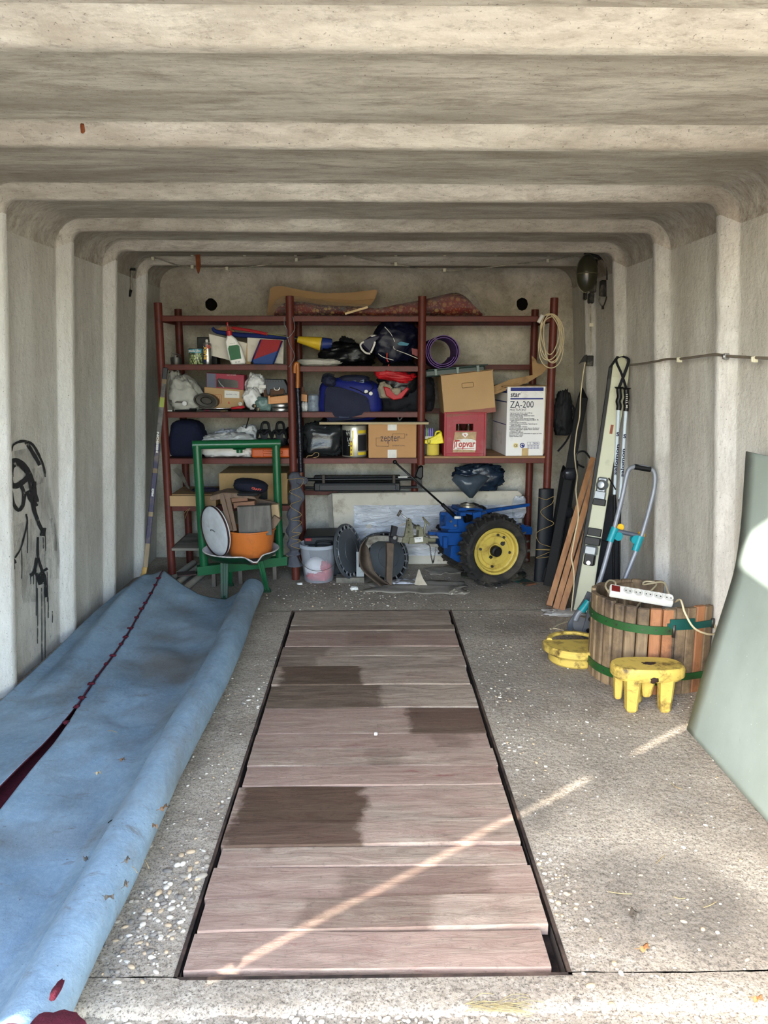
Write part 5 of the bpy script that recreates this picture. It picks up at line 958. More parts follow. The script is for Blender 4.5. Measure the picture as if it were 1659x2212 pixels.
g=G(); g.blob(onZ(765,1274,.0),(.05,.04,.022),5,amp=.2,nu=16,nv=9); g.out('rubble_piece',mat('white_chip','d9d7d0',.7),None,'white crumpled lump on the floor below the plough blade','rubble')
g=G(); g.blob(onZ(648,1263,.0),(.035,.03,.014),6,amp=.2,nu=12,nv=7); g.out('rubble_piece',mat('white_chip','d9d7d0',.7),None,'small white lump left of the bucket foot','rubble')
# ================================================================ low middle: roof rack, panel, tool case, hub caps, bucket
t=thing('foam_panel','large pale panel with wrinkled silver film leaning under the rack','panel',(.35,5.40,0)); Ym=5.37
M_foam=mat('panel_cream','b5aea0',.85,var=.08,sc=6,dirt='857c6c',damt=.25)
P=poly([(716,1066),(1120,1060),(1128,1068),(1128,1222),(722,1226)],Ym); g=G(); g.prism([(x,max(z,.002)) for x,z in P],Ym,5.41,bev=.006); g.out('panel_body',M_foam,t)
m_sil,ns=newmat('silver_film'); vv=ns.coord((1,1,3.2)); f_=ns.noise(vv,7,7,.6,2.2); ns.b.inputs['Base Color'].default_value=lin('e6e8ee'); ns.b.inputs['Roughness'].default_value=.36; ns.b.inputs['Metallic'].default_value=.15; ns.bump(f_,.9,.055)
g=G(); pA=onY(764,1091,Ym); pB=onY(1120,1091,Ym); zlo=onY(800,1222,Ym).z
def silv(u,v):
    x=pA.x+(pB.x-pA.x)*u; z=pA.z+(max(.01,zlo)+.06-pA.z)*v; d=noise.noise(V((x*6+z*5,z*9-x*2,3)))*.008+abs(noise.noise(V((x*9+z*9,z*26-x*10,5))))*.020; return V((x,Ym-.012+d,z))
g.ring([[silv(i/90,j/30) for i in range(91)] for j in range(31)],False); g.out('silver_film',m_sil,t,smooth=True)
g=G(); g.prism(poly([(708,1070),(716,1066),(722,1160),(712,1158)],Ym-.02),Ym-.03,Ym); g.out('panel_edge',mat('edge_grey','77746d',.8),t)
g=G(); g.blob(onY(1122,1096,Ym-.02),(.09,.03,.16),6,amp=.15,flat=False); g.out('film_end',m_sil,t,smooth=True)
t=thing('roof_rack','black roof-bar case and rods lying on top of the pale panel','roof rack',(0,5.3,onY(780,1063,5.3).z)); MB_=mat('blackish_blue','0a0d12',.4,var=.2)
a=onY(678,1062,5.24);b=onY(865,1043,5.24); g=G(); g.box((a.x,5.24,a.z),(b.x,5.33,b.z),bev=.008,seg=2); g.out('case_body',MB_,t)
g=G(); a=onY(690,1060,5.236);b=onY(855,1047,5.236); g.box((a.x,5.232,a.z),(b.x,5.24,b.z),bev=.003); g.out('case_face',mat('case_face','10151b',.35),t)
g=G(); a=onY(678,1040,5.27);b=onY(865,1028,5.27); g.box((a.x,5.27,a.z),(b.x,5.34,b.z),bev=.004); g.out('upper_bar',MB_,t)
g=G(); g.cyl(onY(655,1036,5.25),onY(900,1034,5.25),.012,n=12); g.out('rod',M_black,t); g=G(); g.cyl(onY(658,1054,5.26),onY(912,1052,5.26),.010,n=12); g.out('rod',M_black,t)
for x in (699,851): g=G(); a=onY(x-3,1044,5.235);b=onY(x+3,1026,5.235); g.box((a.x,5.225,a.z),(b.x,5.245,b.z),bev=.002); g.out('clamp',mat('clamp_brown','3a322b',.6),t)
g=G(); a=onY(860,1032,5.235);b=onY(880,1029,5.235); g.box((a.x,5.232,a.z),(b.x,5.24,b.z)); g.out('white_label',M_white,t)
g=G(); g.prism(poly([(896,1028),(902,1010),(910,1005),(914,1008),(914,1030),(908,1036)],5.24),5.22,5.27,bev=.008); g.prism(poly([(900,1034),(912,1030),(912,1056),(900,1054)],5.24),5.24,5.26); g.out('end_foot',M_black,t)
g=G(); a=onY(852,1058,5.23);b=onY(859,1050,5.23); g.tube([(a.x,5.231,a.z),(b.x,5.231,a.z),(b.x,5.231,b.z),(a.x,5.231,b.z),(a.x,5.231,a.z)],.0012,n=4,k=1); g.out('emblem',mat('greyline','606874',.4),t)
pblob('plastic_bag','dark blue-black crumpled plastic bag behind the tractor, on the panel edge','bag',(985,1003,1092,1062),5.3,.08,mat('blueblack_film','1c2735',.25,var=.3,bump=.9,bsc=14),101,amp=.2,ex=.9,nu=50,fn=lambda q:V((q.x*(1+.1*q.z),q.y,q.z)))
t=thing('funnel_bag','grey plastic bag hanging as a point into the engine opening','bag',onY(1020,1075,5.12)); P=[(976,1037),(985,1025),(1008,1030),(1035,1024),(1058,1032),(1040,1052),(1021,1076),(1014,1076),(995,1058)]; g=G(); Q=[onY(x,y,5.1) for x,y in P]; c0=onY(1018,1045,5.02)
R=g.ring([[q+V((0,.03,0)) for q in Q],Q,[c0.lerp(q,.5) for q in Q]]); g.cap(R[-1]); g.cap(R[0]); g.out('bag_body',mat('smokeblue_film','3c454e',.28,var=.3,bump=.8,bsc=20),t,smooth=True)
t=thing('tool_case','dark blue-green plastic tool case with red latches behind the bucket','case',onY(705,1243,5.06)); MC=mat('teal_black_plastic','0f1c26',.4,var=.15)
P=poly([(655,1245),(656,1185),(668,1176),(742,1176),(756,1187),(757,1244)],5.06); g=G(); g.prism([(x,max(.001,z)) for x,z in P],5.06,5.3,bev=.008); g.out('case_body',MC,t)
P=poly([(653,1178),(656,1160),(730,1158),(742,1166),(744,1180)],5.04); g=G(); g.prism(P,5.04,5.32,bev=.008); g.out('lid',mat('lid_dark','15191e',.45),t)
g=G(); g.tube([onY(x,y,5.03) for x,y in ((683,1182),(684,1170),(715,1170),(716,1182))],.007,n=8,k=2); g.out('handle',M_black,t)
for x in (666,728): g=G(); a=onY(x-7,1169,5.03);b=onY(x+7,1163,5.03); g.box((a.x,5.028,a.z),(b.x,5.045,b.z),bev=.002); g.out('latch',mat('latch_red','7e2528',.45),t)
# hub caps
def hubcap(name,label,c,nrm,R_,spin=0):
    t=thing(name,label,'hub cap'); m=mat('hubcap_grey','4c5054',.4,.2,var=.1); 
    g=G(); g.lathe([(R_*.82,-.012),(R_*.80,-.006),(R_*.5,.004),(R_*.2,.010),(0,.011)],(0,0,0),n=48); g.lathe([(R_*.45,.0062),(R_*.455,.0085),(R_*.46,.0058)],(0,0,0),n=40); g.out('disc',m,t)
    g=G(); g.lathe([(R_*.93,-.004),(R_,-.010),(R_,-.022),(R_*.96,-.026),(R_*.93,-.018),(R_*.93,-.004)],(0,0,0),n=48); g.out('outer_ring',m,t)
    for i in range(20):
        a=2*PI*i/20; M=Matrix.Rotation(a,4,'Z'); g=G(); g.box((R_*.79,-.004,-.014),(R_*.95,.004,-.004),M,bev=.001); g.out('fin',mat('fin_bright','8f9194',.35,.5),t)
    g=G(); g.lathe([(R_*.95,-.032),(R_*.7,-.03),(R_*.3,-.028),(0,-.028)],(0,0,0),n=32); g.out('backing',M_black,t)
    q=V(nrm).normalized().to_track_quat('Z','Y'); t.location=c; t.rotation_euler=q.to_euler(); return t
hubcap('hub_cap','dark wheel trim leaning steeply beside the tool case',onY(757,1190,4.97),(.90,-.42,.22),.185)
hubcap('hub_cap','dark wheel trim half hidden behind the plough blade',onY(818,1205,5.12),(-.25,-.9,.25),.175)
hubcap('hub_cap','wheel trim in front, facing out between plough blade and its upright bar',onY(838,1203,4.98),(.50,-.80,.30),.172)
g=G(); g.box(onY(726,1262,4.90)+V((0,0,-.0)),onY(787,1248,4.90)+V((0,.10,0)),bev=.002); o=g.out('wood_block',mat('dusty_wood','6f6a60',.85,var=.2,sc=25,dirt='4a443c',damt=.4),None,'dusty flat plank offcut on the floor under the leaning wheel trim','wood')
g=G(); a=onY(736,1270,4.885); g.box((a.x,4.91,.0),(a.x+.05,4.95,onY(736,1262,4.90).z)); g.out('brick_piece',mat('brick_orange','8a5236',.9),None,'small orange brick fragment under the plank offcut','brick')
t=thing('steel_bracket','grey steel angle bracket with a bolt standing by the plough blade','bracket',onY(775,1248,4.93)); g=G(); a=onY(770,1248,4.93);b=onY(775,1192,4.93); g.box((a.x,4.93,a.z),(b.x,4.95,b.z)); a=onY(775,1246,4.93);b=onY(786,1225,4.93); g.box((a.x,4.93,a.z),(b.x,4.935,b.z)); g.out('angle',mat('galv','8f969b',.45,.6),t)
g=G(); c=onY(781,1238,4.928); g.cyl(c,c+V((0,-.006,0)),.010,n=6); g.out('bolt',mat('galv','8f969b',.45,.6),t)
# bucket
t=thing('plastic_bucket','clear plastic bucket holding a white ball and red cloth','bucket'); m_cl,nc=newmat('clear_plastic'); nc.b.inputs['Base Color'].default_value=lin('c9cdd6'); nc.b.inputs['Roughness'].default_value=.3; nc.b.inputs['Alpha'].default_value=.34; nc.b.inputs['Specular IOR Level'].default_value=.7
g=G(); g.lathe([(0,.004),(.090,.004),(.096,.012),(.122,.245),(.124,.25)],(0,0,0),n=48); g.out('bucket_wall',m_cl,t)
m_c2,nc=newmat('clear_rim'); nc.b.inputs['Base Color'].default_value=lin('b9bec8'); nc.b.inputs['Roughness'].default_value=.3; nc.b.inputs['Alpha'].default_value=.6
g=G(); g.lathe([(.122,.235),(.130,.236),(.131,.256),(.125,.258),(.122,.25)],(0,0,0),n=48); g.out('bucket_rim',m_c2,t)
g=G(); g.tube([(.130,0,.24),(.132,-.06,.18),(.09,-.13,.125),(.0,-.150,.105),(-.08,-.13,.13),(-.128,-.05,.19),(-.130,0,.24)],.0018,n=6); g.out('bail_wire',M_steel,t)
BK=V((W(681,4.87,1220)+.015,4.97,0)); place(t,BK)
g=G(); g.blob(BK+V((-.02,0,.085)),(.15,.15,.145),3,amp=.03,ex=.95,flat=False,M=None); g.out('white_ball',mat('ball_white','d6d3d6',.5,var=.06),None,'white round foam ball inside the clear bucket','ball',smooth=True)
g=G(); g.blob(BK+V((.0,-.0,.012)),(.165,.165,.075),7,amp=.16); g.blob(BK+V((.045,-.03,.05)),(.08,.08,.09),8,amp=.2); g.out('red_cloth',mat('cloth_red2','b22a32',.7,bump=.5),None,'crumpled red cloth in the bottom of the clear bucket','cloth',smooth=True)
# ================================================================ two-wheel tractor
TA=math.radians(16); U=V((math.cos(TA),math.sin(TA),0)); AX=V((-math.sin(TA),math.cos(TA),0))
TW=V((.800,4.79,0)); TC=TW+AX*.26
t=thing('walking_tractor','blue two-wheel walking tractor with lugged tyres and yellow rims','tractor',(TC.x,TC.y,0)); TR_=t
def T(px,py,k):  # pixel -> point on the tractor's own upright plane k metres behind the near wheel plane
    o=TW+AX*k; d=ray(px,py); s=(o-V((0,0,CAM_H))).dot(AX)/d.dot(AX); return V((0,0,CAM_H))+d*s
Mt=Matrix.Translation(TW)@Matrix(((U.x,AX.x,0),(U.y,AX.y,0),(0,0,1))).to_4x4()
def TL_(px,py,k): return Mt.inverted()@T(px,py,k)
M_tb=mat('tractor_blue','0f3d78',.4,var=.15,sc=18,dirt='10141d',damt=.22,coat=.2); M_tyre=mat('tyre_rubber','23211f',.85,var=.35,sc=18,dirt='443e36',damt=.5,bump=.6,bsc=40); M_rim=mat('rim_yellow','b39c48',.45,var=.1,sc=9,dirt='6d5326',damt=.3); M_greasy=mat('greasy_black','141313',.5,.3,var=.3)
def wheel(k,front=True):
    c=TW+AX*k+V((0,0,.238)); Rm=Matrix(((U.x,0,-AX.x),(U.y,0,-AX.y),(0,1,0)))   # local z -> towards the camera side
    if not front: Rm=Matrix(((U.x,0,AX.x),(U.y,0,AX.y),(0,1,0)))
    w=thing('w',None,None); bpy.data.objects.remove(w)
    g=G(); g.lathe([(.150,.030),(.165,.050),(.195,.060),(.212,.048),(.219,.02),(.219,-.04),(.212,-.062),(.195,-.074),(.165,-.064),(.150,-.045)],c,Rm,n=64,jit=lambda i,h: .0025*math.sin(i*5.1)); tyre=g.out('tyre',M_tyre,TR_)
    for i in range(22):
        for s in (-1,1):
            a=2*PI*(i+(.5 if s>0 else 0))/22; g=G(); pts=[]
            ca=lambda a_,r,z: c+Rm@V((math.cos(a_)*r,math.sin(a_)*r,z))
            z0,z1=(-.01,.058) if s>0 else (-.012,-.072); da=.13; h0,h1=.214,.240
            R=g.ring([[ca(a+o_-.035,h0,z),ca(a+o_-.026,h,z),ca(a+o_+.026,h,z),ca(a+o_+.035,h0,z)] for z,o_,h in ((z0,0,h1-.002),((z0+z1)/2,da*.45,h1),(z1,da,h1-.012),(z1*1.09,da*1.05,h1-.035))]); g.cap(R[0]); g.cap(R[-1]); g.out('lug',M_tyre,tyre,smooth=False)
    g=G(); g.lathe([(.0,.012),(.045,.012),(.05,.018),(.095,.018),(.10,.008),(.118,.006),(.124,.016),(.134,.020),(.138,.044),(.150,.048),(.155,.040),(.150,.030),(.146,-.04),(.150,-.06)],c,Rm,n=56); rim=g.out('rim',M_rim,TR_)
    g=G(); g.lathe([(0,.070),(.020,.070),(.022,.065),(.022,.050),(.034,.046),(.036,.014),(0,.012)],c,Rm,n=24); g.out('hub',M_greasy if front else M_tb,TR_)
    if front:
        for a in (45,135,225,315,20):
            a=math.radians(a+35); p=c+Rm@V((math.cos(a)*.104,math.sin(a)*.104,.010)); q=p+Rm@V((0,0,.010)); g=G(); g.cyl(p,q,.009,n=6); g.out('rim_bolt',M_dsteel,rim)
        p=c+Rm@V((.048,.045,.012)); g=G(); g.cyl(p,p+Rm@V((0,0,.02)),.015,.012,n=9); g.cyl(p,p+Rm@V((.014,.01,.012)),.006,n=6); g.out('clamp_nut',M_dsteel,rim)
        p=c+Rm@V((-.030,-.03,.03)); g=G(); g.cyl(p,p+Rm@V((-.012,-.012,.0)),.010,n=8); g.out('grease_plug',M_greasy,rim)
wheel(0.03,True); wheel(.46,False)
g=G(); g.cyl(TW+AX*.08+V((0,0,.238)),TW+AX*.48+V((0,0,.238)),.035,n=18); g.out('axle',M_tb,TR_)
def tpoly(pts,k0,k1,name,m,bev=.003):
    P=[TL_(x,y,(k0+k1)/2) for x,y in pts]; g=G(); g.prism([(p.x,p.z) for p in P],k0,k1,Mt,bev=bev); return g.out(name,m,TR_)
tpoly([(978,1108),(985,1093),(1034,1095),(1037,1140),(1030,1210),(1005,1225),(985,1205),(978,1165),(960,1150),(960,1130)],.19,.33,'gear_housing',M_tb)
tpoly([(965,1200),(968,1175),(985,1172),(998,1180),(998,1205),(985,1212)],.17,.30,'gear_foot',M_tb)
tpoly([(950,1112),(952,1106),(985,1106),(988,1142),(975,1144),(950,1140),(952,1136),(962,1135),(963,1113)],.17,.20,'side_plate',M_tb); tpoly([(950,1112),(952,1107),(985,1108),(985,1140),(950,1140)],.33,.35,'side_plate',M_tb)
tpoly([(925,1154),(926,1148),(970,1150),(1015,1150),(1012,1172),(995,1176),(950,1178),(946,1160)],.15,.19,'hitch_beam',M_tb); tpoly([(925,1150),(926,1147),(1010,1146),(1010,1155),(946,1157)],.30,.33,'hitch_beam',M_tb)
tpoly([(944,1152),(953,1152),(953,1176),(944,1176)],.12,.36,'hitch_plate',M_tb)
tpoly([(980,1100),(1037,1100),(1037,1106),(980,1108)],.12,.36,'top_flange',M_tb)
g=G(); p=T(1010,1099,.24); g.lathe([(.062,-.016),(.062,-.004),(.055,.002),(.045,.002),(.045,-.016)],p,n=30); g.out('gasket',M_greasy,TR_)
g=G(); g.lathe([(.044,-.002),(.046,.0),(.046,.024),(.044,.028),(.040,.028),(.038,.0)],p,n=36); g.out('engine_flange',mat('flange_steel','8c8472',.4,.6,dirt='4a4034',damt=.4),TR_)
g=G(); g.lathe([(0,.006),(.040,.006)],p,n=24); g.out('engine_opening',M_greasy,TR_)
c=T(1020,1118,.14); g=G(); 
prof=[]; 
for i in range(7): prof+= [(.024+.003*i*.6,i*.007),(.018+.003*i*.6,i*.007+.0035)]
Rr=Matrix(((U.x,0,-U.x),(U.y,0,-U.y),(0,1,0))); Rr=Matrix((AX,V((0,0,1)),-U)).transposed(); g.lathe(prof,T(1018,1118,.13),Rr,n=20); g.out('rubber_boot',M_black,TR_)
tpoly([(1018,1106),(1036,1103),(1037,1126),(1020,1130)],.10,.16,'boot_box',M_tb); g=G(); g.cyl(T(982,1118,.13),T(995,1118,.13),.010,n=10); g.out('white_cap',M_white,TR_)
g=G(); g.cyl(T(854,999,.16),T(958,1092,.16),.0065,n=10); g.out('lever_rod',M_black,TR_); g=G(); bmesh.ops.create_uvsphere(g.b,u_segments=16,v_segments=10,radius=.014,matrix=Matrix.Translation(T(853,998,.16))); g.out('lever_knob',M_black,TR_,smooth=True)
g=G(); g.cyl(T(955,1089,.16),T(982,1115,.15),.012,.014,n=10); g.out('lever_socket',M_greasy,TR_)
tpoly([(1035,1104),(1035,1111),(1046,1107),(1143,1093),(1143,1087),(1060,1099)],.21,.235,'tow_bar',M_tb,.003)
tpoly([(1118,1133),(1128,1131),(1130,1137),(1143,1136),(1146,1142),(1145,1153),(1130,1153),(1118,1142)],.2,.26,'rear_bracket',M_tb)
for x,y in ((983,1135),(989,1157),(973,1126)): g=G(); p=T(x,y,.165); g.cyl(p,p-AX*.012,.008,n=6); g.out('bolt',M_steel,TR_)
for k,(pts) in enumerate((((941,1152),(942,1180),(938,1205),(936,1214)),((929,1178),(931,1200),(935,1216)))):
    P=smooth_path([T(x,y,.12) for x,y in pts],5)
    g=G(); L=0
    for i in range(26):
        s=i/25*(len(P)-1); a=P[min(int(s),len(P)-2)].lerp(P[min(int(s)+1,len(P)-1)],s-int(s) if int(s)<len(P)-1 else 1); e=(V((.0045,0,0)) if i%2 else V((0,.0045,0)))
        g.tube([a+V((0,0,.005))+e*0,a+e,a-V((0,0,.005)),a-e,a+V((0,0,.005))],.0011,n=4,k=2)
    g.out('chain',M_dsteel,TR_,kind='stuff')
# ================================================================ plough hitched to the tractor
PLK=.17; m_pl=mat('plough_worn','8b877e',.55,.4,var=.25,sc=25,dirt='4a4137',damt=.45); m_br=mat('plough_brown','5c4f44',.6,.4,var=.3,sc=14,dirt='3a2f26',damt=.4); m_cast=mat('cast_olive','77745f',.5,.3,var=.15,dirt='3f3a2e',damt=.35)
t=thing('plough','single-blade plough with curved worn mouldboard coupled to the blue tractor','plough',(T(840,1270,PLK).x,T(840,1270,PLK).y,0)); PL=t
def pp(pts,k0,k1,name,m,bev=.002):
    P=[TL_(x,y,(k0+k1)/2) for x,y in pts]; g=G(); g.prism([(p.x,max(.001,p.z)) for p in P],k0,k1,Mt,bev=bev); return g.out(name,m,PL)
pp([(789,1175),(795,1160),(812,1156),(845,1158),(870,1160),(870,1171),(835,1168),(815,1167),(803,1173),(795,1184)],.14,.17,'beam',m_pl)
# mouldboard: a curved plate seen from its hollow side
outer=[(790,1164),(779,1180),(776,1200),(778,1222),(788,1238),(802,1250),(824,1268)]; inner=[(795,1182),(799,1195),(802,1212),(807,1228),(815,1242),(832,1256),(852,1270)]
A=smooth_path([T(x,y,.10) for x,y in outer],4); B=smooth_path([T(x,y,.20) for x,y in inner],4); g=G()
for L_ in (A,B):
    for p in L_: p.z=max(p.z,.004)
g.ring([[a.lerp(b,s)+AX*(.05*math.sin(PI*s)) for s in (0,.2,.4,.6,.8,1)] for a,b in zip(A,B)],False); o=g.out('mouldboard',m_br,PL,smooth=True); solid(o,.006,0)
pp([(834,1172),(850,1172),(848,1198),(846,1262),(841,1262),(833,1253),(835,1200)],.10,.13,'upright_bar',m_br); pp([(847,1135),(858,1138),(854,1160),(843,1157)],.11,.14,'bar_top',mat('bar_black','26262a',.5,.3),.001)
pp([(842,1160),(852,1156),(857,1160),(856,1170),(850,1174),(842,1170)],.095,.145,'clamp',mat('bar_black','26262a',.5,.3))
g=G(); p=T(853,1162,.09); g.cyl(p,p+AX*.02,.012,n=6); g.out('bolt',M_steel,PL)
pp([(868,1172),(870,1160),(874,1158),(879,1122),(884,1119),(888,1122),(893,1158),(884,1163),(880,1173)],.13,.15,'adjuster_plate',m_cast)
pp([(881,1174),(882,1160),(902,1158),(903,1144),(899,1138),(905,1134),(911,1142),(912,1158),(922,1160),(922,1172)],.12,.17,'hinge_casting',m_cast)
g=G(); p=T(903,1141,.11); g.cyl(p,p+AX*.06,.013,n=16); g.out('pin',m_cast,PL)
g=G(); g.cyl(T(862,1107,.14),T(902,1140,.14),.0045,n=8); g.out('crank_rod',M_steel,PL); g=G(); g.cyl(T(866,1102,.14),T(859,1115,.14),.008,n=10); g.out('crank_handle',mat('crank_grey','5d574e',.5,.4),PL)
g=G(); a=T(895,1160,.118); 
P=[TL_(x,y,.118) for x,y in ((895,1161),(913,1159),(914,1170),(896,1172))]; g.prism([(q.x,q.z) for q in P],.116,.118,Mt); g.out('maker_label',M_white,PL); txt('S/N 20',.010,T(897,1165,.115),M_ink,PL,rot=(90,0,13),w=.035)
g=G(); g.cyl(T(922,1166,.14),T(940,1166,.14),.016,n=14); g.out('coupling_pin',m_cast,PL); pp([(922,1155),(940,1155),(943,1160),(925,1160)],.11,.2,'coupling_fork',m_pl); pp([(922,1172),(940,1172),(943,1178),(925,1178)],.11,.2,'coupling_fork',m_pl)
g=G(); g.tube([T(x,y,.16) for x,y in ((915,1120),(920,1130),(916,1145),(918,1158))],.007,n=8); g.tube([T(x,y,.16) for x,y in ((913,1117),(925,1130),(928,1135))],.005,n=8); g.out('latch_lever',m_cast,PL)
for k,(x,y) in enumerate(((879,1124),(880,1134),(880,1149))): g=G(); p=T(x+3,y,.131); g.cyl(p,p-AX*.002,.0042,n=10); g.out('plate_hole',M_greasy,PL)
# paper and sheet metal on the floor
def scrap(px,py,w_,d_,h_,seed,m,name,label,cat,rz=0):
    c=onZ(px,py,.003); g=G(); M3=R3(0,0,rz)
    g.ring([[c+M3@V(((i/14-.5)*w_*(1+.2*noise.noise(V((j*.4,seed,0)))),(j/10-.5)*d_*(1+.2*noise.noise(V((i*.4,seed,1)))),abs(noise.noise(V((i*.25,j*.3,seed))))*h_)) for i in range(15)] for j in range(11)],False); o=g.out(name,m,None,label,cat,smooth=True); solid(o,.0015,1); return o
m_pap=mat('paper_grey','8e877b',.85,var=.15,sc=10,dirt='625a4e',damt=.35)
scrap(900,1268,.62,.30,.02,1,m_pap,'paper_sheet','large dusty paper sheet spread on the floor before the panel','paper',-6); scrap(873,1258,.16,.12,.03,2,mat('paper_white','c3c4c8',.8),'paper_scrap','white crumpled tissue on the dusty paper sheet','paper'); scrap(990,1280,.13,.07,.03,3,mat('paper_tan','9c9382',.85),'paper_scrap','tan paper scrap near the near tractor tyre','paper',20)
scrap(960,1232,.25,.2,.015,4,m_pap,'paper_sheet','grey cardboard sheet lying under the far tractor wheel','paper',10)
g=G(); A=onY(905,1230,4.83); 
R=g.ring([[onY(x,y,Y) for x,y,Y in q] for q in ([(893,1275,4.80),(905,1276,4.78),(928,1272,4.79),(918,1262,4.86)],[(898,1250,4.82),(905,1252,4.80),(914,1250,4.82),(908,1246,4.86)],[(904,1230,4.83),(905,1230,4.828),(906,1230,4.83),(905,1230,4.835)])]); g.cap(R[0]); g.out('paper_cone',mat('paper_beige','b3a794',.85),None,'upright folded beige paper scrap in front of the panel','paper')
g=G(); g.blob(onZ(1060,1262,.0)+V((.05,.15,0)),(.4,.3,.045),9,amp=.15,ex=.9); g.out('folded_tarp',mat('tarp_olive','2e3128',.8,var=.3,sc=10,dirt='6f5d4a',damt=.3),None,'dark olive folded tarp squeezed under the tractor tyres','tarp',smooth=True)
g=G(); p=onZ(1150,1262,.004); g.box(p+V((-.07,-.02,0)),p+V((.02,.14,.01)),about(p,0,0,25)); g.out('green_board',mat('green_scrap','1c3a33',.7,dirt='7a4a30',damt=.5),None,'small dark green board with a rusty end right of the near tyre','board')
# ================================================================ right corner
t=thing('rubber_roll','black rubber roll bound with twine standing on the right rack post','roll',onY(1170,1255,4.93)); g=G(); g.tube([onY(x,y,4.93) for x,y in ((1180,1056),(1178,1120),(1174,1190),(1170,1258))],lambda s:.050+.004*s,n=22,sq=.45); g.out('roll_body',mat('rubber_roll','0d1117',.5,var=.2,sc=8),t)
g=G(); g.tube([onY(x,y,4.89) for x,y in ((1163,1074),(1180,1079),(1196,1073),(1192,1088),(1168,1104),(1180,1120),(1196,1132),(1160,1150),(1165,1172),(1185,1180),(1196,1186),(1156,1187),(1190,1190),(1158,1205),(1192,1202))],.0018,n=5); g.out('twine_wrap',mt,t)
g=G(); g.blob(onY(1214,940,5.12),(.12,.1,.30),111,amp=.2,ex=.9); g.out('lumpy_bag',mat('black_rough','121316',.7,var=.4,sc=30,bump=.9,bsc=30),None,'black lumpy bag hanging between rack and right wall','bag',smooth=True)
g=G(); g.tube([onY(x,y,5.1) for x,y in ((1198,882),(1212,874),(1224,872),(1238,878),(1240,900),(1228,945),(1205,975))],.012,n=8,sq=.5); g.out('webbing_belt',M_blackcloth,None,'black webbing looping over the lumpy bag','belt')
def ski(name,label,a,b,w_,nrm,m,base,th=.012,tip=.12,n=24,group=None):
    """a tail, b tip; thin plank with upturned shovel"""
    t=thing(name,label,'ski',a,group); d=(b-a); L=d.length; d.normalize(); nrm=V(nrm); nrm=(nrm-d*nrm.dot(d)).normalized(); s=d.cross(nrm); rs=[]
    for i in range(n+1):
        q=i/n; ww=w_*(.5-.10*math.sin(PI*q)) if q<.93 else w_*.5*max(.12,math.sqrt(max(0,1-((q-.93)/.07)**2))); lift=0 if q<1-tip else ((q-(1-tip))/tip)**2*.06; p=a+d*L*q-nrm*lift*-1.0
        rs.append([p+s*ww*sx+nrm*th*sz for sx,sz in ((-1,-.5),(1,-.5),(1,.35),(.9,.5),(-.9,.5),(-1,.35))])
    g=G(); R=g.ring(rs); g.cap(R[0]); g.cap(R[-1]); g.out('ski_body',m,t,smooth=False); 
    g=G(); R=g.ring([[p-nrm*.002 if False else p for p in (r[0]-nrm*.0025,r[1]-nrm*.0025,r[1]+nrm*th*.3+s*.0012,r[0]+nrm*th*.3-s*.0012)] for r in rs]); g.out('base_edge',base,t,smooth=False)
    return t,a,d,nrm,s,L
m_ski=mat('ski_cream','b4b59c',.35,var=.07,sc=5,dirt='8f8e76',damt=.15); nr=(-.45,-.88,.12)
a=onY(1257,1335,4.22); a.z=.02; b=onY(1347,770,4.40)
t,a,d,nr_,s,L=ski('ski','cream ski with grey bindings leaning on the right wall, tip up',a,b,.098,nr,m_ski,M_black)
def sk(q,x,z): return a+d*L*q+s*x*(-1)+nr_*z
def skbox(q0,q1,x0,x1,z0,z1,name,m,bev=.003,par=None):
    g=G(); R=g.ring([[sk(q,x0,z0),sk(q,x1,z0),sk(q,x1,z1),sk(q,x0,z1)] for q in (q0,q1)]); g.cap(R[0]); g.cap(R[1]); bmesh.ops.bevel(g.b,geom=list(g.b.edges),offset=bev,segments=1,affect='EDGES'); return g.out(name,m,par or t,smooth=False)
m_bg=mat('binding_grey','7f8488',.3,.5); 
skbox(.42,.445,-.035,.035,.006,.03,'toe_base',M_black); skbox(.445,.475,-.03,.03,.006,.045,'toe_wing',m_bg); g=G(); M_=None; g.lathe([(0,.06),(.018,.058),(.030,.04),(.034,.012),(0,.01)],sk(.50,0,0),Matrix((s,d,nr_)).transposed(),n=24); g.out('toe_housing',m_bg,t); skbox(.47,.53,-.028,.028,.006,.035,'toe_body',m_bg,.008)
skbox(.30,.33,-.038,.038,.006,.024,'brake_plate',M_black); skbox(.265,.295,-.042,.042,.006,.05,'heel_pad',M_black); skbox(.225,.262,-.035,.035,.006,.06,'heel_piece',m_bg,.008); skbox(.185,.23,-.03,.03,.006,.05,'heel_body',M_black,.006); g=G(); p=sk(.195,0,.052); g.cyl(p,p+nr_*.004,.012,n=14); g.out('heel_screw',M_steel,t)
g=G(); g.tube([sk(.29,-.05,.03),sk(.285,-.09,.01),sk(.28,-.12,.0)],.004,n=6); g.out('brake_arm',M_black,t); g=G(); g.tube([sk(.53,-.03,.02),sk(.49,-.075,.0)],.004,n=6); g.out('brake_arm',M_black,t)
skbox(.70,.735,-.008,.008,.0058,.0066,'printed_mark',mat('mark_rust','7d3d25',.5),.0001); g=G(); g.box(V((0,0,0)),V((0,0,0)) + V((.001,.001,.001))); g.b.free()
txt('3V RACE',.016,sk(.55,.035,.0068),M_ink,t,rot=(90,0,0),w=.05) if False else None
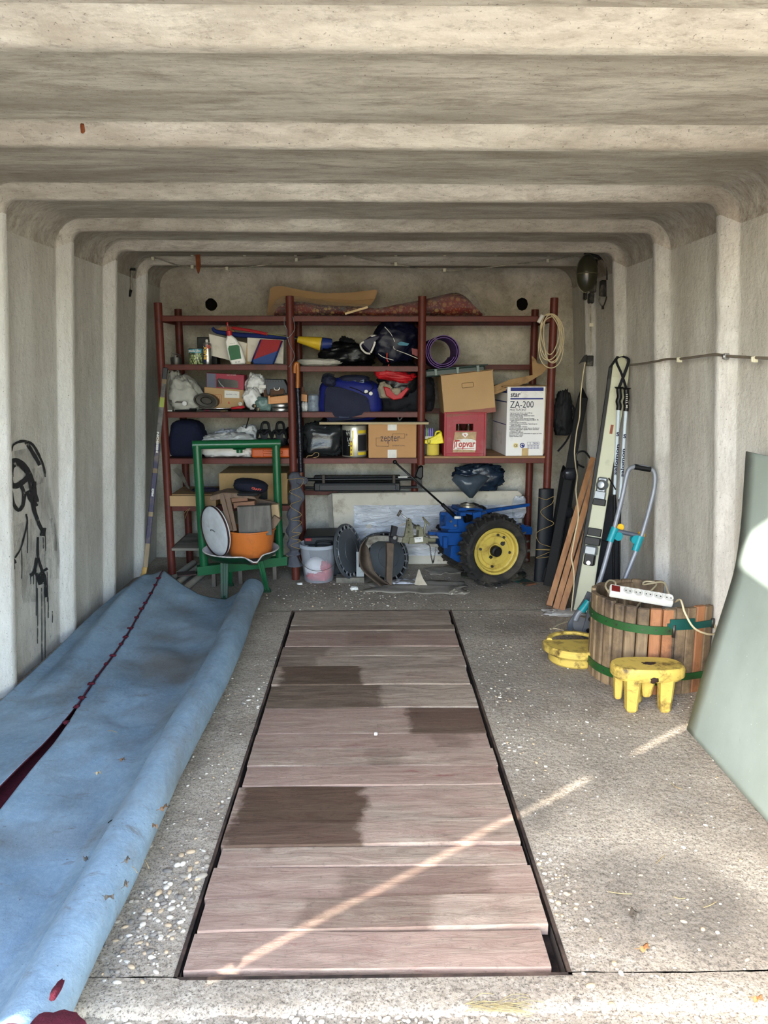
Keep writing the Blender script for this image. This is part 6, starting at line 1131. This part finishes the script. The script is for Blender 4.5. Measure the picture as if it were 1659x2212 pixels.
# second ski just behind with its black base edge out
a2=a+V((-.012,.035,0)); b2=b+V((-.012,.035,-.01)); ski('ski','matching ski behind the cream one, only its black edge showing',a2,b2,.10,nr,M_black,M_black)
for k,(x0,y0,x1,y1,Y,w_,lab) in enumerate(((1183,1312,1262,842,4.98,.07,'long black ski leaning highest beside the white cable'),(1200,1290,1240,985,5.05,.07,'black ski behind the tan slats, its tail against the wall'),(1178,1300,1222,1010,5.10,.06,'black ski standing between the rubber roll and the other skis'))):
    A=onY(x0,y0,Y-.22); A.z=.015; B=onY(x1,y1,Y); t2,*_=ski('ski',lab,A,B,w_,(-.5,-.85,0),mat('ski_black','08090b',.55,var=.3,spec=.2),M_black,tip=.001)
    if k<2:
        q=.60+.0*k; c=A.lerp(B,q); g=G(); g.blob(c+V((-.01,-.05,-.03)),(.085,.05,.07),k,amp=.1,ex=.7,nu=18,nv=10,flat=False); g.out('binding',mat('bind_dark','2a2c31',.3,.4),t2,smooth=True)
# bent rack iron
g=G(); g.tube([onY(x,y,4.84) for x,y in ((1262,1010),(1246,1000),(1246,980),(1262,975),(1275,990))],.006,n=8); g.out('bent_hook',M_black,None,'black bent metal hook sticking up behind the tan slats','hook')
# tan battens
m_bt=wood('batten_tan','7d5334','ad7f55','z',.7,ring=14); m_bts=wood('batten_side','4a3a2b','6a5540','z',.8)
for k,(x0,y0,x1,y1,Yb,Yt) in enumerate(((1186,1308,1281,988,4.36,4.78),(1200,1321,1292,1000,4.30,4.68),(1213,1325,1294,1060,4.27,4.55))):
    A=onY(x0,y0,Yb); A.z=.012; B=onY(x1,y1,Yt); d_=(B-A).normalized(); nn=V((-.3,-.95,0)); nn=(nn-d_*nn.dot(d_)).normalized(); s_=d_.cross(nn)
    t=thing('wood_batten',('first tan wooden batten, nearest the black skis','second tan wooden batten, in the middle of the three','third tan wooden batten, just left of the white cable')[k],'batten',A,'tan battens leaning in the right corner')
    g=G(); R=g.ring([[p+s_*x*.0165+nn*z for x,z in ((-1,0),(1,0),(1,-.045),(-1,-.045))] for p in (A,B)]); g.cap(R[0]); g.cap(R[1]); o=g.out('batten_body',m_bt,t,smooth=False)
g=G(); A=onZ(1215,1322,.004); g.blob(A+V((.04,.0,-.002)),(.26,.14,.010),3,amp=.3); g.out('spilled_powder',mat('powder','b5b2ac',.95,var=.2),None,'thin spill of white powder at the feet of the battens','powder',kind='stuff',smooth=True)
# dark panel behind the ski
A=onY(1292,1325,4.42); B=onY(1330,1065,4.50); g=G(); P=[onY(x,y,4.46) for x,y in ((1262,1325),(1335,1325),(1335,1120),(1330,1075),(1312,1068),(1285,1180))]; g.prism([(p.x,max(.002,p.z)) for p in P],4.455,4.475); o=g.out('board',mat('slate_board','24262a',.6,var=.25,sc=30),None,'dark slate-coloured board standing behind the cream ski','board')
# ski poles
m_pw=mat('pole_white','b9c6cf',.35,var=.04); Yp=4.30
for k,(xt,xb,yg0,yg1) in enumerate(((1337,1327,838,886),(1353,1336,840,888))):
    t=thing('ski_pole',('rear','front')[k]+' white and black ski pole hung by its strap on the ski tip' if False else ('left ski pole of the pair with black grip hung by the ski tip','right ski pole of the pair, its grip showing a white emblem')[k],'ski pole',onY(xb,1300,Yp))
    top=onY(xt,yg0,Yp); g1=onY(xt-1,yg1,Yp); mid=onY(xb+3*k,1078 if k else 1068,Yp); low=onY(xb-3+2*k,1330,Yp); low.z=max(.02,low.z)
    g=G(); g.cyl(g1,mid,.0095,.0085,n=14); g.out('pole_shaft',m_pw,t); g=G(); g.cyl(mid,low,.0085,.006,n=12); g.out('lower_shaft',M_black,t)
    g=G(); g.tube([top,top.lerp(g1,.15),top.lerp(g1,.4)+V((.004,0,0)),top.lerp(g1,.6)+V((-.003,0,0)),top.lerp(g1,.8)+V((.003,0,0)),g1],.0145,n=14); g.cyl(top+V((0,0,.006)),top-V((0,0,.004)),.026,.018,n=18); g.out('grip',M_black,t)
    p=g1.lerp(mid,.58); txt('salomon',.025,p+V((.007,-.0105,.0)),M_ink,t,rot=(90,-90+2*(1-k),0),w=.175 if not k else .16,off=.0008,align='CENTER'); txt('S',.03,g1.lerp(mid,.28)+V((-.008,-.0105,-.01)),M_ink,t,off=.0015,w=.016)
    if k:
        txt('S',.022,top.lerp(g1,.8)+V((-.006,-.017,-.006)),M_white,t,off=.001)
        for j in range(5): g=G(); c=top.lerp(g1,.25+.09*j)+V((-.002,-.0165,0)); g.box(c-V((.006,.001,.0015)),c+V((.006,.001,.0015)),about(c,0,-20,0)); g.out('grip_stripe',M_white,t)
    g=G(); 
    e=onY(1331 if k else 1358,778,Yp-.03); g.tube([top,top.lerp(e,.5)+V((0,-.01,0)),e,onY(1345,770,Yp)],.009,n=7,sq=.3); g.out('strap',M_blackcloth,t)
    p=low.lerp(mid,.10); g=G(); g.lathe([(.004,.004),(.028,0),(.028,.003),(.004,.010)],p,n=16); g.out('basket',M_black,t)
# ================================================================ folding hand trolley
t=thing('hand_trolley','folding aluminium hand trolley with turquoise joints and black grip leaning on the wall','trolley',onZ(1250,1390)); MA=mat('aluminium_tube','7e8289',.5,.35,var=.08); MT=mat('turquoise_plastic','14808a',.4,var=.08)
def tq(x,y,s): return onY(x,y,3.70+.11*s)
def ys_(y): return max(0,min(1,(1390-y)/385))
def tt(x,y): return tq(x,y,ys_(y))
g=G(); g.tube([tt(1280,1290),tt(1300,1240),tt(1340,1090),tt(1353,1030),tt(1360,1013),tt(1374,1008),tt(1395,1010),tt(1411,1017),tt(1415,1034),tt(1410,1070),tt(1385,1160),tt(1350,1250),tt(1343,1275)],.0115,n=12,k=6); g.out('handle_tube',MA,t)
g=G(); g.cyl(tt(1370,1008),tt(1405,1014),.0145,n=14); g.out('grip',M_black,t)
g=G(); g.cyl(tt(1332,1147),tt(1378,1157),.0115,n=12); g.out('cross_bar',mat('cross_grey','5f6570',.4,.5),t)
for (x0,y0,x1,y1) in ((1329,1140,1317,1170),(1383,1158,1372,1190)): g=G(); g.cyl(tt(x0,y0),tt(x1,y1),.020,.0175,n=14); g.out('joint',MT,t)
for (x,y) in ((1335,1158),(1372,1165)): g=G(); g.cyl(tt(x,y)+V((0,-.01,0)),tt(x,y)+V((0,.015,0)),.022,n=16); g.out('joint_knuckle',MT,t)
for (x,y) in ((1343,1141),(1389,1157)): g=G(); c=tt(x,y)+V((0,.02,0)); g.cyl(c,c+V((0,.008,0)),.018,n=20); g.out('yellow_button',mat('button_yellow','d6a11e',.4),t)
for k,(pts,Y) in enumerate(((((1225,1362),(1228,1345),(1262,1295),(1270,1278),(1280,1282),(1272,1300),(1240,1348),(1237,1366)),3.78),(((1257,1370),(1268,1330),(1276,1290),(1288,1286),(1290,1300),(1288,1340),(1280,1376)),3.70))):
    g=G(); g.prism(poly(pts,Y),Y,Y+.012,bev=.002); g.out('side_plate',mat('plate_grey','62676e',.45,.5),t)
for (x,y,r) in ((1284,1308,.016),(1277,1338,.014),(1271,1362,.011)): g=G(); c=onY(x,y,3.698); g.cyl(c,c+V((0,.006,0)),r,n=20); g.out('plate_hole',M_black,t)
g=G(); g.tube([onY(x,y,3.74) for x,y in ((1243,1340),(1250,1325),(1265,1312))],.013,n=10); g.out('lower_tube',MA,t); g=G(); g.cyl(onY(1256,1320,3.73),onY(1272,1298,3.73),.020,.018,n=12); g.out('lower_joint',MT,t)
g=G(); g.cyl(onY(1255,1350,3.74),onY(1255,1350,3.80),.040,n=28); g.out('wheel',M_black,t); g=G(); g.cyl(onY(1265,1366,3.76),onY(1265,1366,3.79),.03,n=24); g.out('wheel',M_black,t)
# ================================================================ wine press basket
t=thing('press_basket','round wooden fruit press basket of upright slats with green iron hoops','press basket',(1.20,3.37,0)); m_sl=wood('basket_slat','4e3d2b','927b5c','z',.75,ring=16,dirt='241b15',damt=.5); m_slo=wood('basket_slat_orange','6e4428','a5714a','z',.7,ring=10,dirt='4a2f1e',damt=.3); m_hoop=mat('hoop_green','1f4a22',.45,var=.1,dirt='2d2a20',damt=.25)
C1=V((1.262,3.365,0)); R1=.238; C2=V((1.262,3.598,0)); R2=.470
def slat(c,a,R,h,w_=.046,m=m_sl,z0=0.0,th=.02,par=t):
    u=V((math.cos(a),math.sin(a),0)); v=V((-math.sin(a),math.cos(a),0)); p=c+u*R; g=G(); q=.004
    R_=g.ring([[p+v*x*w_/2*k+u*y+V((0,0,z)) for x,y in ((-1,-th*.6),(1,-th*.6),(1,th*.2),(.7,th*.5),(-.7,th*.5),(-1,th*.2))] for z,k in ((z0,1),(h-q,1),(h,.88))]); g.cap(R_[0]); g.cap(R_[-1]); return g.out('slat',m,par,smooth=False)
k=0; a=-88
while a>-88-220:
    slat(C1,math.radians(a),R1,.385+rnd.uniform(-.006,.006),.047,m_slo if k in (0,1) else m_sl); a-=12.6; k+=1
k=0; a=-94+13
for a in (-88,-82,-76.5,-71,-65.5):
    slat(C2+V((0,0,0)),math.radians(a),R2,.392+rnd.uniform(-.006,.006),.050,m_slo if k==3 else m_sl); k+=1
for a in range(100,215,14): slat(V((1.28,3.42,0)),math.radians(a),.170,.372,.04)
def hoop(c,R,a0,a1,z0,z1,m=m_hoop,name='hoop'):
    g=G(); n_=40; g.ring([[c+V((math.cos(a)*rr,math.sin(a)*rr,z)) for rr,z in ((R,z0),(R+.005,z0),(R+.005,z1),(R,z1))] for a in [math.radians(a0+(a1-a0)*i/n_) for i in range(n_+1)]]); o=g.out(name,m,t); return o
for z in (.275,.045):
    hoop(C1,R1+.012,-84,-310,z,z+.036); 
    for i in range(12):
        a=math.radians(-88-12.6*i); p=C1+V((math.cos(a),math.sin(a),0))*(R1+.016)+V((0,0,z+.018)); g=G(); g.cyl(p,p+V((math.cos(a),math.sin(a),0))*.003,.004,n=8); g.out('rivet',M_dsteel,t)
    hoop(C2,R2+.012,-90,-63.5,z+.02,z+.05,mat('hoop_teal','16463f',.45,dirt='2d2a20',damt=.2) if z>.1 else m_hoop)
hoop(C2,R2+.018,-89,-76,.305,.345,mat('hoop_teal','16463f',.45,dirt='2d2a20',damt=.2),'hinge_band')
p=C2+V((math.cos(math.radians(-63.5)),math.sin(math.radians(-63.5)),0))*(R2+.015)+V((0,0,.31)); g=G(); g.cyl(p-V((0,0,.02)),p+V((0,0,.02)),.008,n=10); g.out('hinge_pin',M_dsteel,t)
p=C1+V((math.cos(math.radians(-84)),math.sin(math.radians(-84)),0))*(R1+.02)+V((0,0,.293)); g=G(); g.cyl(p-V((0,0,.028)),p+V((0,0,.028)),.007,n=10); g.out('hinge_pin',M_dsteel,t)
# power strip lying on the rim
t=thing('power_strip','white five-socket power strip with red switch lying across the press basket','power strip'); g=G(); L_=.268; g.box((-L_/2,-.026,0),(L_/2,.026,.034),bev=.007,seg=2); g.out('strip_body',M_white,t)
for i in range(5):
    x=-.058+i*.043; g=G(); g.lathe([(.0195,.033),(.0190,.0385),(.0165,.0385),(.0155,.0348),(0,.0348)],(x,0,0),n=24); sck=g.out('socket',mat('socket_grey','b3b1aa',.5),t)
    for s_ in (-1,1): g=G(); g.cyl((x+s_*.0085,0,.0346),(x+s_*.0085,0,.0355),.0032,n=8); g.out('pin_hole',M_black,sck)
g=G(); g.box((-.128,-.017,.034),(-.092,.017,.037),bev=.001); g.out('switch',mat('switch_red','5a1512',.35),t)
PS=onY(1383,1284,3.225); place(t,(PS.x+.0,3.225,.404),-13,33,7)
g=G(); st=V((PS.x-.125,3.265,.43)); g.tube([st,onY(1318,1283,3.28),onY(1308,1266,3.36),onY(1316,1254,3.45),onY(1330,1262,3.5),V((1.12,3.45,.30)),V((1.2,3.5,.2)),V((1.28,3.45,.34)),onY(1418,1262,3.52),onY(1396,1256,3.55),V((1.30,3.52,.38)),onY(1432,1258,3.42),onY(1443,1280,3.30),onY(1456,1300,3.22),onY(1470,1296,3.12),onY(1480,1325,3.07),onY(1500,1357,3.05),onY(1530,1370,3.06),onY(1546,1367,3.10),onY(1545,1355,3.15),onY(1535,1338,3.22),onY(1522,1330,3.3)],.0042,n=8,k=7); g.out('cable',mcb,t)
bpy.context.view_layer.update()
o=[c for c in t.children if c.name.startswith('cable')][-1]; mi=t.matrix_world.inverted(); off=wloc(t); 
for v in o.data.vertices: v.co=mi@(v.co+off)
# ================================================================ yellow press blocks
M_yel=mat('worn_yellow_paint','bfa450',.5,var=.12,sc=10,dirt='45321f',damt=.42,dsc=14,bump=.35,bsc=30)
def slab(g,c,rx,ry,z0,z1,ex=2.6,bev=.012,rz=0,n=48,tap=1):
    M3=R3(0,0,rz); sg=lambda x,e: math.copysign(abs(x)**e,x); rs=[]
    for z,k in ((z0,.90*tap),(z0+bev,1*tap),((z0+z1)/2,1),(z1-bev,1),(z1-bev*.3,.975),(z1,.93)): rs.append([c+M3@V((sg(math.cos(2*PI*i/n),2/ex)*rx*k,sg(math.sin(2*PI*i/n),2/ex)*ry*k,z)) for i in range(n)])
    R=g.ring(rs); g.cap(R[0]); g.cap(R[-1])
t=thing('press_block','yellow painted wooden press block standing on its legs before the basket','press block',(1.135,2.985,0)); BC=V((1.145,3.0,0)); g=G(); slab(g,BC,.150,.078,.135,.192,2.8,.014,rz=-2); g.out('top_slab',M_yel,t)
for x,y,z0,w0,w1 in ((-.072,-.042,0,.022,.030),(.066,-.044,0,.022,.030),(-.110,.02,.03,.014,.020),(.0,-.005,.05,.018,.034),(.088,.02,.02,.018,.026),(-.02,.05,.0,.02,.03)):
    g=G(); R=g.ring([[BC+V((x+sx*w_,y+sy*w_*.9,z)) for sx,sy in ((-1,-.6),(-.6,-1),(.6,-1),(1,-.6),(1,1),(-1,1))] for z,w_ in ((z0,w0*.75),(z0+.008,w0),(.145,w1))]); g.cap(R[0]); g.cap(R[-1]); g.out('leg',M_yel,t,smooth=False)
g=G(); g.blob(BC+V((.005,-.0,.190)),(.05,.03,.004),3,amp=.4,nu=20,nv=8); g.blob(BC+V((.004,-.078,.150)),(.03,.004,.022),4,amp=.4,nu=14,nv=8,flat=False); g.out('paint_chip',mat('chip_brown','2f1f16',.8),t,smooth=True)
YB=V((.965,3.53,0))
t=thing('press_block','yellow painted half-round press block lying flat beside the basket','press block',YB)
def half(g,c,r,z0,z1,rz,n=28,ex=1.0):
    M3=R3(0,0,rz); pts=[V((math.cos(a)*r,math.sin(a)*r*ex,0)) for a in [PI+PI*i/n for i in range(n+1)]]+[V((r*.96,r*.25,0)),V((-r*.96,r*.25,0))]; rs=[]
    for z,k in ((z0,.95),(z0+.008,1),(z1-.008,1),(z1,.955)): rs.append([c+M3@(p*k)+V((0,0,z)) for p in pts])
    R=g.ring(rs); g.cap(R[0]); g.cap(R[-1])
g=G(); half(g,YB+V((.02,0,0)),.125,0,.045,0); g.out('lower_slab',M_yel,t); g=G(); half(g,YB+V((.015,-.005,0)),.150,.052,.092,0); g.out('upper_slab',M_yel,t)
g=G(); c=YB+V((.02,.0,.093)); g.tube([c+V((math.cos(a)*.118,math.sin(a)*.105+.02,0)) for a in [PI*.98+i*PI/10*-.97 for i in range(11)]],.014,n=8,sq=.7); g.out('raised_rim',M_yel,t)
g=G(); g.tube([c+V((-.08,-.115,-.012)),c+V((-.06,-.122,-.008))],.009,n=7); g.tube([c+V((.07,-.118,-.01)),c+V((.09,-.10,-.006))],.011,n=7); g.out('metal_lug',M_dsteel,t)
# white cable end on the floor and the hanging cable
g=G(); g.tube([onZ(1218,1362,.004),onZ(1200,1358,.004),onZ(1188,1358,.004)],.0032,n=6); g.tube([onZ(1190,1360,.004),onZ(1205,1350,.004),onZ(1226,1343,.004)],.0032,n=6); g.out('cable_end',mcb,None,'loose white cable end lying on the floor beside the trolley foot','cable')
# ================================================================ mint sheet leaning on the right wall
prof=[(1.236,.0),(1.262,.13),(1.292,.28),(1.326,.44),(1.352,.56),(1.370,.66),(1.378,.80),(1.377,.95),(1.374,1.095)]; P=smooth_path([V((x,0,z)) for x,z in prof],4)
g=G(); g.ring([[V((p.x+.002*noise.noise(V((p.z*2,y*2,1)))+max(0,(2.3-y))*.01*(1 if p.z>.2 else 0),y,p.z+.001)) for p in P] for y in [1.50+1.29*j/16 for j in range(17)]],False)
def mint():
    m,n=newmat('mint_sheet'); v=n.coord(); out=n.ramp(n.noise(v,2.2,5),.35,.65,lin('848f87'),lin('939f98')); out=n.mix(n.math('MULTIPLY',n.ramp(n.noise(v,80,4,.7),.68,.72),.8),out,lin('cfd8ce')); out=n.mix(n.math('MULTIPLY',n.ramp(n.noise(v,14,8,.8,2),.62,.66),.25),out,lin('5d6c61'))
    n.l(out,n.b.inputs['Base Color']); n.b.inputs['Roughness'].default_value=.6; return m
MM=mint(); o=g.out('mint_sheet',MM,None,'pale mint-green thin sheet leaning against the right wall in the foreground','sheet',smooth=True); solid(o,.006,1)
for e in o.data.vertices: pass
# ================================================================ hockey stick
t=thing('hockey_stick','old hockey stick with worn purple and black print leaning in the left corner','hockey stick',onY(300,1285,4.66)); top=onY(357,798,4.86); low=onY(314,1225,4.66)
g=G(); d=(low-top); n_=V((.25,-.97,0)); s_=d.normalized().cross(n_).normalized(); P=[top,top.lerp(low,.98)]
def stick(p,q,name,m,e=0,par=t):
    g=G(); R=g.ring([[c+s_*x*(.0145+e)+n_*z*(.010+e) for x,z in ((-1,-1),(1,-1),(1,1),(-1,1))] for c in (p,q)]); g.cap(R[0]); g.cap(R[1]); bmesh.ops.bevel(g.b,geom=list(g.b.edges),offset=.003,segments=1,affect='EDGES'); return g.out(name,m,par,smooth=False)
stick(top,low,'shaft',wood('stick_wood','5f503e','8f7d62','z')); m_sp=mat('stick_purple','231a38',.5,dirt='5a4d44',damt=.4)
for a_,b_,m in ((-.01,.05,M_black),(.07,.14,mat('stick_grey','5f5a54',.5,dirt='1d1a18',damt=.55)),(.14,.19,mat('stick_lime','7f8a35',.5)),(.19,.34,mat('stick_grey','5f5a54',.5,dirt='1d1a18',damt=.55)),(.37,.50,m_sp),(.52,.72,m_sp),(.74,.88,m_sp)): stick(top.lerp(low,a_),top.lerp(low,b_),'printed_band',m,.0008)
txt('MISSION',.016,top.lerp(low,.42)+n_*.012+V((.006,0,-.0)),M_white,t,rot=(90,-84,0),w=.13,off=.001); txt('PRO',.016,top.lerp(low,.64)+n_*.012+V((.006,0,0)),M_white,t,rot=(90,-84,0),w=.05,off=.001)
g=G(); B_=[onY(314,1222,4.66),onY(309,1245,4.655),onY(302,1265,4.645),onY(292,1282,4.63),onY(276,1292,4.6)]; g.tube(B_,lambda s:.014+.009*s,n=10,sq=.45,k=6); g.out('blade',mat('blade_wood','a07f45',.5,var=.25,sc=12,dirt='5f4522',damt=.3),t)
# ================================================================ cables, clips, lamp
def wray(px,py,side,off=0.0):
    d=ray(px,py); s=1.0
    for _ in range(30):
        p=V((0,0,CAM_H))+d*s; z=p.z; X=wallx(side,z,off); s*= X/p.x if p.x*X>0 else 1.2
        s=min(s,5.5)
    return V((0,0,CAM_H))+d*s
m_cab=mat('old_cable','8f8a7c',.7,var=.3,sc=60,dirt='2f2a24',damt=.45); Yc=5.02
t=thing('ceiling_cable','two old clipped cables running across under the last ceiling rib','cable',(0,Yc,2.0))
def cb(pts,r=.0042,name='cable_run',m=m_cab,par=None,Y=Yc): g=G(); g.tube([onY(x,y,Y) if len((x,y))==2 else 0 for x,y in pts],r,n=6,k=5); return g.out(name,m,par or t)
cb([(286,580),(290,565),(300,555),(318,550),(420,550),(528,551),(638,551),(745,552),(855,551),(961,551),(1071,551),(1186,552),(1270,550)]); cb([(288,588),(294,570),(305,561),(325,557),(345,560),(380,572),(415,578),(490,580),(560,574),(640,562),(700,556),(745,551),(800,562),(855,571),(910,580),(960,584),(1020,582),(1100,572),(1183,563),(1260,551)])
for x,y in ((318,549),(415,549),(528,549),(638,549),(745,549),(855,549),(961,549),(1071,549),(1186,549),(415,576),(490,580),(640,561),(855,570),(960,583),(1183,563),(330,558)):
    c=onY(x,y,Yc-.006); g=G(); g.box(c-V((.009,.006,.012)),c+V((.009,.010,.010)),bev=.002); g.out('cable_clip',mat('clip_ivory','b9b59f',.5),t)
g=G(); g.tube([onY(x,y,4.93) for x,y in ((285,578),(284,598),(285,615),(281,630),(280,640))],.006,n=8); g.out('cable_tail',m_cab,t); g=G(); c=onY(285,582,4.93); g.box(c-V((.02,.006,.008)),c+V((.022,.006,.008))); g.cyl(onY(283,626,4.92),onY(280,641,4.92),.009,.006,n=8); g.out('black_end',M_black,t)
t=thing('rusty_strap','rusty iron strap hanging from the ceiling cables','strap',onY(428,560,4.99)); g=G(); P=poly([(422,546),(432,545),(434,575),(431,588),(428,592),(424,580)],4.99); g.prism(P,4.985,4.99); g.out('strap_iron',mat('rust','6d3a1e',.85,var=.3,sc=30),t)
t=thing('bulkhead_lamp','dark olive oval bulkhead lamp with wire cage in the upper right corner','lamp',onY(1270,588,4.72)); c=onY(1268,590,4.74); g=G(); g.blob(c-V((0,0,0)),(.125,.12,.215),3,amp=.0,ex=1,flat=False); g.out('lamp_glass',mat('lamp_olive','2f2f22',.28,var=.3,coat=.4),t,smooth=True)
for k in range(4):
    a0=k*PI/4+.3; g=G(); g.tube([c+V((math.cos(a0)*.066*math.cos(b),math.sin(a0)*.066*math.cos(b),.112*math.sin(b))) for b in [-PI/2+PI*i/12 for i in range(13)]],.0016,n=5,k=2); g.out('cage_wire',mat('cage_grey','77745f',.5,.4),t)
g=G(); g.tube([c+V((math.cos(a)*.067,math.sin(a)*.066,-.005)) for a in [2*PI*i/20 for i in range(21)]],.0016,n=5,k=1); g.out('cage_wire',MATS['cage_grey'],t)
m_jb=mat('sooty_box','191815',.6,var=.5,sc=60,dirt='6d6a60',damt=.3)
t=thing('junction_box','sooty black junction box and cables on the wall behind the bulkhead lamp','junction box',onY(1305,605,4.80)); 
for (x0,y0,x1,y1,Y) in ((1276,560,1292,632,4.83),(1297,605,1317,640,4.82),(1262,622,1270,648,4.80),(1272,632,1285,655,4.79)): g=G(); a=onY(x0,y1,Y);b=onY(x1,y0,Y); g.box((a.x,Y,a.z),(b.x,Y+.04,b.z),bev=.006); g.out('box_part',m_jb,t)
g=G(); g.tube([onY(x,y,4.80) for x,y in ((1262,547),(1285,552),(1300,556),(1312,575),(1312,605))],.008,n=8); g.out('cable_part',m_jb,t); g=G(); g.tube([onY(x,y,4.80) for x,y in ((1292,560),(1304,556),(1310,545),(1280,543))],.006,n=7); g.out('cable_part',m_jb,t)
g=G(); g.tube([onY(x,y,4.80) for x,y in ((1296,640),(1294,652),(1302,662),(1308,650),(1310,640))],.004,n=6); g.tube([onY(1302,660,4.8),onY(1302,668,4.8)],.008,n=6,k=1); g.out('cable_part',m_jb,t)
g=G(); g.tube([onY(x,y,4.79) for x,y in ((1275,655),(1276,700),(1277,765))],.0045,n=7); g.out('drop_cable',m_cab,t); g=G(); c=onY(1277,702,4.785); g.box(c-V((.013,.006,.010)),c+V((.013,.008,.010))); g.out('cable_clip',MATS['clip_ivory'],t)
t=thing('wall_switch','black broken wall switch box from which a white cable hangs','switch',onY(1272,778,4.79)); g=G(); a=onY(1267,791,4.78);b=onY(1283,768,4.78); g.box((a.x,4.78,a.z),(b.x,4.81,b.z),bev=.004); g.out('switch_box',m_jb,t)
g=G(); g.prism(poly([(1250,787),(1262,768),(1268,766),(1266,780),(1256,783)],4.785),4.78,4.79); g.out('torn_cover',m_jb,t)
g=G(); hp=[(1264,783,4.77),(1258,820,4.75),(1254,860,4.72),(1252,900,4.7),(1246,930,4.66),(1243,955,4.63),(1241,980,4.6),(1244,1010,4.5),(1247,1030,4.4),(1244,1060,4.3),(1248,1095,4.2),(1249,1120,4.15),(1243,1150,4.12),(1236,1190,4.1),(1234,1205,4.1),(1239,1230,4.1),(1240,1260,4.1),(1237,1290,4.1),(1234,1320,4.1)]; g.tube([onY(*p) for p in hp],.0038,n=7,k=5); g.out('hanging_cable',mcb,t)
t=thing('wall_cable','old cable clipped along the right wall above the ski poles','cable',wray(1500,778,1)); g=G(); g.tube([wray(x,y,1,-.008) for x,y in ((1362,788),(1385,786),(1420,780),(1440,776),(1470,775),(1510,770),(1545,766),(1570,769),(1600,771),(1640,773),(1680,775),(1740,782))],.0055,n=8,k=5); g.out('cable_run',mat('wall_cable','6f665a',.7,var=.2),t)
for x,y in ((1467,777),(1567,770),(1629,776)): c=wray(x,y,1,-.010); g=G(); g.box(c-V((.006,.010,.012)),c+V((.012,.010,.012)),bev=.002); g.cyl(c+V((-.006,0,.010)),c+V((-.006,0,-.010)),.006,n=8); g.out('cable_clip',MATS['clip_ivory'] if x!=1567 else M_steel,t)
# ================================================================ graffiti strokes of black paint on the left wall
m_gf,ng=newmat('black_wall_paint'); ng.b.inputs['Base Color'].default_value=lin('191918'); ng.b.inputs['Roughness'].default_value=.7; vg=ng.coord(); ng.l(ng.ramp(ng.noise(vg,26,7,.8),.36,.46),ng.b.inputs['Alpha'])
m_gs,ng=newmat('grey_paint_smear'); ng.b.inputs['Base Color'].default_value=lin('4c4a45'); ng.b.inputs['Roughness'].default_value=.9; vg=ng.coord((1,1,.5)); ng.l(ng.math('MULTIPLY',ng.ramp(ng.noise(vg,9,8,.75,.5),.42,.68),.38),ng.b.inputs['Alpha'])
wl=bpy.data.objects['wall_left']
def stroke(pts,w_,m=m_gf,name='paint_stroke',off=.0435,k=4):
    P=smooth_path([V((x,y,0)) for x,y in pts],k); g=G(); rs=[]
    for i,p in enumerate(P):
        d=P[min(i+1,len(P)-1)]-P[max(i-1,0)]; d=d.normalized() if d.length>0 else V((0,1,0)); n_=V((-d.y,d.x,0)); s=i/(len(P)-1); ww=(w_(s) if callable(w_) else w_)*.5*(1+.35*noise.noise(V((i*.5,pts[0][0],0))))
        rs.append([wray(p.x-n_.x*ww,p.y-n_.y*ww,-1,off-.003),wray(p.x,p.y,-1,off-.0032),wray(p.x+n_.x*ww,p.y+n_.y*ww,-1,off-.003)])
    g.ring(rs,False); g.out(name,m,wl,smooth=True)
stroke([(22,1010),(30,995),(45,1000),(58,1015),(66,1035),(72,1060),(76,1085)],lambda s:10+6*s); stroke([(22,1030),(24,1045),(34,1050),(48,1042),(62,1030)],12); stroke([(24,1060),(28,1085),(40,1102),(50,1090),(52,1065),(46,1050)],8); stroke([(26,1030),(28,1010),(40,1005),(56,1020)],6)
stroke([(25,975),(30,960),(50,953),(70,960),(85,985),(95,1010),(98,1030)],lambda s:3+3*math.sin(PI*s)); stroke([(56,955),(66,970),(78,990),(86,1005)],8); stroke([(74,1040),(72,1090),(80,1120),(88,1140),(96,1150)],lambda s:9-1*s); stroke([(94,1140),(92,1158)],13,k=2)
stroke([(60,1060),(70,1080),(76,1095)],14); stroke([(82,1160),(82,1200),(90,1230),(97,1250),(100,1290)],lambda s:5+3*s); stroke([(80,1205),(74,1235),(65,1243)],7); stroke([(85,1236),(92,1262)],lambda s:22-4*s,k=3); stroke([(90,1235),(103,1228)],6,k=2)
stroke([(57,1110),(59,1130),(52,1160),(45,1185),(33,1205)],lambda s:4-1*s); stroke([(26,1208),(32,1218)],10,k=2)
for x,y0,y1 in ((81,1270,1390),(90,1270,1440),(97,1290,1435),(93,1160,1185),(98,1158,1190),(59,1120,1195),(47,1185,1250),(104,1290,1335),(66,1245,1262),(72,1240,1262),(78,1230,1330),(102,1235,1300),(22,1080,1160),(31,1218,1230),(113,1320,1345)): stroke([(x,y0),(x+.8,(y0+y1)/2),(x+.5,y1)],1.6,name='paint_drip',k=2)
stroke([(45,1130),(70,1200),(80,1300)],60,m_gs,'paint_smear',.045); stroke([(85,1010),(100,1100),(112,1180),(112,1250)],32,m_gs,'paint_smear',.045); stroke([(50,970),(60,1010),(75,1050)],40,m_gs,'paint_smear',.0448); stroke([(110,1120),(118,1150),(119,1190)],8,m_gs,'paint_smear',.0435)

g=G(); c=onZ(178,267,2.05); g.blob(c+V((0,0,-.012)),(.012,.008,.024),4,amp=.2,nu=10,nv=7,flat=False); g.out('rust_flake',MATS['rust'],None,'small rust-brown flake stuck to the second ceiling rib','flake',smooth=True)
